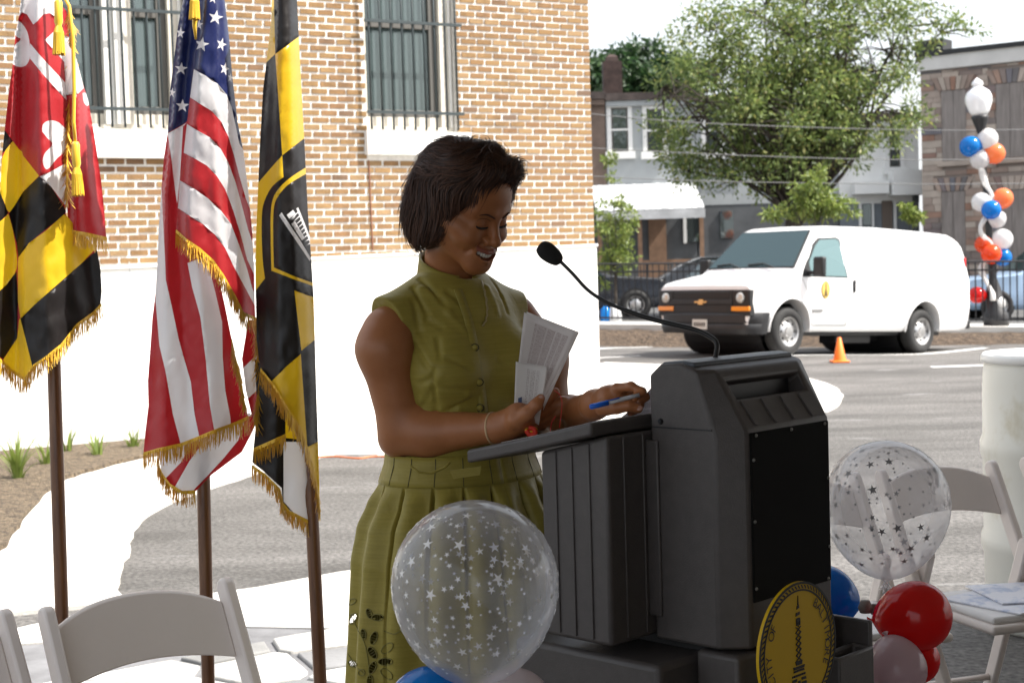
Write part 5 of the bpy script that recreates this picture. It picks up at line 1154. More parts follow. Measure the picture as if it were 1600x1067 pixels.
# ================================================================== flags
def pin(x, y, poly):
    c = False; n = len(poly); j = n-1
    for i in range(n):
        xi, yi = poly[i]; xj, yj = poly[j]
        if (yi > y) != (yj > y) and x < (xj-xi)*(y-yi)/(yj-yi)+xi: c = not c
        j = i
    return c
def xat(line, y):
    if y <= line[0][1]: return line[0][0]
    for (x0, y0), (x1, y1) in zip(line, line[1:]):
        if y <= y1: return lerp(x0, x1, (y-y0)/(y1-y0))
    return line[-1][0]
def fold_depth(folds):
    def fn(x, y):
        xs_ = [(xat(l, y), dv) for l, dv in folds]
        if x <= xs_[0][0]: d = xs_[0][1]
        elif x >= xs_[-1][0]: d = xs_[-1][1]
        else:
            d = xs_[-1][1]
            for (a, da), (b, db) in zip(xs_, xs_[1:]):
                if x <= b:
                    t = (x-a)/max(1e-6, b-a); t = 0.5*t+0.5*sstep(t); d = lerp(da, db, t); break
        return d + 0.010*mnoise.noise(Vector((x*0.022, y*0.008, 3.1)))+0.0055*mnoise.noise(Vector((x*0.06, y*0.03, 7.7)))+0.0022*mnoise.noise(Vector((x*0.13+y*0.03, y*0.07, 1.7)))
    return fn
def dens(poly, step, closed=True):
    out = []
    n = len(poly)
    for i in range(n if closed else n-1):
        a = poly[i]; b = poly[(i+1) % n]; k = max(1, int(math.hypot(b[0]-a[0], b[1]-a[1])/step))
        out += [(lerp(a[0], b[0], t/k), lerp(a[1], b[1], t/k)) for t in range(k)]
    if not closed: out.append(poly[-1])
    return out
def smooth2(pts, n=4): return [(p.x, p.y) for p in catmull([Vector((a, b, 0)) for a, b in pts], n)]
def panel(name, parent, outline, paints, mats, d0, dfn, step=5.0, seed=0):
    rnd = random.Random(seed); ol = dens(outline, step)
    vs = [Vector(p) for p in ol]; es = [(i, (i+1) % len(ol)) for i in range(len(ol))]
    x0, x1 = min(p[0] for p in ol), max(p[0] for p in ol); y0, y1 = min(p[1] for p in ol), max(p[1] for p in ol)
    for m_, poly in paints:
        b = len(vs); dp = dens(poly, 14); vs += [Vector(p) for p in dp]; es += [(b+i, b+(i+1) % len(dp)) for i in range(len(dp))]
    y = y0
    while y < y1:
        x = x0+(step/2 if int((y-y0)/step) % 2 else 0)
        while x < x1:
            if pin(x, y, ol): vs.append(Vector((x+rnd.uniform(-.5, .5), y+rnd.uniform(-.5, .5))))
            x += step
        y += step
    r = delaunay_2d_cdt(vs, es, [], 0, 0.05)
    V, Fc = r[0], r[2]; fs = []; mi = []
    for f in Fc:
        cx = sum(V[i].x for i in f)/3; cy = sum(V[i].y for i in f)/3
        if not pin(cx, cy, ol): continue
        m_ = 0
        for k, poly in paints:
            if pin(cx, cy, poly): m_ = k
        fs.append(tuple(f)); mi.append(m_)
    par = list(range(len(V)))
    def fd(i):
        while par[i] != i: par[i] = par[par[i]]; i = par[i]
        return i
    for f in fs:
        par[fd(f[1])] = fd(f[0]); par[fd(f[2])] = fd(f[0])
    cnt = {}
    for f in fs: cnt[fd(f[0])] = cnt.get(fd(f[0]), 0)+1
    big = max(cnt, key=cnt.get); keep = [k for k, f in enumerate(fs) if fd(f[0]) == big]; fs = [fs[k] for k in keep]; mi = [mi[k] for k in keep]
    used = sorted({i for f in fs for i in f}); rm = {i: k for k, i in enumerate(used)}
    mb = MB(); mb.v = [tuple(P(V[i].x, V[i].y, d0+dfn(V[i].x, V[i].y))) for i in used]; mb.f = [tuple(rm[i] for i in f) for f in fs]; mb.m = mi
    return mb.build(name, mats, parent, world=True, smooth=True, fixn=False)
GOLDF = mat('gold_fringe', (0.72, 0.43, 0.02), 0.45, sheen=0.3)
def fringe(parent, path, length, d0, dfn, seed=0, spacing=1.05, sway=0.085, head=5, off=-0.006, name='fringe'):
    rnd = random.Random(seed); pts = dens(path, spacing, closed=False); mb = MB()
    for i, (x, y) in enumerate(pts):
        x += rnd.uniform(-.6, .6); d = d0+dfn(x, y)+off+rnd.uniform(-0.006, 0.003); l = length*rnd.uniform(0.75, 1.1); sx = rnd.gauss(0, sway)*l; w_ = rnd.uniform(0.5, 0.85)
        p = [(x, y-1), (x+sx*0.25+rnd.uniform(-.6, .6), y+l*0.35), (x+sx*0.6, y+l*0.7), (x+sx, y+l)]
        vs = []
        for k, (a, b) in enumerate(p):
            ww = w_*(1, 1, 0.9, 0.45)[k]; dd = d+0.004*math.sin(i*1.7+k); vs += [P(a-ww, b, dd), P(a+ww, b, dd+0.003)]
        mb.add(vs, [(2*k, 2*k+1, 2*k+3, 2*k+2) for k in range(3)])
    if head:
        hp = dens(path, 5, closed=False); b = []
        for (x, y) in hp: dd = d0+dfn(x, y)+off-0.003; b += [P(x, y-head*0.5, dd), P(x, y+head*0.6, dd)]
        mb.add(b, [(2*k, 2*k+1, 2*k+3, 2*k+2) for k in range(len(hp)-1)])
    o = mb.build(name, GOLDF, parent, world=True, fixn=False); o['kind'] = 'stuff'; return o
def flag_pole(parent, p_top, p_bot, d, r=0.0185):
    a = P(*p_bot, d); b = P(*p_top, d); dirn = (b-a).normalized(); base = a-dirn*(a.z/dirn.z); top = a+dirn*((2.62-a.z)/dirn.z)
    mb = MB(); n = 12; mb.tube([base.lerp(top, i/n) for i in range(n+1)], r, 16); mb.build('pole', mat('pole_wood', (0.10, 0.038, 0.016), 0.35, col2=(0.19, 0.085, 0.035), scale=14, stretch=(6, 6, 0.3), coat=0.3), parent, world=True, smooth=True)
    mb = MB(); mb.lathe([(0.17, 0.0), (0.17, 0.02), (0.10, 0.05), (0.035, 0.08), (0.03, 0.20)], 28, base); mb.build('stand', mat('stand_brass', (0.45, 0.30, 0.10), 0.35, metal=0.8), parent, world=True, smooth=True)
    mb = MB(); mb.lathe([(0.012, 0), (0.03, 0.02), (0.02, 0.06), (0.004, 0.2)], 12, top); mb.build('finial', mat('finial_gold', (0.7, 0.5, 0.15), 0.3, metal=0.8), parent, world=True, smooth=True)
FRED = cloth_mat('flag_red', (0.40, 0.010, 0.016), trans=0.30); FWHT = cloth_mat('flag_white', (0.72, 0.71, 0.72), trans=0.35); FNAV = cloth_mat('flag_navy', (0.007, 0.014, 0.080), trans=0.12, sheen=0.05)
FYEL = cloth_mat('flag_yellow', (0.74, 0.47, 0.008), trans=0.35); FBLK = cloth_mat('flag_black', (0.012, 0.010, 0.010), trans=0.03, sheen=0.0, rough=0.42, spec=0.35)
MATS = [FRED, FWHT, FNAV, FYEL, FBLK]; RD, WH, NV, YE, BK = range(5)
def star2(cx, cy, r, ph=0.0, sx=1.0): return [(cx+sx*r*(1 if k % 2 == 0 else 0.40)*math.sin(ph+math.pi*k/5), cy-r*(1 if k % 2 == 0 else 0.40)*math.cos(ph+math.pi*k/5)) for k in range(10)]
DF = 4.2
# ---- left flag: quartered yellow-black and red-white
f1 = thing('flag', 'red white yellow and black quartered flag on the leftmost pole', 'flag', P(96, 960, DF), group='fringed flags on poles'); f1.location.z = 0
flag_pole(f1, (84, 560), (97, 968), DF+0.03)
o1 = [(33, -30), (33, 0), (30, 22), (24, 55), (20, 100), (13, 150), (7, 205), (3, 245), (0, 300), (-8, 350), (-14, 420), (-16, 500), (-16, 556), (0, 562), (20, 580), (38, 592), (52, 572), (75, 556), (95, 540), (120, 508), (145, 490), (157, 476), (159, 455), (157, 420), (151, 388), (125, 362), (103, 336), (103, 320), (105, 260), (107, 200), (108, 120), (108, 60), (104, 18), (92, 5), (84, -30)]
p1 = [(WH, [(28, -40), (90, -40), (88, 28), (78, 21), (68, 23), (58, 34), (52, 39), (47, 31), (42, 23), (34, 20), (28, 27)]),
      (WH, smooth2([(27, 32), (34, 37), (42, 49), (46, 66), (47, 88), (42, 101), (33, 105), (22, 102), (17, 94), (23, 72), (28, 67), (32, 61), (24, 55), (27, 32)])),
      (WH, [(47, 68), (60, 84), (80, 106), (112, 140), (112, 165), (90, 142), (70, 120), (47, 92)]), (WH, [(70, 63), (84, 50), (112, 60), (112, 112), (96, 92)]),
      (WH, smooth2([(66, 206), (67, 195), (76, 189), (88, 190), (98, 197), (110, 212), (110, 230), (90, 247), (74, 265), (67, 254), (70, 240), (82, 226), (74, 216), (66, 206)])), (WH, [(62, 276), (80, 268), (112, 250), (112, 334), (95, 312), (80, 292)]),
      (BK, [(0, 200), (9, 206), (20, 221), (14, 232), (-4, 245)]), (YE, smooth2([(20, 221), (30, 234), (36, 244), (36, 300), (25, 318), (14, 332), (5, 312), (-4, 300), (4, 245), (20, 221)], 3)), (YE, [(35, 242), (61, 275), (36, 300)]),
      (BK, [(61, 276), (80, 292), (104, 330), (100, 336), (70, 360), (45, 380), (29, 404), (26, 380), (20, 358), (14, 334), (25, 318), (36, 300)]), (BK, [(-20, 296), (0, 300), (13, 333), (0, 347), (-20, 352)]),
      (YE, smooth2([(13, 334), (20, 360), (25, 390), (26, 420), (10, 445), (-20, 472), (-20, 352), (0, 346), (13, 334)], 3)), (BK, [(-20, 472), (10, 445), (26, 424), (28, 470), (27, 528), (5, 561), (-20, 545)]),
      (YE, [(5, 562), (27, 528), (30, 498), (33, 498), (51, 571), (38, 600), (20, 590)]), (YE, [(28, 414), (29, 402), (45, 380), (70, 362), (100, 335), (128, 352), (154, 384), (100, 440), (54, 476), (32, 498), (28, 470)]),
      (BK, [(32, 498), (54, 476), (152, 390), (170, 440), (170, 476), (120, 515), (95, 548), (52, 578)])]
dm = fold_depth([([(33, 0), (-20, 500)], -0.035), ([(28, 0), (29, 220), (29, 300), (22, 420), (26, 560)], 0.035), ([(42, 0), (44, 220), (44, 300), (37, 420), (41, 560)], -0.01), ([(58, 0), (66, 300), (75, 560)], -0.035), ([(85, 0), (104, 300), (120, 560)], 0.02), ([(100, 0), (125, 300), (160, 560)], 0.075)])
panel('cloth_fold', f1, o1, p1, MATS, DF-0.06, dm, 5.5)
o1b = [(100, 60), (118, 88), (124, 110), (130, 132), (138, 158), (144, 192), (151, 236), (158, 282), (163, 330), (166, 372), (140, 367), (113, 362), (106, 340), (100, 200)]
p1b = [(WH, [(95, 50), (120, 85), (131, 138), (122, 147), (96, 150)]), (WH, smooth2([(129, 146), (134, 146), (140, 158), (137, 166), (131, 160), (129, 146)]))]
dmb = fold_depth([([(100, 60), (110, 360)], 0.0), ([(118, 100), (118, 360)], -0.035), ([(126, 140), (140, 360)], 0.0), ([(135, 140), (166, 360)], 0.055)])
panel('cloth_fold', f1, o1b, p1b, MATS, DF-0.01, dmb, 5)
fringe(f1, [(113, 362), (140, 367), (167, 373)], 24, DF-0.01, dmb, 1)
fringe(f1, [(-16, 556), (0, 562), (20, 580), (38, 592)], 26, DF-0.06, dm, 2); fringe(f1, [(38, 592), (52, 572), (75, 556), (95, 540), (120, 508), (145, 490), (158, 476)], 25, DF-0.06, dm, 3)
fringe(f1, [(107, 12), (113, 40), (112, 70), (110, 120), (107, 200), (105, 260), (104, 312)], 20, DF-0.075, dm, 4, spacing=1.0, sway=0.35, head=0)
TASS = mat('tassel_gold', (0.78, 0.48, 0.02), 0.45, sheen=0.3)
def tassel(parent, x0, y0, x1, y1, wpx, d):
    t = MB(); a = P(x0, y0, d); b = P(x1, y1, d); L_ = (a-b).length; r = wpx/2*d/FPX; q = Vector((0, 0, 1)).rotation_difference((b-a).normalized()).to_matrix()
    t.lathe([(r*0.5, 0), (r*0.75, L_*0.05), (r*0.72, L_*0.25), (r*0.8, L_*0.40), (r*0.55, L_*0.47), (r*0.6, L_*0.50)], 14, a, q); o = t.build('tassel', TASS, parent, world=True, smooth=True)
    m2 = MB(); n = 44
    for k in range(n):
        an = 2*math.pi*k/n; c = Vector((math.cos(an), math.sin(an), 0)); m2.tube([a+q @ (c*r*0.45+Vector((0, 0, L_*0.47))), a+q @ (c*r*0.85+Vector((0, 0, L_*0.6))), a+q @ (c*r*(0.95+0.15*random.random())+Vector((0, 0, L_*random.uniform(0.95, 1.0))))], 0.0016, 4, cap=False)
    s_ = m2.build('tassel_skirt', TASS, o, world=True); s_['kind'] = 'stuff'
tassel(f1, 91, 0, 92, 87, 17, DF-0.13); tassel(f1, 118, 222, 122, 307, 17, DF-0.10)
mb = MB(); mb.tube([P(a, b, DF-0.09) for a, b in ((92, -20), (108, 10), (114, 60), (116, 140), (115, 190), (118, 226))], 0.005, 6); mb.build('cord', TASS, f1, world=True, smooth=True)
# ---- middle flag: stars and stripes
f2 = thing('flag', 'red white and blue stars and stripes flag on the middle pole', 'flag', P(322, 960, DF), group='fringed flags on poles'); f2.location.z = 0
flag_pole(f2, (312, 500), (325, 1050), DF+0.03)
oB = [(288, -30), (286, 0), (278, 42), (272, 93), (266, 141), (262, 208), (256, 247), (252, 298), (248, 359), (246, 406), (243, 458), (238, 498), (235, 542), (231, 596), (232, 633), (227, 675), (224, 709), (245, 703), (281, 695), (312, 683), (341, 671), (369, 661), (388, 652), (381, 624), (375, 582), (364, 540), (352, 480), (330, 380), (318, 250), (318, -30)]
pB = [(NV, [(240, -40), (330, -40), (330, 160), (287, 194), (262, 208), (240, 220)]),
      (WH, [(262, 209), (287, 195), (330, 170), (330, 190), (283, 280), (278, 326), (274, 300), (268, 250)]), (WH, [(240, 225), (253, 300), (254, 332), (258, 406), (259, 437), (268, 477), (279, 529), (287, 558), (298, 596), (304, 647), (313, 690), (284, 700), (270, 647), (259, 582), (249, 540), (243, 470), (246, 400), (240, 330)]),
      (WH, [(293, 411), (300, 448), (313, 495), (321, 558), (328, 633), (336, 680), (361, 670), (360, 652), (352, 610), (348, 558), (347, 503), (336, 455), (322, 400)])]
pB += [(RD, [(286, 198), (294, 190), (286, 262), (280, 330), (276, 326), (281, 280)])]
pB += [(WH, star2(282, 52, 9.5, 0.1, 0.75)), (WH, star2(283, 108, 10.5, 0.1)), (WH, star2(269, 145, 8.5, 0.2, 0.6)), (WH, star2(285, 166, 11, 0.05))]
dB = fold_depth([([(286, 0), (252, 300), (230, 700)], 0.04), ([(290, 0), (262, 300), (255, 700)], -0.005), ([(300, 0), (275, 300), (300, 700)], 0.02), ([(315, 0), (300, 300), (335, 700)], -0.012), ([(320, 0), (330, 300), (385, 700)], 0.05)])
panel('cloth_fold', f2, oB, pB, MATS, DF-0.07, dB, 5)
oA = [(314, -30), (312, 0), (308, 50), (303, 108), (297, 152), (292, 194), (287, 239), (281, 282), (278, 326), (275, 361), (292, 376), (313, 390), (334, 409), (350, 432), (368, 464), (381, 490), (399, 498), (398, 470), (397, 420), (394, 360), (388, 300), (381, 240), (371, 190), (363, 120), (358, 60), (351, 0), (348, -30)]
e = [[(290, 102), (302, 108), (322, 119), (340, 131), (354, 148), (362, 168), (368, 195), (374, 225), (390, 250)],
     [(285, 146), (296, 152), (313, 163), (331, 174), (346, 191), (357, 214), (366, 244), (374, 275), (384, 310), (400, 350)],
     [(280, 188), (292, 194), (308, 204), (328, 215), (345, 233), (357, 255), (368, 285), (378, 322), (388, 360), (402, 400)],
     [(275, 233), (287, 239), (306, 249), (323, 259), (338, 274), (352, 296), (364, 328), (376, 366), (386, 405), (402, 440)],
     [(270, 276), (281, 282), (305, 296), (326, 311), (346, 330), (361, 350), (374, 384), (386, 420), (394, 450), (404, 470)],
     [(265, 320), (279, 326), (297, 338), (318, 351), (336, 367), (352, 388), (365, 416), (379, 442), (394, 470), (404, 488)]]
pA = [(NV, [(270, -40), (410, -40), (410, 260)]+e[0][::-1])]
pA += [(WH, e[0]+e[1][::-1]), (WH, e[2]+e[3][::-1]), (WH, e[4]+e[5][::-1])]
for s_ in ((337, 28, 12, .2, 1), (311, 39, 9, .1, .7), (315, 70, 12, .2, 1), (346, 70, 11, .3, .75), (351, 108, 11, .3, .7), (333, -2, 9, .2, .8), (360, 122, 8, .2, .5)): pA.append((WH, star2(*s_)))
dA = fold_depth([([(313, 0), (279, 320), (272, 500)], 0.035), ([(322, 0), (294, 320), (294, 500)], -0.025), ([(336, 0), (335, 250), (345, 500)], -0.012), ([(343, 0), (350, 250), (362, 500)], 0.02), ([(348, 0), (362, 250), (376, 500)], 0.03), ([(356, 0), (390, 300), (402, 500)], 0.10)])
panel('cloth_fold', f2, oA, pA, MATS, DF-0.12, dA, 5)
fringe(f2, [(275, 361), (292, 376), (313, 390), (334, 409), (350, 432), (368, 464), (381, 490), (400, 498)], 27, DF-0.12, dA, 5)
fringe(f2, [(224, 709), (245, 703), (281, 695), (312, 683), (341, 671), (369, 661), (388, 652)], 26, DF-0.07, dB, 6)
fringe(f2, [(362, 530), (368, 560), (376, 590), (382, 630)], 24, DF-0.09, dB, 7, spacing=1.0, sway=0.2)
oC = [(246, 690), (390, 645), (400, 655), (396, 672), (378, 706), (330, 742), (305, 768), (285, 770), (262, 757), (252, 738)]
pC = [(RD, [(300, 690), (283, 722), (256, 750), (270, 766), (296, 720), (318, 690)]), (RD, [(404, 650), (378, 712), (330, 745), (305, 772), (298, 770), (325, 742), (350, 715), (372, 688), (385, 650)])]
dC = fold_depth([([(240, 700), (250, 770)], 0.03), ([(290, 700), (280, 770)], -0.01), ([(330, 700), (320, 770)], 0.02), ([(400, 650), (380, 770)], 0.06)])
panel('cloth_fold', f2, oC, [(WH, [(0, 600), (500, 600), (500, 900), (0, 900)])]+pC, MATS, DF-0.01, dC, 5)
fringe(f2, [(246, 722), (254, 742), (266, 758), (285, 769), (305, 768)], 24, DF-0.015, dC, 8)
oD = [(388, 500), (400, 500), (404, 540), (408, 590), (405, 650), (396, 660), (384, 610), (378, 560)]
dD = fold_depth([([(378, 500), (378, 650)], 0.0), ([(392, 500), (392, 650)], 0.015), ([(408, 500), (408, 650)], 0.06)])
panel('cloth_fold', f2, oD, [(WH, [(380, 575), (410, 545), (412, 600), (385, 625)])], MATS, DF-0.055, dD, 5)
fringe(f2, [(400, 498), (404, 540), (406, 580), (404, 625), (398, 655)], 30, DF-0.075, dD, 9, spacing=0.9, sway=0.3)
mb = MB(); mb.tube([P(a, b, DF-0.14) for a, b in ((303, -20), (306, 10), (304, 40), (306, 62))], [0.009, 0.009, 0.006, 0.003], 8); mb.build('cord', TASS, f2, world=True, smooth=True)
tassel(f2, 304, -40, 304, 32, 15, DF-0.16)
# ---- right flag: black and yellow
f3 = thing('flag', 'black and yellow flag with monument on the rightmost pole', 'flag', P(494, 960, DF), group='fringed flags on poles'); f3.location.z = 0
flag_pole(f3, (482, 700), (500, 1060), DF+0.0)
oF = [(426, -30), (424, 30), (417, 92), (411, 140), (406, 230), (403, 300), (400, 370), (399, 430), (400, 480), (401, 530), (404, 560), (408, 578), (425, 599), (445, 630), (470, 669), (484, 709), (494, 745), (499, 790), (499, 760), (497, 690), (494, 600), (492, 530), (490, 465), (486, 400), (481, 330), (478, 270), (475, 210), (470, 120), (467, 60), (464, 0), (463, -30)]
arc = smooth2([(478, 262), (462, 272), (446, 284), (434, 297), (426, 312), (423, 335), (423, 380), (424, 420)], 3)
arc2 = smooth2([(482, 270), (464, 280), (449, 290), (438, 302), (430, 316), (427, 337), (427, 380), (428, 418)], 3)
pF = [(YE, [(400, -40), (427, -40), (428, 0), (430, 85), (414, 100), (400, 100)]), (YE, [(430, 85), (480, 48), (490, 215), (476, 216), (441, 243)]),
      (YE, smooth2([(400, 290), (424, 262), (441, 243)], 2)+smooth2([(443, 277), (425, 292), (413, 315), (409, 340), (410, 400), (414, 435)], 3)+[(395, 460), (390, 300)]),
      (YE, arc+[(424, 423), (458, 436), (500, 451), (500, 446), (458, 431), (428, 418)]+arc2[::-1]),
      (YE, [(460, 454), (500, 468), (500, 524), (471, 548)]), (YE, [(422, 598), (446, 574), (470, 553), (480, 697), (478, 712), (445, 640)]), (YE, [(481, 698), (505, 686), (505, 800), (484, 720)])]
mono = [[(436, 337), (440, 332), (470, 377), (486, 404), (484, 408)], [(448, 336), (458, 328), (462, 334), (452, 342)]]
for k in range(9): mono.append([(452+k*3.2, 345+k*5.0), (454+k*3.2, 343+k*5.0), (468+k*2.2, 331+k*6.2), (466+k*2.2, 330+k*6.2)])
mono += [[(463, 326), (466, 324), (490, 384), (488, 388)], [(455, 350), (461, 346), (476, 372), (472, 376)]]
pF += [(WH, m_) for m_ in mono]
dF = fold_depth([([(425, 0), (400, 300), (402, 560)], 0.05), ([(429, 0), (416, 300), (418, 560)], 0.015), ([(438, 0), (436, 300), (440, 560)], -0.03), ([(450, 0), (455, 300), (466, 600)], -0.022), ([(457, 0), (468, 300), (482, 600)], 0.012), ([(464, 0), (481, 300), (496, 600)], 0.075)])
panel('cloth_fold', f3, oF, [(BK, [(0, -100), (900, -100), (900, 1000), (0, 1000)])]+pF, MATS, DF-0.10, dF, 5)
fringe(f3, [(407, 577), (425, 599), (445, 630), (470, 669), (484, 709), (494, 745), (499, 790)], 28, DF-0.105, dF, 11)
oG = [(398, 560), (480, 640), (492, 690), (497, 800), (481, 812), (466, 806), (452, 796), (442, 784), (440, 762), (414, 738), (394, 722), (396, 700), (402, 640)]
pG = [(BK, [(380, 500), (446, 600), (446, 678), (400, 700), (390, 690)]), (YE, [(446, 678), (398, 703), (398, 709), (446, 690)]), (BK, [(398, 709), (442, 692), (442, 788), (430, 770), (438, 760), (410, 724)]), (WH, [(443, 690), (490, 690), (483, 812), (460, 802), (443, 783)]), (YE, [(446, 640), (500, 640), (500, 690), (446, 684)])]
dG = fold_depth([([(394, 560), (394, 800)], 0.03), ([(430, 560), (430, 800)], 0.0), ([(455, 560), (455, 800)], 0.02), ([(497, 560), (497, 800)], 0.05)])
panel('cloth_fold', f3, oG, pG, [FBLK, FWHT, FNAV, FYEL, FBLK], DF-0.055, dG, 5)
fringe(f3, [(397, 702), (420, 692), (446, 680)], 28, DF-0.07, dG, 12); fringe(f3, [(394, 728), (414, 742), (438, 766), (442, 786), (453, 800), (481, 814)], 24, DF-0.055, dG, 13)
# ================================================================== implicit-surface sculpting helpers
def _v(a): return np.array(tuple(a), dtype=np.float32)
def cap_(a, b, ra, rb=None):
    a = _v(a); b = _v(b); rb = ra if rb is None else rb; ab = b-a; L2 = float(ab@ab)+1e-12
    def f(Pt):
        t = np.clip(((Pt-a)@ab)/L2, 0, 1); return np.linalg.norm(Pt-a-t[:, None]*ab, axis=1)-(ra+(rb-ra)*t)
    return f
def ell_(c, r, rot=None):
    c = _v(c); r = _v(r); Rt = None if rot is None else np.array(rot, dtype=np.float32)   # rows = axes
    def f(Pt):
        q = Pt-c
        if Rt is not None: q = q@Rt.T
        k0 = np.linalg.norm(q/r, axis=1); k1 = np.linalg.norm(q/(r*r), axis=1)+1e-9; return k0*(k0-1)/k1
    return f
def half_(p, n):
    p = _v(p); n = _v(Vector(n).normalized())
    return lambda Pt: (Pt-p)@n
def ev(prims, Pt):
    d = None
    for op, f, k in prims:
        v = f(Pt)
        if d is None: d = v; continue
        if op == '+': h = np.maximum(k-np.abs(d-v), 0)/k; d = np.minimum(d, v)-h*h*k*0.25
        else:
            if op == '-': v = -v
            h = np.maximum(k-np.abs(d-v), 0)/k; d = np.maximum(d, v)+h*h*k*0.25
    return d
def sdf_mesh(prims, lo, hi, h, post=None):
    lo = _v(lo); hi = _v(hi); C = 4; n = np.ceil((hi-lo)/(h*C)).astype(int)*C+1
    nc = (n-1)//C+1
    ax = [lo[i]+np.arange(nc[i])*h*C for i in range(3)]; g3 = np.stack(np.meshgrid(*ax, indexing='ij'), -1).reshape(-1, 3).astype(np.float32)
    fc = ev(prims, g3).reshape(nc); near = np.abs(fc) < h*C*2.2
    F = np.repeat(np.repeat(np.repeat(np.where(fc < 0, -1.0, 1.0), C, 0), C, 1), C, 2)[C//2:, C//2:, C//2:]
    mk = np.repeat(np.repeat(np.repeat(near, C, 0), C, 1), C, 2)[C//2:, C//2:, C//2:]
    F = F[:n[0], :n[1], :n[2]]; mk = mk[:n[0], :n[1], :n[2]]; nn = F.shape
    ii = np.argwhere(mk); Pt = (lo+ii*h).astype(np.float32); vals = np.concatenate([ev(prims, Pt[i:i+400000]) for i in range(0, len(Pt), 400000)])
    F = F.astype(np.float32); F[mk] = vals
    S = F < 0; c = S[:-1, :-1, :-1].astype(np.int8)
    tot = sum(S[a:nn[0]-1+a, b:nn[1]-1+b, d:nn[2]-1+d].astype(np.int8) for a in (0, 1) for b in (0, 1) for d in (0, 1))
    act = np.argwhere((tot > 0) & (tot < 8)); idm = -np.ones(tot.shape, dtype=np.int64); idm[act[:, 0], act[:, 1], act[:, 2]] = np.arange(len(act))
    cor = [(a, b, d) for a in (0, 1) for b in (0, 1) for d in (0, 1)]; cv = np.stack([F[act[:, 0]+a, act[:, 1]+b, act[:, 2]+d] for a, b, d in cor], 1)
    pos = np.zeros((len(act), 3)); cnt = np.zeros(len(act))
    for i in range(8):
        for j in range(i+1, 8):
            if sum(abs(cor[i][q]-cor[j][q]) for q in range(3)) != 1: continue
            m_ = (cv[:, i] < 0) != (cv[:, j] < 0); t = cv[m_, i]/(cv[m_, i]-cv[m_, j]); p = np.array(cor[i])+t[:, None]*(np.array(cor[j])-np.array(cor[i])); pos[m_] += p; cnt[m_] += 1
    V = lo+(act+pos/cnt[:, None])*h
    fs = []
    for axis in range(3):
        sl = [slice(1, -1)]*3; a_ = sl.copy(); b_ = sl.copy(); a_[axis] = slice(0, -1); b_[axis] = slice(1, None)
        d_ = S[tuple(a_)] != S[tuple(b_)]; e_ = np.argwhere(d_); off = np.array([1, 1, 1]); off[axis] = 0; e_ = e_+off
        inside = S[e_[:, 0], e_[:, 1], e_[:, 2]]; u, v = [q for q in range(3) if q != axis]
        def cid(du, dv):
            q = e_.copy(); q[:, u] -= du; q[:, v] -= dv; return idm[q[:, 0], q[:, 1], q[:, 2]]
        quad = np.stack([cid(1, 1), cid(0, 1), cid(0, 0), cid(1, 0)], 1); fl = inside ^ (axis == 1); quad = np.where(fl[:, None], quad, quad[:, ::-1]); fs.append(quad)
    Fq = np.concatenate(fs); Fq = Fq[(Fq >= 0).all(1)]
    return V, Fq
def sgrad(prims, Pt, e=0.0012):
    g_ = np.stack([ev(prims, Pt+_v(d)*e)-ev(prims, Pt-_v(d)*e) for d in ((1, 0, 0), (0, 1, 0), (0, 0, 1))], 1); return g_/(np.linalg.norm(g_, axis=1)[:, None]+1e-9)
def ray_hit(prims, px, py, d0=2.6, d1=3.6):
    r = ray(px, py); ts = np.linspace(d0, d1, 500); Pt = np.array([tuple(CAMLOC+r*t) for t in ts], dtype=np.float32); v = ev(prims, Pt); i = np.argmax(v < 0)
    return CAMLOC+r*float(ts[i]) if v[i] < 0 else None

# ================================================================== the speaker
WC = Vector((-0.115, 3.20, 0)); WF = Vector((0.616, -0.788, 0)).normalized(); WR = Vector((-0.788, -0.616, 0)).normalized()
def B(r_, f_, z): return WC+WR*r_+WF*f_+Vector((0, 0, z))
ROT = [tuple(WR), tuple(WF), (0, 0, 1)]
person = thing('person', 'woman in olive sleeveless dress smiling down at the lectern with papers in hand', 'person', WC)
def skin_mat(name, c, c2):
    m = mat(name, c, 0.42, col2=c2, scale=14, contrast=(0.3, 0.72), bump=0.22, bscale=300, bdist=0.0012, sss=0.10, spec=0.4); return m
SKIN = skin_mat('skin_brown', (0.295, 0.108, 0.038), (0.355, 0.142, 0.056)); LIPM = mat('lip', (0.25, 0.075, 0.048), 0.38); NAIL = mat('nail', (0.36, 0.19, 0.14), 0.25)
# ---- head, in its own frame (x = her right, y = forward, z = up)
HY, HP, HR, HS = 0.88, -0.48, 0.056, 1.02
HO = P(725, 320, 3.13)
Bm = Matrix(((-1, 0, 0), (0, -1, 0), (0, 0, 1)))
HROT = Matrix.Rotation(HY, 3, 'Z') @ Bm @ Matrix.Rotation(HP, 3, 'X') @ Matrix.Rotation(HR, 3, 'Y')
HN = np.array(HROT); 
def h2w(V): return (np.asarray(V)*HS)@HN.T+np.array(tuple(HO))
def w2h(p): v = HROT.transposed() @ (Vector(p)-HO); return Vector(v)/HS
neck0 = w2h(B(0, -0.030, 1.475)); neckb = w2h(B(0, -0.035, 1.40))
face = [('+', ell_((0, -0.015, 0.032), (0.074, 0.094, 0.078)), .01), ('+', ell_((0, 0.024, -0.012), (0.065, 0.064, 0.074)), .03), ('+', ell_((0, 0.044, 0.048), (0.057, 0.040, 0.045)), .03)]
for s in (1, -1):
    face += [('+', cap_((s*0.049, 0.004, -0.052), (s*0.014, 0.072, -0.090), 0.021, 0.019), .025), ('+', cap_((s*0.055, 0.0, -0.01), (s*0.049, 0.004, -0.05), 0.02, 0.021), .02)]
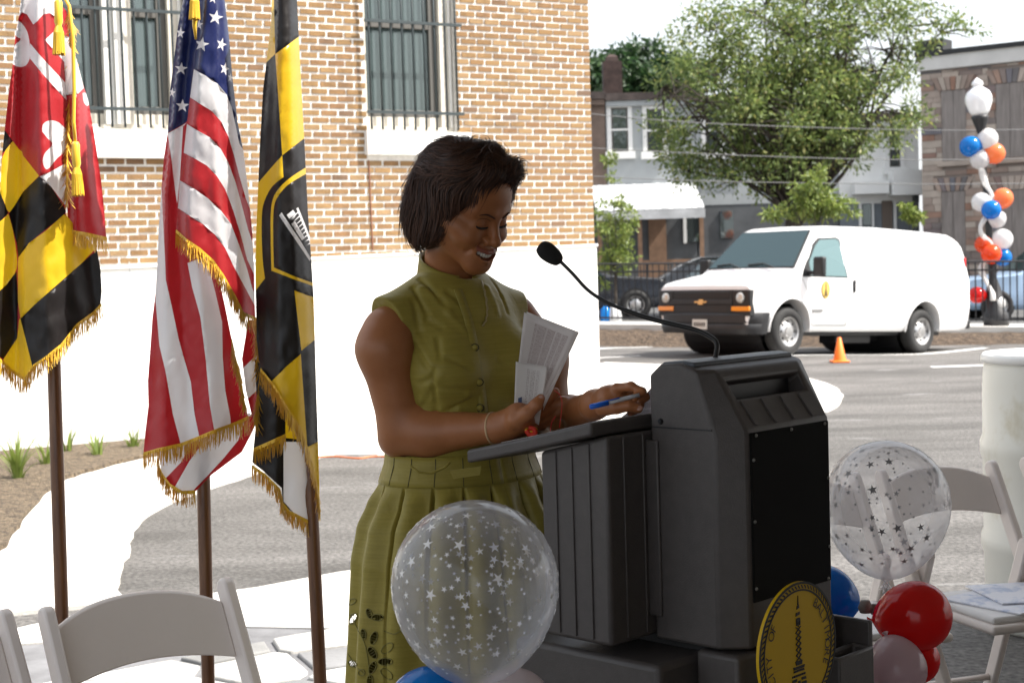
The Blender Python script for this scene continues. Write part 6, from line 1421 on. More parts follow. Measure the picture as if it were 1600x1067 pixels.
face += [('+', cap_((-0.008, 0.078, -0.094), (0.008, 0.078, -0.094), 0.0175), .02), ('+', ell_((0, 0.076, -0.062), (0.034, 0.022, 0.026)), .02)]
for s in (1, -1):
    face += [('+', cap_((s*0.044, 0.068, 0.019), (s*0.012, 0.082, 0.016), 0.009), .016), ('-', ell_((s*0.033, 0.102, 0.000), (0.019, 0.017, 0.013)), .016),
             ('+', ell_((s*0.032, 0.0680, -0.002), (0.0165, 0.0165, 0.0150)), .005), ('+', ell_((s*0.041, 0.062, -0.033), (0.024, 0.027, 0.020)), .024), ('+', ell_((s*0.060, 0.026, -0.022), (0.016, 0.032, 0.016)), .02)]
face += [('+', cap_((0, 0.083, 0.010), (0, 0.103, -0.030), 0.0075, 0.0095), .011), ('+', ell_((0, 0.1045, -0.034), (0.0115, 0.0115, 0.0095)), .008)]
for s in (1, -1): face += [('+', ell_((s*0.0145, 0.0935, -0.036), (0.0085, 0.0105, 0.0080)), .007), ('-', ell_((s*0.0075, 0.1005, -0.0440), (0.0042, 0.0055, 0.0030)), .003), ('-', cap_((s*0.022, 0.093, -0.040), (s*0.040, 0.074, -0.066), 0.0018), .009)]
mouth = [(s*x, y, z) for s in (1,) for x, y, z in ((-0.029, 0.083, -0.0520), (-0.021, 0.0920, -0.0615), (-0.010, 0.0975, -0.0675), (0, 0.099, -0.0690), (0.010, 0.0975, -0.0675), (0.021, 0.0920, -0.0615), (0.029, 0.083, -0.0520))]
ul = [(-0.032, 0.081, -0.050), (-0.021, 0.0930, -0.0560), (-0.008, 0.0985, -0.0575), (0, 0.0985, -0.0585), (0.008, 0.0985, -0.0575), (0.021, 0.0930, -0.0560), (0.032, 0.081, -0.050)]
ll = [(-0.031, 0.081, -0.052), (-0.022, 0.0900, -0.0680), (-0.011, 0.0955, -0.0770), (0, 0.0970, -0.0790), (0.011, 0.0955, -0.0770), (0.022, 0.0900, -0.0680), (0.031, 0.081, -0.052)]
for a, b in zip(ul, ul[1:]): face.append(('+', cap_(a, b, 0.0030), .006))
for a, b in zip(ll, ll[1:]): face.append(('+', cap_(a, b, 0.0042), .006))
for a, b in zip(mouth, mouth[1:]): face.append(('-', cap_((a[0], a[1]-0.004, a[2]), (b[0], b[1]-0.004, b[2]), 0.0078 if abs(a[0]+b[0]) < 0.035 else 0.0050), .003))
for s in (1, -1): face += [('+', ell_((s*0.0735, -0.012, -0.012), (0.008, 0.017, 0.029)), .008)]
face += [('+', cap_(neck0*1.0+Vector((0, 0.0, 0)), (0, -0.012, -0.050), 0.0495, 0.052), .03), ('+', cap_(neckb, neck0, 0.046, 0.0495), .03)]
Vh, Fh = sdf_mesh(face, (-0.115, -0.15, -0.29), (0.115, 0.135, 0.13), 0.0017)
lipd = np.minimum.reduce([cap_(a, b, 0.0046)(Vh.astype(np.float32)) for a, b in list(zip(ul, ul[1:]))+list(zip(ll, ll[1:]))])
lipv = (lipd < 0.0013) & (Vh[:, 1] > 0.083); fm_h = lipv[Fh].sum(1) >= 3
# ---- arms and hands, in world space
def PX(x, y, d): return P(x, y, d)
RS = B(0.160, -0.012, 1.392); RE = PX(631, 672, 3.12); RWr = PX(782, 668, 3.02)
LS = B(-0.160, -0.012, 1.402); LE_ = PX(862, 668, 3.30); LWr = PX(930, 632, 2.955)
PXL = lambda x, y, d: P(x, y, d-0.045)
arms = [('+', cap_(RS, PX(603, 545, 3.10), 0.051, 0.0555), .02), ('+', cap_(PX(603, 545, 3.10), RE+Vector((0, 0, 0.0)), 0.0555, 0.047), .03),
        ('+', cap_(RE, PX(672, 676, 3.10), 0.044, 0.046), .03), ('+', cap_(PX(672, 676, 3.10), RWr, 0.046, 0.027), .03), ('+', ell_(PX(618, 692, 3.13), (0.028, 0.028, 0.024)), .025)]
# right hand: palm, thumb on the papers, fingers behind them
rp = PX(808, 654, 3.005)
arms += [('+', cap_(RWr, rp, 0.026, 0.027), .02), ('+', cap_(PX(800, 664, 3.01), PX(826, 664, 3.02), 0.024, 0.017), .02), ('+', ell_(PX(812, 650, 2.99), (0.024, 0.020, 0.024)), .02)]
th = [PX(806, 656, 2.975), PX(824, 645, 2.963), PX(838, 632, 2.960), PX(845, 622, 2.962)]
for (a, b), (r1, r2) in zip(zip(th, th[1:]), ((0.017, 0.0125), (0.0125, 0.0105), (0.0105, 0.0085))): arms.append(('+', cap_(a, b, r1, r2), .010))
for k, (a, b, c_) in enumerate((((826, 652, 3.02), (850, 632, 3.055), (868, 612, 3.062)), ((828, 658, 3.025), (856, 642, 3.06), (876, 626, 3.068)), ((829, 665, 3.03), (854, 654, 3.062), (872, 642, 3.07)), ((826, 672, 3.03), (846, 666, 3.058), (860, 658, 3.066)))):
    r_ = 0.0105-0.0006*k; pts = [PX(*a), PX(*b), PX(*c_)]
    arms += [('+', cap_(PX(806, 656+4*k, 3.01), pts[0], 0.014, r_), .008), ('+', cap_(pts[0], pts[1], r_, r_*0.92), .004), ('+', cap_(pts[1], pts[2], r_*0.92, r_*0.78), .004)]
# left arm and hand with the pen
arms += [('+', cap_(LS, PX(848, 560, 3.32), 0.052, 0.050), .02), ('+', cap_(PX(848, 560, 3.32), LE_, 0.050, 0.041), .03), ('+', cap_(LE_, PX(890, 652, 3.16), 0.042, 0.040), .03), ('+', cap_(PX(890, 652, 3.16), LWr, 0.040, 0.026), .03)]
lk = PXL(966, 612, 2.93)
arms += [('+', cap_(LWr, PXL(952, 621, 2.945), 0.025, 0.022), .02), ('+', cap_(PXL(950, 622, 2.95), lk, 0.021, 0.013), .014), ('+', cap_(PXL(948, 634, 2.945), PXL(966, 628, 2.95), 0.018, 0.012), .014)]
fing = [[(964, 607, 2.925), (986, 604, 2.905), (1003, 612, 2.895), (992, 621, 2.888)], [(968, 612, 2.945), (994, 609, 2.93), (1008, 620, 2.918), (1000, 629, 2.908)], [(968, 620, 2.955), (992, 622, 2.945), (1000, 632, 2.935), (992, 640, 2.93)], [(966, 630, 2.96), (984, 634, 2.955), (992, 641, 2.945), (985, 646, 2.945)]]
for k, fg in enumerate(fing):
    pts = [PXL(*q) for q in fg]; r_ = (0.0096, 0.0096, 0.0090, 0.0080)[k]
    for j in range(3): arms.append(('+', cap_(pts[j], pts[j+1], r_*(1-0.08*j), r_*(1-0.08*(j+1))), .0025 if j else .005))
    for j in (0, 1, 2): arms.append(('+', ell_(pts[j], (r_*1.08*(1-0.07*j),)*3), .003))
arms += [('+', cap_(PXL(950, 632, 2.925), PXL(974, 622, 2.935), 0.014, 0.010), .01)]
lt = [PXL(942, 638, 2.92), PXL(964, 637, 2.895), PXL(982, 634, 2.885), PXL(997, 638, 2.885)]
for (a, b), (r1, r2) in zip(zip(lt, lt[1:]), ((0.015, 0.0115), (0.0115, 0.0105), (0.0105, 0.0092))): arms.append(('+', cap_(a, b, r1, r2), .004))
a_lo = [min(v) for v in zip(RS, RE, RWr)]; 
Va, Fa = sdf_mesh(arms, (-0.36, 2.77, 1.05), (0.30, 3.42, 1.49), 0.0024)
# legs and torso core
core = [('+', ell_(B(0, 0, 1.33), (0.12, 0.085, 0.16), ROT), .01), ('+', ell_(B(0, -0.01, 1.42), (0.06, 0.070, 0.075), ROT), .01), ('+', ell_(B(0, 0, 1.05), (0.15, 0.105, 0.16), ROT), .05), ('+', cap_(B(0.11, -0.01, 1.405), B(-0.11, -0.01, 1.405), 0.032), .03)]
for s in (1, -1): core += [('+', cap_(B(s*0.075, 0, 0.95), B(s*0.07, 0, 0.52), 0.075, 0.048), .04), ('+', cap_(B(s*0.07, 0, 0.52), B(s*0.065, -0.01, 0.12), 0.05, 0.032), .03), ('+', cap_(B(s*0.065, -0.02, 0.06), B(s*0.065, 0.13, 0.035), 0.034, 0.026), .03)]
Vc, Fc = sdf_mesh(core, (-0.42, 2.9, 0.0), (0.2, 3.5, 1.52), 0.008)
Vs = [h2w(Vh), Va, Vc]; Fs = []; o_ = 0
for v, f in ((Vs[0], Fh), (Va, Fa), (Vc, Fc)): Fs.append(f+o_); o_ += len(v)
mi_ = np.concatenate([fm_h.astype(int), np.zeros(len(Fa), int), np.zeros(len(Fc), int)])
body_o = np_mesh('body', np.concatenate(Vs)-np.array(tuple(WC)), np.concatenate(Fs), [SKIN, LIPM], person, True, mi_)
def wl(mb, name, m, parent=person, **k): return mb.build(name, m, parent, world=True, **k)
def hv(p): return Vector(HROT @ (Vector(p)*HS))+HO
# teeth, eyes, brows, nails
TEETH = mat('teeth', (0.72, 0.68, 0.60), 0.25)
tp = catmull([(-0.026, 0.0830, -0.0570), (-0.017, 0.0905, -0.0625), (-0.006, 0.0955, -0.0655), (0.006, 0.0955, -0.0655), (0.017, 0.0905, -0.0625), (0.026, 0.0830, -0.0570)], 2)
for a, b in zip(tp, tp[1:]):
    mb = MB(); d = b-a; mid = (a+b)/2; n_ = Vector((d.y, -d.x, 0)).normalized(); n_ = n_ if n_.y > 0 else -n_; mb.lathe([(0.0018, -0.0052), (0.0027, -0.0045), (0.0030, 0.0), (0.0025, 0.0056)], 10)
    q = Matrix((Vector((d.x, d.y, 0)).normalized(), n_, (0, 0, 1))).transposed(); mb.v = [tuple(hv(mid+q @ Vector((v[0]*1.0*d.length/0.0056, v[1]*0.7, v[2])))) for v in mb.v]; wl(mb, 'tooth', TEETH, smooth=True)
mb = MB(); mb.grid(lambda u, v: hv((lerp(-0.029, 0.029, u), 0.0825-0.012*(2*u-1)**2, lerp(-0.078, -0.050, v))), 8, 3); wl(mb, 'mouth_interior', mat('mouth_dark', (0.03, 0.008, 0.008), 0.6), fixn=False)
LASH = mat('lash_black', (0.006, 0.004, 0.004), 0.6); BROWM = mat('brow', (0.055, 0.022, 0.012), 0.8); EYEW = mat('eye_white', (0.45, 0.42, 0.40), 0.15)
def on_face(pts, off):
    A = np.array(pts, dtype=np.float32)
    for _ in range(8): A = A-sgrad(face, A)*(ev(face, A)-off)[:, None]
    return [Vector(p.tolist()) for p in A]
for s in (1, -1):
    pts = on_face([(s*(0.032+0.0165*math.cos(a)), 0.088, -0.0055-0.0045*math.sin(a)+0.0016*math.cos(a)) for a in [math.pi*i/12 for i in range(13)]], 0.0004)
    mb = MB(); mb.tube([hv(p) for p in pts], [0.0010+0.0016*math.sin(math.pi*i/12) for i in range(13)], 6); wl(mb, 'eyelash', LASH, smooth=True)
    pts = on_face([(s*(0.032+0.0165*math.cos(a)), 0.088, 0.0055+0.0035*math.sin(a)) for a in [math.pi*i/12 for i in range(13)]], 0.0002)
    mb = MB(); mb.tube([hv(p) for p in pts], 0.0005, 5); wl(mb, 'lid_crease', BROWM, smooth=True)
    pts = on_face([(s*x, 0.09, z) for x, z in ((0.011, 0.0150), (0.020, 0.0180), (0.030, 0.0200), (0.040, 0.0195), (0.050, 0.0155))], 0.0008); pts = catmull(pts, 4)
    mb = MB(); mb.tube([hv(p) for p in pts], [0.0024*math.sin(math.pi*(0.2+0.75*i/(len(pts)-1)))+0.0005 for i in range(len(pts))], 6, flat=0.6); wl(mb, 'eyebrow', BROWM, smooth=True)
def nail(p, n, t, w_, l_):
    n = Vector(n).normalized(); t = Vector(t); t = (t-n*t.dot(n)).normalized(); s_ = n.cross(t); mb = MB(); N = 12; mb.add([p+n*0.0006]+[p+t*l_*math.cos(2*math.pi*i/N)+s_*w_*math.sin(2*math.pi*i/N)-n*0.0006 for i in range(N)], [(0, 1+i, 1+(i+1) % N) for i in range(N)]); wl(mb, 'fingernail', NAIL, smooth=True, fixn=False)
cd = -F_
nail(PXL(999, 637.5, 2.885-0.0091), cd+U_*0.2, R_, 0.0048, 0.0060); nail(PX(844.5, 622, 2.962-0.0086), cd, (PX(845, 620, 2.96)-PX(838, 632, 2.96)), 0.0045, 0.006)
# ---- hair
wup = w2h(HO+Vector((0, 0, 1))).normalized()
hair = [('+', ell_((0, -0.018, 0.037), (0.080, 0.099, 0.085)), .01), ('+', ell_((0, -0.068, -0.018), (0.071, 0.041, 0.075)), .025)]
for s in (1, -1): hair += [('+', ell_((s*0.061, -0.028, -0.026), (0.024, 0.052, 0.074)), .025)]
hair += [('+', ell_((0.008, 0.030, 0.093), (0.056, 0.046, 0.034)), .02), ('+', ell_((-0.026, 0.056, 0.094), (0.036, 0.028, 0.026)), .010), ('+', ell_((0.024, 0.052, 0.098), (0.030, 0.027, 0.024)), .010), ('+', ell_((-0.002, 0.020, 0.112), (0.034, 0.028, 0.022)), .010), ('+', ell_((0.044, 0.010, 0.092), (0.028, 0.032, 0.024)), .012), ('+', ell_((-0.048, 0.030, 0.080), (0.024, 0.026, 0.030)), .012), ('+', ell_((0.061, 0.012, 0.044), (0.021, 0.038, 0.046)), .02), ('+', ell_((-0.059, 0.016, 0.050), (0.020, 0.032, 0.044)), .02),
         ('-', ell_((0.006, 0.118, 0.000), (0.072, 0.082, 0.086)), .010), ('-', ell_((0.060, 0.082, -0.040), (0.040, 0.056, 0.075)), .012), ('-', ell_((-0.062, 0.075, -0.060), (0.040, 0.052, 0.070)), .012),
         ('-', half_(wup*-0.070, wup*1.0+Vector((0, -0.12, 0))), .012), ('-', cap_(w2h(B(0, -0.03, 1.40)), (0, -0.010, -0.060), 0.052, 0.050), .01)]
Vr, Fr = sdf_mesh(hair, (-0.125, -0.15, -0.17), (0.125, 0.125, 0.16), 0.0024)
NV_ = np.array([(0.0085 if v[2] > 0.05 else 0.005)*mnoise.noise(Vector((v*32).tolist()))+0.003*mnoise.noise(Vector((v*85+5).tolist())) for v in Vr]); Vr = Vr+sgrad(hair, Vr.astype(np.float32))*NV_[:, None]
HAIRM = mat('hair_dark', (0.026, 0.012, 0.008), 0.55, var=0.35, scale=60, spec=0.25); 
hair_o = np_mesh('hair', h2w(Vr)-np.array(tuple(WC)), Fr, HAIRM, person, True)
n_s = 13000; rs = np.random.default_rng(5); idx = rs.integers(0, len(Vr), n_s); p = Vr[idx].astype(np.float32); off = (0.0005+0.0060*rs.random(n_s)**2+0.007*rs.random(n_s)**12).astype(np.float32)
crown = np.array((-0.02, 0.100, 0.085), dtype=np.float32); wd = -_v(wup)
steps = 14; path = [p.copy()]; ph = rs.random(n_s)*6.28
curl = (rs.random(n_s)*0.5+0.25)
for k in range(steps):
    n_ = sgrad(hair, p); out = p-crown; out /= np.linalg.norm(out, axis=1)[:, None]+1e-6
    zrel = np.clip((p@_v(wup)+0.02)/0.12, 0, 1)[:, None]
    fl = out*(0.35+0.5*zrel)+wd*(1.05-0.75*zrel)
    fl += 0.75*np.stack([np.sin(p[:, 1]*55+ph*0.25), np.sin(p[:, 2]*48+ph*0.25), np.cos(p[:, 0]*52+ph*0.25)], 1)*(0.25+0.75*zrel)
    fl -= n_*(fl*n_).sum(1)[:, None]; fl /= np.linalg.norm(fl, axis=1)[:, None]+1e-6
    p = (p+fl*0.0042).astype(np.float32); d_ = ev(hair, p); lift = off*(1+1.2*k/steps); p = (p-n_*np.clip(d_-lift, -0.01, 0.006)[:, None]).astype(np.float32); path.append(p.copy())
PT = np.stack(path, 1); T = np.gradient(PT, axis=1); T /= np.linalg.norm(T, axis=2)[..., None]+1e-9
Nn = np.stack([sgrad(hair, PT[:, k].astype(np.float32)) for k in range(steps+1)], 1); Sd = np.cross(T, Nn); Sd /= np.linalg.norm(Sd, axis=2)[..., None]+1e-9
wk = (0.00058*np.sin(np.linspace(0.25, 1.0, steps+1)*math.pi)**0.6+0.0001)[None, :, None]*(0.6+0.8*rs.random(n_s))[:, None, None]
RV = np.stack([PT-Sd*wk, PT+Nn*wk*0.8, PT+Sd*wk], 2).reshape(n_s, -1, 3)
ln_ = (steps+1)*3; q = np.array([(3*k+a, 3*k+a+1, 3*k+3+a+1, 3*k+3+a) for k in range(steps) for a in (0, 1)]); FQ = (np.arange(n_s)[:, None, None]*ln_+q[None]).reshape(-1, 4)
def hair_strand_mat():
    m, nt, b, out = new_mat('hair_strand'); geo = nt.nodes.new('ShaderNodeNewGeometry'); cr = nt.nodes.new('ShaderNodeValToRGB'); cr.color_ramp.elements[0].color = (0.018, 0.0085, 0.0055, 1); cr.color_ramp.elements[1].color = (0.105, 0.047, 0.027, 1)
    nt.links.new(geo.outputs['Random Per Island'], cr.inputs[0]); nt.links.new(cr.outputs[0], b.inputs['Base Color']); b.inputs['Roughness'].default_value = 0.46; b.inputs['Specular IOR Level'].default_value = 0.3; return m
st_o = np_mesh('hair_strands', h2w(RV.reshape(-1, 3))-np.array(tuple(WC)), FQ, hair_strand_mat(), hair_o, True); st_o['kind'] = 'stuff'
# earring
EARG = mat('silver', (0.7, 0.68, 0.62), 0.25, metal=0.9); ec = PX(662, 384, 3.12); mb = MB(); mb.tube([ec+R_*(0.006*math.cos(a))+U_*(0.010*math.sin(a)) for a in [2*math.pi*i/24 for i in range(25)]], 0.0012, 6); wl(mb, 'earring', EARG, smooth=True)
# ---- dress bodice
top = [('+', ell_(B(0, -0.005, 1.32), (0.160, 0.112, 0.20), ROT), .01), ('+', cap_(B(0.172, -0.014, 1.408), B(-0.172, -0.014, 1.408), 0.047), .04), ('+', cap_(B(0.14, -0.018, 1.420), B(0.055, -0.02, 1.466), 0.042, 0.034), .04), ('+', cap_(B(-0.14, -0.018, 1.420), B(-0.055, -0.02, 1.466), 0.042, 0.034), .04),
       ('+', ell_(B(0, -0.008, 1.428), (0.092, 0.086, 0.060), ROT), .03)]
for s in (1, -1): top += [('+', ell_(B(s*0.074, 0.078, 1.305), (0.076, 0.064, 0.072), ROT), .05)]
top += [('+', ell_(B(0, 0.0, 1.165), (0.160, 0.120, 0.12), ROT), .06), ('+', ell_(B(0, 0.03, 1.17), (0.13, 0.10, 0.10), ROT), .04), ('-', half_(B(0, 0, 1.105), (0, 0, 1)), .004), ('-', cap_(B(0, -0.006, 1.482), B(0, -0.02, 1.62), 0.058), .004),
        ('-', ell_(B(0.240, -0.012, 1.398), (0.082, 0.15, 0.086), ROT), .005), ('-', ell_(B(-0.240, -0.012, 1.398), (0.082, 0.15, 0.086), ROT), .005),
        ('-', cap_(B(0.016, 0.095, 1.485), B(0.004, 0.098, 1.446), 0.016, 0.008), .004)]
base_top = list(top)
cre = [((645, 450), (667, 490)), ((656, 436), (690, 472), (718, 508)), ((684, 530), (688, 560)), ((682, 646), (706, 636), (730, 624)), ((664, 655), (690, 645), (712, 634)), ((652, 640), (668, 618), (680, 600)), ((677, 580), (683, 645)), ((648, 541), (668, 572)), ((772, 658), (803, 644)), ((768, 436), (784, 462), (793, 488)), ((646, 470), (656, 520)), ((700, 560), (735, 575)), ((668, 500), (690, 512)), ((655, 600), (672, 592)), ((720, 655), (752, 662)), ((780, 560), (800, 575)), ((690, 604), (726, 612)), ((700, 455), (728, 480))]
for ln_c in cre:
    hs = [ray_hit(base_top, *q_) for q_ in ln_c]; hs = [h_ for h_ in hs if h_ is not None]
    for a, b in zip(hs, hs[1:]): top.append(('-', cap_(a-F_*0.0015, b-F_*0.0015, 0.0020, 0.0008), .012))
rid = [((660, 452), (700, 488), (726, 520)), ((690, 640), (730, 618)), ((660, 625), (690, 585)), ((652, 530), (676, 570)), ((760, 450), (776, 490)), ((676, 655), (716, 640))]
for ln_c in rid:
    hs = [ray_hit(base_top, *q_) for q_ in ln_c]; hs = [h_ for h_ in hs if h_ is not None]
    for a, b in zip(hs, hs[1:]): top.append(('+', cap_(a+F_*0.003, b+F_*0.003, 0.0036, 0.002), .012))
Vt, Ft = sdf_mesh(top, (-0.40, 2.95, 1.09), (0.17, 3.47, 1.56), 0.0032)
def silk(name, c, c2):
    m, nt, b, out = new_mat(name); geo = nt.nodes.new('ShaderNodeNewGeometry'); mp_ = nt.nodes.new('ShaderNodeMapping'); mp_.inputs['Scale'].default_value = (14, 14, 260); nt.links.new(geo.outputs['Position'], mp_.inputs[0])
    n1 = nt.nodes.new('ShaderNodeTexNoise'); n1.inputs['Scale'].default_value = 1.0; n1.inputs['Detail'].default_value = 4; nt.links.new(mp_.outputs[0], n1.inputs['Vector'])
    cr = nt.nodes.new('ShaderNodeValToRGB'); cr.color_ramp.elements[0].position = 0.35; cr.color_ramp.elements[1].position = 0.7; cr.color_ramp.elements[0].color = (*c, 1); cr.color_ramp.elements[1].color = (*c2, 1)
    nt.links.new(n1.outputs['Fac'], cr.inputs[0]); nt.links.new(cr.outputs[0], b.inputs['Base Color']); b.inputs['Roughness'].default_value = 0.46; b.inputs['Specular IOR Level'].default_value = 0.22; b.inputs['Sheen Weight'].default_value = 0.3; b.inputs['Sheen Tint'].default_value = (0.7, 0.65, 0.3, 1)
    n2 = nt.nodes.new('ShaderNodeTexNoise'); n2.inputs['Scale'].default_value = 26; n2.inputs['Detail'].default_value = 3; n2.inputs['Distortion'].default_value = 0.8; nt.links.new(geo.outputs['Position'], n2.inputs['Vector'])
    ad = nt.nodes.new('ShaderNodeMath'); ad.operation = 'MULTIPLY_ADD'; ad.inputs[1].default_value = 0.12; nt.links.new(n1.outputs['Fac'], ad.inputs[0]); nt.links.new(n2.outputs['Fac'], ad.inputs[2])
    bp = nt.nodes.new('ShaderNodeBump'); bp.inputs['Strength'].default_value = 0.35; bp.inputs['Distance'].default_value = 0.007; nt.links.new(ad.outputs[0], bp.inputs['Height']); nt.links.new(bp.outputs[0], b.inputs['Normal']); return m
SILK = silk('olive_silk', (0.240, 0.192, 0.033), (0.276, 0.222, 0.042)); SILKD = mat('silk_inside', (0.06, 0.05, 0.01), 0.7)
# cut a neck opening: drop the cap of the bodice inside the collar
ctr = np.array(tuple(B(0, 0.0, 0)))[:2]
bod = np_mesh('dress_bodice', Vt-np.array(tuple(WC)), Ft, SILK, person, True)
# neckline V: skin patch visible in the collar gap
def hit(px, py, off=0.0):
    h_ = ray_hit(top, px, py)
    return None if h_ is None else h_-F_*off
# collar
def collar_pt(a, t):
    # a: angle from front (0) to back (pi), + = her right ; t 0 bottom 1 top
    lat = math.sin(a)*(0.072-0.007*t); fb = math.cos(a)*(0.068-0.006*t)-0.012
    z = 1.452+0.029*(1-math.cos(a))+0.044*t
    return B(lat, fb, z)
mb = MB(); n = 44; a0, a1 = R(20), R(351)
mb.grid(lambda u, v: collar_pt(lerp(a0, a1, u), v), n, 4); wl(mb, 'collar', SILK, bod, smooth=True, solid=0.004, fixn=False)
mb = MB(); mb.tube([collar_pt(lerp(a0, a1, i/40), 0.05)+(collar_pt(lerp(a0, a1, i/40), 0.05)-B(0, -0.012, collar_pt(lerp(a0, a1, i/40), 0.05).z)).normalized()*0.003 for i in range(41)], 0.0011, 5); wl(mb, 'collar_seam', SILKD, bod, smooth=True)
# placket edge, buttons, loops
pk = [(722, 452), (732, 480), (741, 510), (748, 545), (754, 580), (759, 615), (763, 650), (765, 680)]
pts = [hit(a, b, 0.0015) for a, b in pk]; pts = [q_ for q_ in pts if q_ is not None]
mb = MB(); pc = catmull(pts, 4); sd_ = WR
vs = []
for p_ in pc: vs += [p_-F_*0.0012, p_+sd_*0.020-F_*0.0003]
mb.add(vs, [(2*i, 2*i+1, 2*i+3, 2*i+2) for i in range(len(pc)-1)]); wl(mb, 'placket', SILK, bod, smooth=True, solid=0.0025, fixn=False)
for (bx0, by0) in ((742, 543), (749, 597), (750, 637)):
    q_ = hit(bx0, by0, 0.004); mb = MB()
    rr_ = Vector((0, 0, 1)).rotation_difference(-F_).to_matrix(); mb.lathe([(0.0062, -0.003), (0.0066, 0.0), (0.005, 0.0035), (0.002, 0.0045)], 14, q_, rr_); bt_ = wl(mb, 'button', SILK, bod, smooth=True)
    mb = MB(); mb.tube([q_+R_*0.008*math.cos(a)*1.0+U_*0.007*math.sin(a) for a in [2*math.pi*i/16 for i in range(17)]], 0.0013, 6); mb.tube([q_-R_*0.007, q_-R_*0.018+F_*0.002], 0.0014, 6); wl(mb, 'button_loop', SILKD, bt_, smooth=True)
q_ = hit(730, 497, 0.001); mb = MB(); mb.tube([q_-R_*0.010, q_+R_*0.006], 0.0012, 6); wl(mb, 'button_loop', SILKD, bod, smooth=True)
# armhole piping on her right
ah = [(571, 462), (576, 450), (590, 446), (606, 452), (622, 466), (634, 486), (643, 512), (648, 545), (651, 580), (654, 612)]
# necklace cord
nk = [(747, 425), (754, 445), (759, 465), (761, 485), (759, 500), (754, 509)]; pts = [hit(a, b, 0.003) for a, b in nk]; pts = [q_ for q_ in pts if q_ is not None]
mb = MB(); pc = catmull(pts, 6); mb.tube([p_+R_*0.0009*math.sin(i*1.6) for i, p_ in enumerate(pc)], 0.0021, 6); wl(mb, 'necklace', mat('gold_cord', (0.30, 0.24, 0.11), 0.4, metal=0.4), smooth=True)
# bracelet
mb = MB(); dirw = (RWr-PX(672, 676, 3.10)).normalized(); c_ = PX(771, 669, 3.028); u_ = dirw.cross(F_).normalized(); v_ = dirw.cross(u_); mb.tube([c_+u_*0.0305*math.cos(a)+v_*0.0305*math.sin(a) for a in [2*math.pi*i/40 for i in range(41)]], 0.0028, 6, flat=1.0); wl(mb, 'bracelet', mat('tan_band', (0.50, 0.33, 0.18), 0.5), smooth=True)
# ---- skirt: waistband and pleats
ZW = 1.128; HEM = 0.40
def ext(z):
    k = [(1.15, 0.163), (1.12, 0.166), (1.08, 0.180), (1.04, 0.200), (0.99, 0.226), (0.92, 0.243), (0.80, 0.255), (0.66, 0.263), (0.40, 0.270)]
    for (z0, r0), (z1, r1) in zip(k, k[1:]):
        if z >= z1: return lerp(r0, r1, sstep((z0-z)/(z0-z1))*0.4+0.6*max(0, (z0-z)/(z0-z1)))
    return k[-1][1]
NP = 17
def skirt_pt(a, z, lay=0.0):
    r0 = ext(z); amp = sstep((1.085-z)/0.05); ph_ = (a*NP/(2*math.pi)+0.15*math.sin(a*2.3)) % 1.0; fade = 1-0.75*sstep((1.03-z)/0.25)
    gv = math.exp(-((ph_-0.5)/0.075)**2) if ph_ < 0.5 else math.exp(-((ph_-0.5)/0.025)**2)     # knife pleat: soft side, sharp side
    r = r0-0.030*amp*fade*gv+0.009*amp*math.cos(2*math.pi*(ph_-0.12))+0.006*math.sin(a*5+z*9)*sstep((1.0-z)/0.3)+0.004*mnoise.noise(Vector((a*4, z*6, 0)))
    lat = math.sin(a)*r; fb = math.cos(a)*r*0.80; return B(lat, fb, z)
nu, nv_ = 660, 120; zs = [lerp(1.082, HEM, j/nv_) for j in range(nv_+1)]
VS = np.array([tuple(skirt_pt(2*math.pi*i/nu, z)) for z in zs for i in range(nu)]); FQ = np.array([(j*nu+i, j*nu+(i+1) % nu, (j+1)*nu+(i+1) % nu, (j+1)*nu+i) for j in range(nv_) for i in range(nu)])
cm = VS[FQ].mean(1); dd_ = (cm-np.array(tuple(CAMLOC))); dep = dd_@np.array(tuple(F_)); pxs = 800+FPX*(dd_@np.array(tuple(R_)))/dep; pys = 533.5-FPX*(dd_@np.array(tuple(U_)))/dep; front = (dd_[:, :2]-0)@np.array((0.0, 1.0)) < 3.19
holes_ = [(552, 966, 8, 4, -1.0), (525, 983, 6, 4, 0.6), (527, 1033, 6, 4, -0.4), (551, 1036, 6, 4, 0.5), (577, 958, 7, 3, 1.2), (590, 964, 8, 4, 0.0), (584, 996, 9, 4, 1.9), (582, 1019, 9, 4.5, 1.0), (602, 1033, 10, 4.5, 0.0), (582, 1042, 9, 4, 2.0), (568, 990, 7, 3, 1.4), (578, 1063, 8, 3.5, 1.6)]
kill = np.zeros(len(FQ), bool)
for (hx, hy, ra, rb, an) in holes_:
    dx = pxs-hx; dy = pys-hy; u_ = dx*math.cos(an)+dy*math.sin(an); v_ = -dx*math.sin(an)+dy*math.cos(an); inn = (u_/ra)**2+(v_/rb)**2 < 1
    kill |= inn & (front | (hx < 555))
sk_o = np_mesh('skirt', VS-np.array(tuple(WC)), FQ[~kill], SILK, person, True)
EMB = mat('embroidery_thread', (0.17, 0.145, 0.025), 0.5)
from mathutils.bvhtree import BVHTree
bv = BVHTree.FromPolygons([tuple(v) for v in VS], [tuple(f) for f in FQ.tolist()])
def sk_hit(px, py, off=0.0015):
    h_ = bv.ray_cast(CAMLOC, ray(px, py).normalized()); return None if h_[0] is None else h_[0]-F_*off
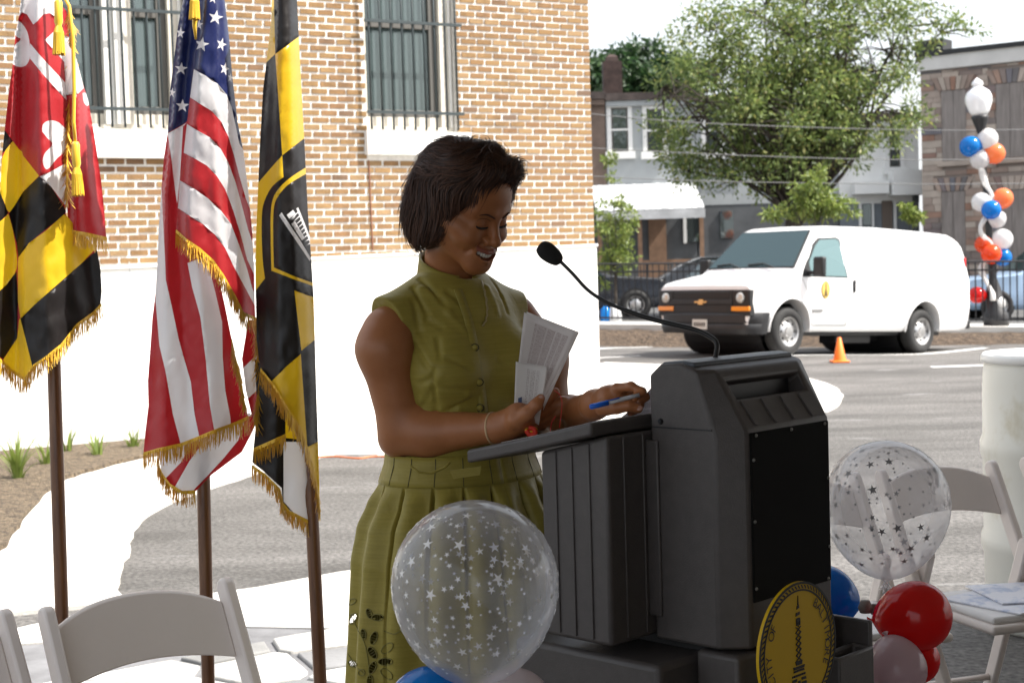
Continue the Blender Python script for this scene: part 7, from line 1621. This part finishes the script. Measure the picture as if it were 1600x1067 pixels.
def ring_on(hx, hy, ra, rb, an, name='eyelet', r=0.0011):
    pts = []
    for i in range(19):
        a = 2*math.pi*i/18; x = ra*math.cos(a); y = rb*math.sin(a); q_ = sk_hit(hx+x*math.cos(an)-y*math.sin(an), hy+x*math.sin(an)+y*math.cos(an))
        if q_ is not None: pts.append(q_)
    if len(pts) > 10: mb = MB(); mb.tube(pts, r, 5, cap=False); wl(mb, name, EMB, sk_o, smooth=True)
for h_ in holes_:
    ring_on(h_[0], h_[1], h_[2]+1.2, h_[3]+1.2, h_[4])
    for t_ in (-0.45, 0.0, 0.45):
        a = (h_[0]+t_*h_[2]*math.cos(h_[4])-h_[3]*math.sin(h_[4])*-1, h_[1]+t_*h_[2]*math.sin(h_[4])-h_[3]*math.cos(h_[4])); b = (h_[0]+t_*h_[2]*math.cos(h_[4])+h_[3]*math.sin(h_[4])*-1, h_[1]+t_*h_[2]*math.sin(h_[4])+h_[3]*math.cos(h_[4]))
        qa, qb = sk_hit(*a), sk_hit(*b)
        if qa and qb: mb = MB(); mb.tube([qa, qb], 0.0007, 4, cap=False); wl(mb, 'thread_bar', EMB, sk_o)
for (hx, hy, ra, rb, an) in ((536, 935, 10, 5, -1.1), (548, 940, 9, 4, -0.4), (605, 1012, 11, 6, -0.7), (604, 1052, 11, 6, 0.7), (541, 1022, 5, 5, 0), (565, 1050, 5, 5, 0)): ring_on(hx, hy, ra, rb, an, 'embroidered_petal')
for pl_ in (((538, 925), (533, 945), (540, 960), (553, 958)), ((551, 966), (560, 985), (570, 1005), (575, 1030), (578, 1060)), ((600, 985), (615, 990), (628, 985), (640, 992)), ((527, 1000), (540, 1015), (556, 1040), (570, 1052))):
    pts = [sk_hit(*q_) for q_ in smooth2(list(pl_), 5)]; pts = [q_ for q_ in pts if q_ is not None]
    if len(pts) > 3: mb = MB(); mb.tube(pts, 0.001, 5, cap=False); wl(mb, 'embroidered_stem', EMB, sk_o, smooth=True)
# waistband
mb = MB(); mb.grid(lambda u, v: B(math.sin(2*math.pi*u)*(ext(lerp(1.078, 1.138, v))+0.0015), math.cos(2*math.pi*u)*(ext(lerp(1.078, 1.138, v))+0.0015)*0.80, lerp(1.078, 1.138, v)), 96, 5); wb_o = wl(mb, 'waistband', SILK, sk_o, smooth=True, solid=0.003, fixn=False)
for aa in (-0.9, -0.55, -0.2, 0.15, 0.5, 0.85, 1.2, 1.55):
    mb = MB(); mb.tube([B(math.sin(aa)*(ext(z)+0.0032), math.cos(aa)*(ext(z)+0.0032)*0.80, z) for z in (1.08, 1.10, 1.12, 1.135)], 0.0011, 5); wl(mb, 'waist_seam', SILKD, sk_o, smooth=True)
mb = MB(); fp = [PX(a, b, 2.985) for a, b in ((703, 735), (752, 728), (750, 742), (708, 748))]; mb.add(fp, [(0, 1, 2, 3)]); wl(mb, 'sash_end', SILK, sk_o, solid=0.004, fixn=False)
mb = MB(); bwp = [(640, 727), (655, 738), (675, 739), (695, 730), (703, 722)]; mb.tube([PX(a, b, 2.99) for a, b in bwp], 0.0028, 6); wl(mb, 'sash_fold', SILK, sk_o, smooth=True)
# shoes, hidden below the frame
for s in (1, -1):
    mb = MB(); mb.tube([B(s*0.065, -0.05, 0.05), B(s*0.065, 0.03, 0.045), B(s*0.065, 0.13, 0.03), B(s*0.065, 0.17, 0.02)], [0.034, 0.036, 0.036, 0.018], 12, flat=0.7); mb.tube([B(s*0.065, -0.045, 0.0), B(s*0.065, -0.045, 0.04)], [0.010, 0.02], 8); wl(mb, 'shoe', BLACK, smooth=True)
# ================================================================== papers, pen
def print_mat(name, base, ink, sx, sy, thr=0.5, region=(0.1, 0.9, 0.1, 0.9)):
    """flat print: rows of broken text lines inside a block of the sheet, from generated coordinates"""
    m, nt, b, out = new_mat(name); uv = nt.nodes.new('ShaderNodeUVMap'); uv.uv_map = 'UVMap'; sp_x = nt.nodes.new('ShaderNodeSeparateXYZ'); nt.links.new(uv.outputs[0], sp_x.inputs[0])
    def math_(op, a, bv_=None, c=None):
        n_ = nt.nodes.new('ShaderNodeMath'); n_.operation = op
        for i, q_ in enumerate((a, bv_, c)):
            if q_ is None: continue
            if isinstance(q_, (int, float)): n_.inputs[i].default_value = q_
            else: nt.links.new(q_, n_.inputs[i])
        return n_.outputs[0]
    u, v = sp_x.outputs[0], sp_x.outputs[1]
    row = math_('LESS_THAN', math_('FRACT', math_('MULTIPLY', v, sy)), 0.5); mp_ = nt.nodes.new('ShaderNodeCombineXYZ'); nt.links.new(math_('MULTIPLY', u, sx), mp_.inputs[0]); nt.links.new(math_('FLOOR', math_('MULTIPLY', v, sy)), mp_.inputs[1])
    ns = nt.nodes.new('ShaderNodeTexNoise'); ns.inputs['Scale'].default_value = 1.0; ns.inputs['Detail'].default_value = 2; nt.links.new(mp_.outputs[0], ns.inputs['Vector']); words = math_('GREATER_THAN', ns.outputs['Fac'], thr)
    par = nt.nodes.new('ShaderNodeTexNoise'); par.noise_dimensions = '1D'; par.inputs['Scale'].default_value = 16.0; nt.links.new(v, par.inputs['W']); pm = math_('GREATER_THAN', par.outputs['Fac'], 0.43)
    r_ = region; ins = math_('MULTIPLY', math_('MULTIPLY', math_('GREATER_THAN', u, r_[0]), math_('LESS_THAN', u, r_[1])), math_('MULTIPLY', math_('GREATER_THAN', v, r_[2]), math_('LESS_THAN', v, r_[3])))
    msk = math_('MULTIPLY', math_('MULTIPLY', row, words), math_('MULTIPLY', ins, pm)); mx = nt.nodes.new('ShaderNodeMix'); mx.data_type = 'RGBA'; nt.links.new(math_('MULTIPLY', msk, 0.55), mx.inputs[0]); mx.inputs[6].default_value = (*base, 1); mx.inputs[7].default_value = (*ink, 1)
    nt.links.new(mx.outputs[2], b.inputs['Base Color']); b.inputs['Roughness'].default_value = 0.7
    tl = nt.nodes.new('ShaderNodeBsdfTranslucent'); nt.links.new(mx.outputs[2], tl.inputs[0]); ms = nt.nodes.new('ShaderNodeMixShader'); ms.inputs[0].default_value = 0.55; nt.links.new(b.outputs[0], ms.inputs[1]); nt.links.new(tl.outputs[0], ms.inputs[2]); nt.links.new(ms.outputs[0], out.inputs[0]); return m
def sheet3(name, label, corners, m, bend=0.0, n=14, cat='paper', group=None, sag=(0, 0), solid=0.0004):
    """corners: bl, br, tr, tl as (px, py, d); bilinear with a bow"""
    c_ = [PX(*q_) for q_ in corners]; mb = MB()
    def fn(u, v):
        p_ = c_[0].lerp(c_[1], u).lerp(c_[3].lerp(c_[2], u), v); return p_+F_*bend*4*u*(1-u)*(0.5+0.5*v)+R_*sag[0]*4*v*(1-v)+U_*sag[1]*4*u*(1-u)
    mb.grid(fn, n, n); o = mb.build(name, m, None, smooth=True, fixn=False, solid=solid)
    uvl = o.data.uv_layers.new(name='UVMap')
    for l_ in o.data.loops: vi = l_.vertex_index; uvl.data[l_.index].uv = ((vi//(n+1))/n, (vi % (n+1))/n)
    return tag(o, label, cat, group)
PR1 = print_mat('printed_page', (0.86, 0.83, 0.82), (0.20, 0.06, 0.05), 120, 44, 0.46, (0.30, 0.93, 0.10, 0.80)); PR2 = print_mat('printed_page_dense', (0.78, 0.76, 0.78), (0.12, 0.11, 0.12), 60, 60, 0.44, (0.05, 0.95, 0.05, 0.95)); PL = cloth_mat('plain_page', (0.86, 0.84, 0.83), rough=0.7, trans=0.55, sheen=0.0, bump=0.0); PR3 = print_mat('folded_letter', (0.86, 0.84, 0.82), (0.14, 0.05, 0.05), 60, 22, 0.5, (0.25, 0.9, 0.20, 0.62))
gpp = 'sheets in the right hand'
# text on the upright sheets runs bottom to top, so v runs across the page
sheet3('paper_sheet', 'rearmost white sheet in the upright stack in her hand', ((832, 677, 3.035), (812, 600, 3.040), (823, 487, 3.055), (905, 519, 3.050)), PL, 0.010, cat='paper', group=gpp)
sheet3('printed_sheet', 'upright printed sheet with columns of text held in her hand', ((824, 678, 3.018), (803, 632, 3.020), (819, 488, 3.036), (902, 518, 3.032)), PR1, 0.008, cat='paper', group=gpp)
sheet3('folded_letter', 'folded letter with rounded corner held in front of the printed sheet', ((842, 664, 3.002), (803, 644, 3.008), (806, 565, 3.016), (856, 573, 3.006)), PR3, 0.004, cat='letter', group=gpp)
mb = MB(); mb.add([PX(a, b, 2.999) for a, b in ((809.5, 622), (815.5, 620), (815.5, 637), (810, 639))], [(0, 1, 2, 3)]); tag(mb.build('stamp', mat('stamp_blue', (0.03, 0.05, 0.12), 0.6), solid=0.0006, fixn=False), 'small dark blue stamp printed on the folded letter', 'stamp')
# ribbon clip and plastic sleeve
mb = MB(); mb.tube(catmull([PX(a, b, 2.985) for a, b in ((820, 655), (818, 664), (824, 672), (832, 674), (838, 668))], 5), 0.0042, 8); tag(mb.build('ribbon_loop', mat('ribbon_yellow', (0.70, 0.40, 0.02), 0.5), smooth=True), 'yellow ribbon loop below her right hand', 'ribbon')
mb = MB(); mb.tube(catmull([PX(a, b, 2.980) for a, b in ((822, 672), (828, 679), (836, 677), (834, 670), (826, 668))], 5), 0.0048, 8); tag(mb.build('ribbon_loop', mat('ribbon_red', (0.60, 0.03, 0.01), 0.5), smooth=True), 'red ribbon loop at the bottom of the papers', 'ribbon')
for i, pl_ in enumerate((((866, 610, 3.03), (874, 616, 3.03), (878, 626, 3.03), (877, 645, 3.03), (874, 668, 3.02)), ((868, 650, 3.02), (862, 660, 3.02), (860, 674, 3.02)))):
    mb = MB(); mb.tube(catmull([PX(*q_) for q_ in pl_], 5), 0.0018, 6, flat=0.5); tag(mb.build('red_ribbon', mat('ribbon_red%d' % i, (0.65, 0.02, 0.02), 0.45), smooth=True), ['long red ribbon hanging beside the papers', 'short red ribbon hanging under the papers'][i], 'ribbon')
# papers on the desk and the pen
def desk_pt(px, a_, off=0.0):
    # point on the desk top plane seen at pixel column px with lectern coordinate a_
    best_ = None
    for b in np.linspace(-0.62, -0.19, 200):
        q_ = L(a_, float(b), desk_z(float(b))+off); e_ = abs(proj(q_)[0]-px)
        if best_ is None or e_ < best_[0]: best_ = (e_, q_)
    return best_[1]
mb = MB()
def dk(u, v):
    a_ = lerp(0.022, 0.17, u); b = lerp(-0.32, -0.197, v); return L(a_, b, desk_z(b)+0.004+0.062*max(0, (v-0.1)/0.9)**1.3)
mb.grid(dk, 12, 14); o = mb.build('desk_sheet', PR2, None, smooth=True, fixn=False, solid=0.0006); uvl = o.data.uv_layers.new(name='UVMap')
for l_ in o.data.loops: vi = l_.vertex_index; uvl.data[l_.index].uv = ((vi % 13)/12, (vi//13)/14)
tag(o, 'printed sheet curling up against the lectern hood on the desk', 'paper')
mb = MB(); mb.grid(lambda u, v: L(lerp(-0.13, 0.15, u), lerp(-0.47, -0.22, v), desk_z(lerp(-0.47, -0.22, v))+0.0018), 6, 10); tag(mb.build('desk_sheet', PL, None, smooth=True, fixn=False, solid=0.0006), 'plain white sheet lying flat on the reading desk under her hand', 'paper')
pa, pb = PX(921, 636, 2.835), PX(999, 617, 2.838); pen = thing('pen', 'ballpoint pen with blue cap held in her left hand', 'pen', pa)
dv_ = pb-pa
mb = MB(); mb.tube([pa+dv_*t for t in (0.36, 0.6, 0.8, 1.0)], 0.0040, 10); wl(mb, 'barrel', mat('pen_grey', (0.42, 0.42, 0.44), 0.4), pen, smooth=True)
mb = MB(); mb.tube([pa, pa+dv_*0.01, pa+dv_*0.04, pa+dv_*0.38], [0.002, 0.0042, 0.0053, 0.0053], 10); wl(mb, 'cap', mat('pen_blue', (0.005, 0.11, 0.55), 0.3), pen, smooth=True)
mb = MB(); mb.tube([pa+dv_*0.08-F_*0.0055+U_*0.003, pa+dv_*0.6-F_*0.005+U_*0.004], 0.0013, 6); wl(mb, 'clip', mat('pen_blue2', (0.005, 0.12, 0.60), 0.3), pen, smooth=True)
# ================================================================== bricks: the 300 that show largest are parts, the rest one mass
bpy.context.view_layer.update(); dg = bpy.context.evaluated_depsgraph_get()
BRK = rand_mat('brick', [(0, (0.150, 0.095, 0.060)), (0.05, (0.215, 0.118, 0.054)), (0.5, (0.248, 0.146, 0.060)), (0.85, (0.272, 0.166, 0.071)), (1, (0.31, 0.20, 0.10))], 0.9, 0.5, 60, 0.14, 9)
BRKM = leaf_mat('brick_mass', [(0, (0.150, 0.095, 0.060)), (0.05, (0.215, 0.118, 0.054)), (0.5, (0.248, 0.146, 0.060)), (0.85, (0.272, 0.166, 0.071)), (1, (0.31, 0.20, 0.10))], 0.0, 0.9)
scored = []
for bk in BRICKS:
    u0, u1, z0, z1 = bk; c = wall_pt((u0+u1)/2, (z0+z1)/2, 0.02); x, y, d = proj(c); vis = 0.0
    if -10 < x < 1610 and -6 < y < 1075:
        n_ok = 0
        for fu in (0.15, 0.5, 0.85):
            p = wall_pt(lerp(u0, u1, fu), (z0+z1)/2, 0.02); dr = p-CAMLOC; ln = dr.length
            h_ = SC.ray_cast(dg, CAMLOC, dr.normalized(), distance=ln-0.06); n_ok += 0 if h_[0] else 1
        vis = n_ok/3*(u1-u0)/(d*d)
    scored.append((vis, bk))
scored.sort(key=lambda t: -t[0])
def brick_mb(mb, bk, c=None):
    u0, u1, z0, z1 = bk; wslab(mb, u0, u1, z0, z1, -0.01, random.uniform(0.006, 0.011)); return mb
for vis, bk in scored[:300]:
    mb = MB(); brick_mb(mb, bk); mb.build('brick', BRK, wall_o, world=True)
mb = MB()
for vis, bk in scored[300:]: brick_mb(mb, bk)
o = mb.build('brick_courses', BRKM, wall_o, world=True); o['kind'] = 'stuff'
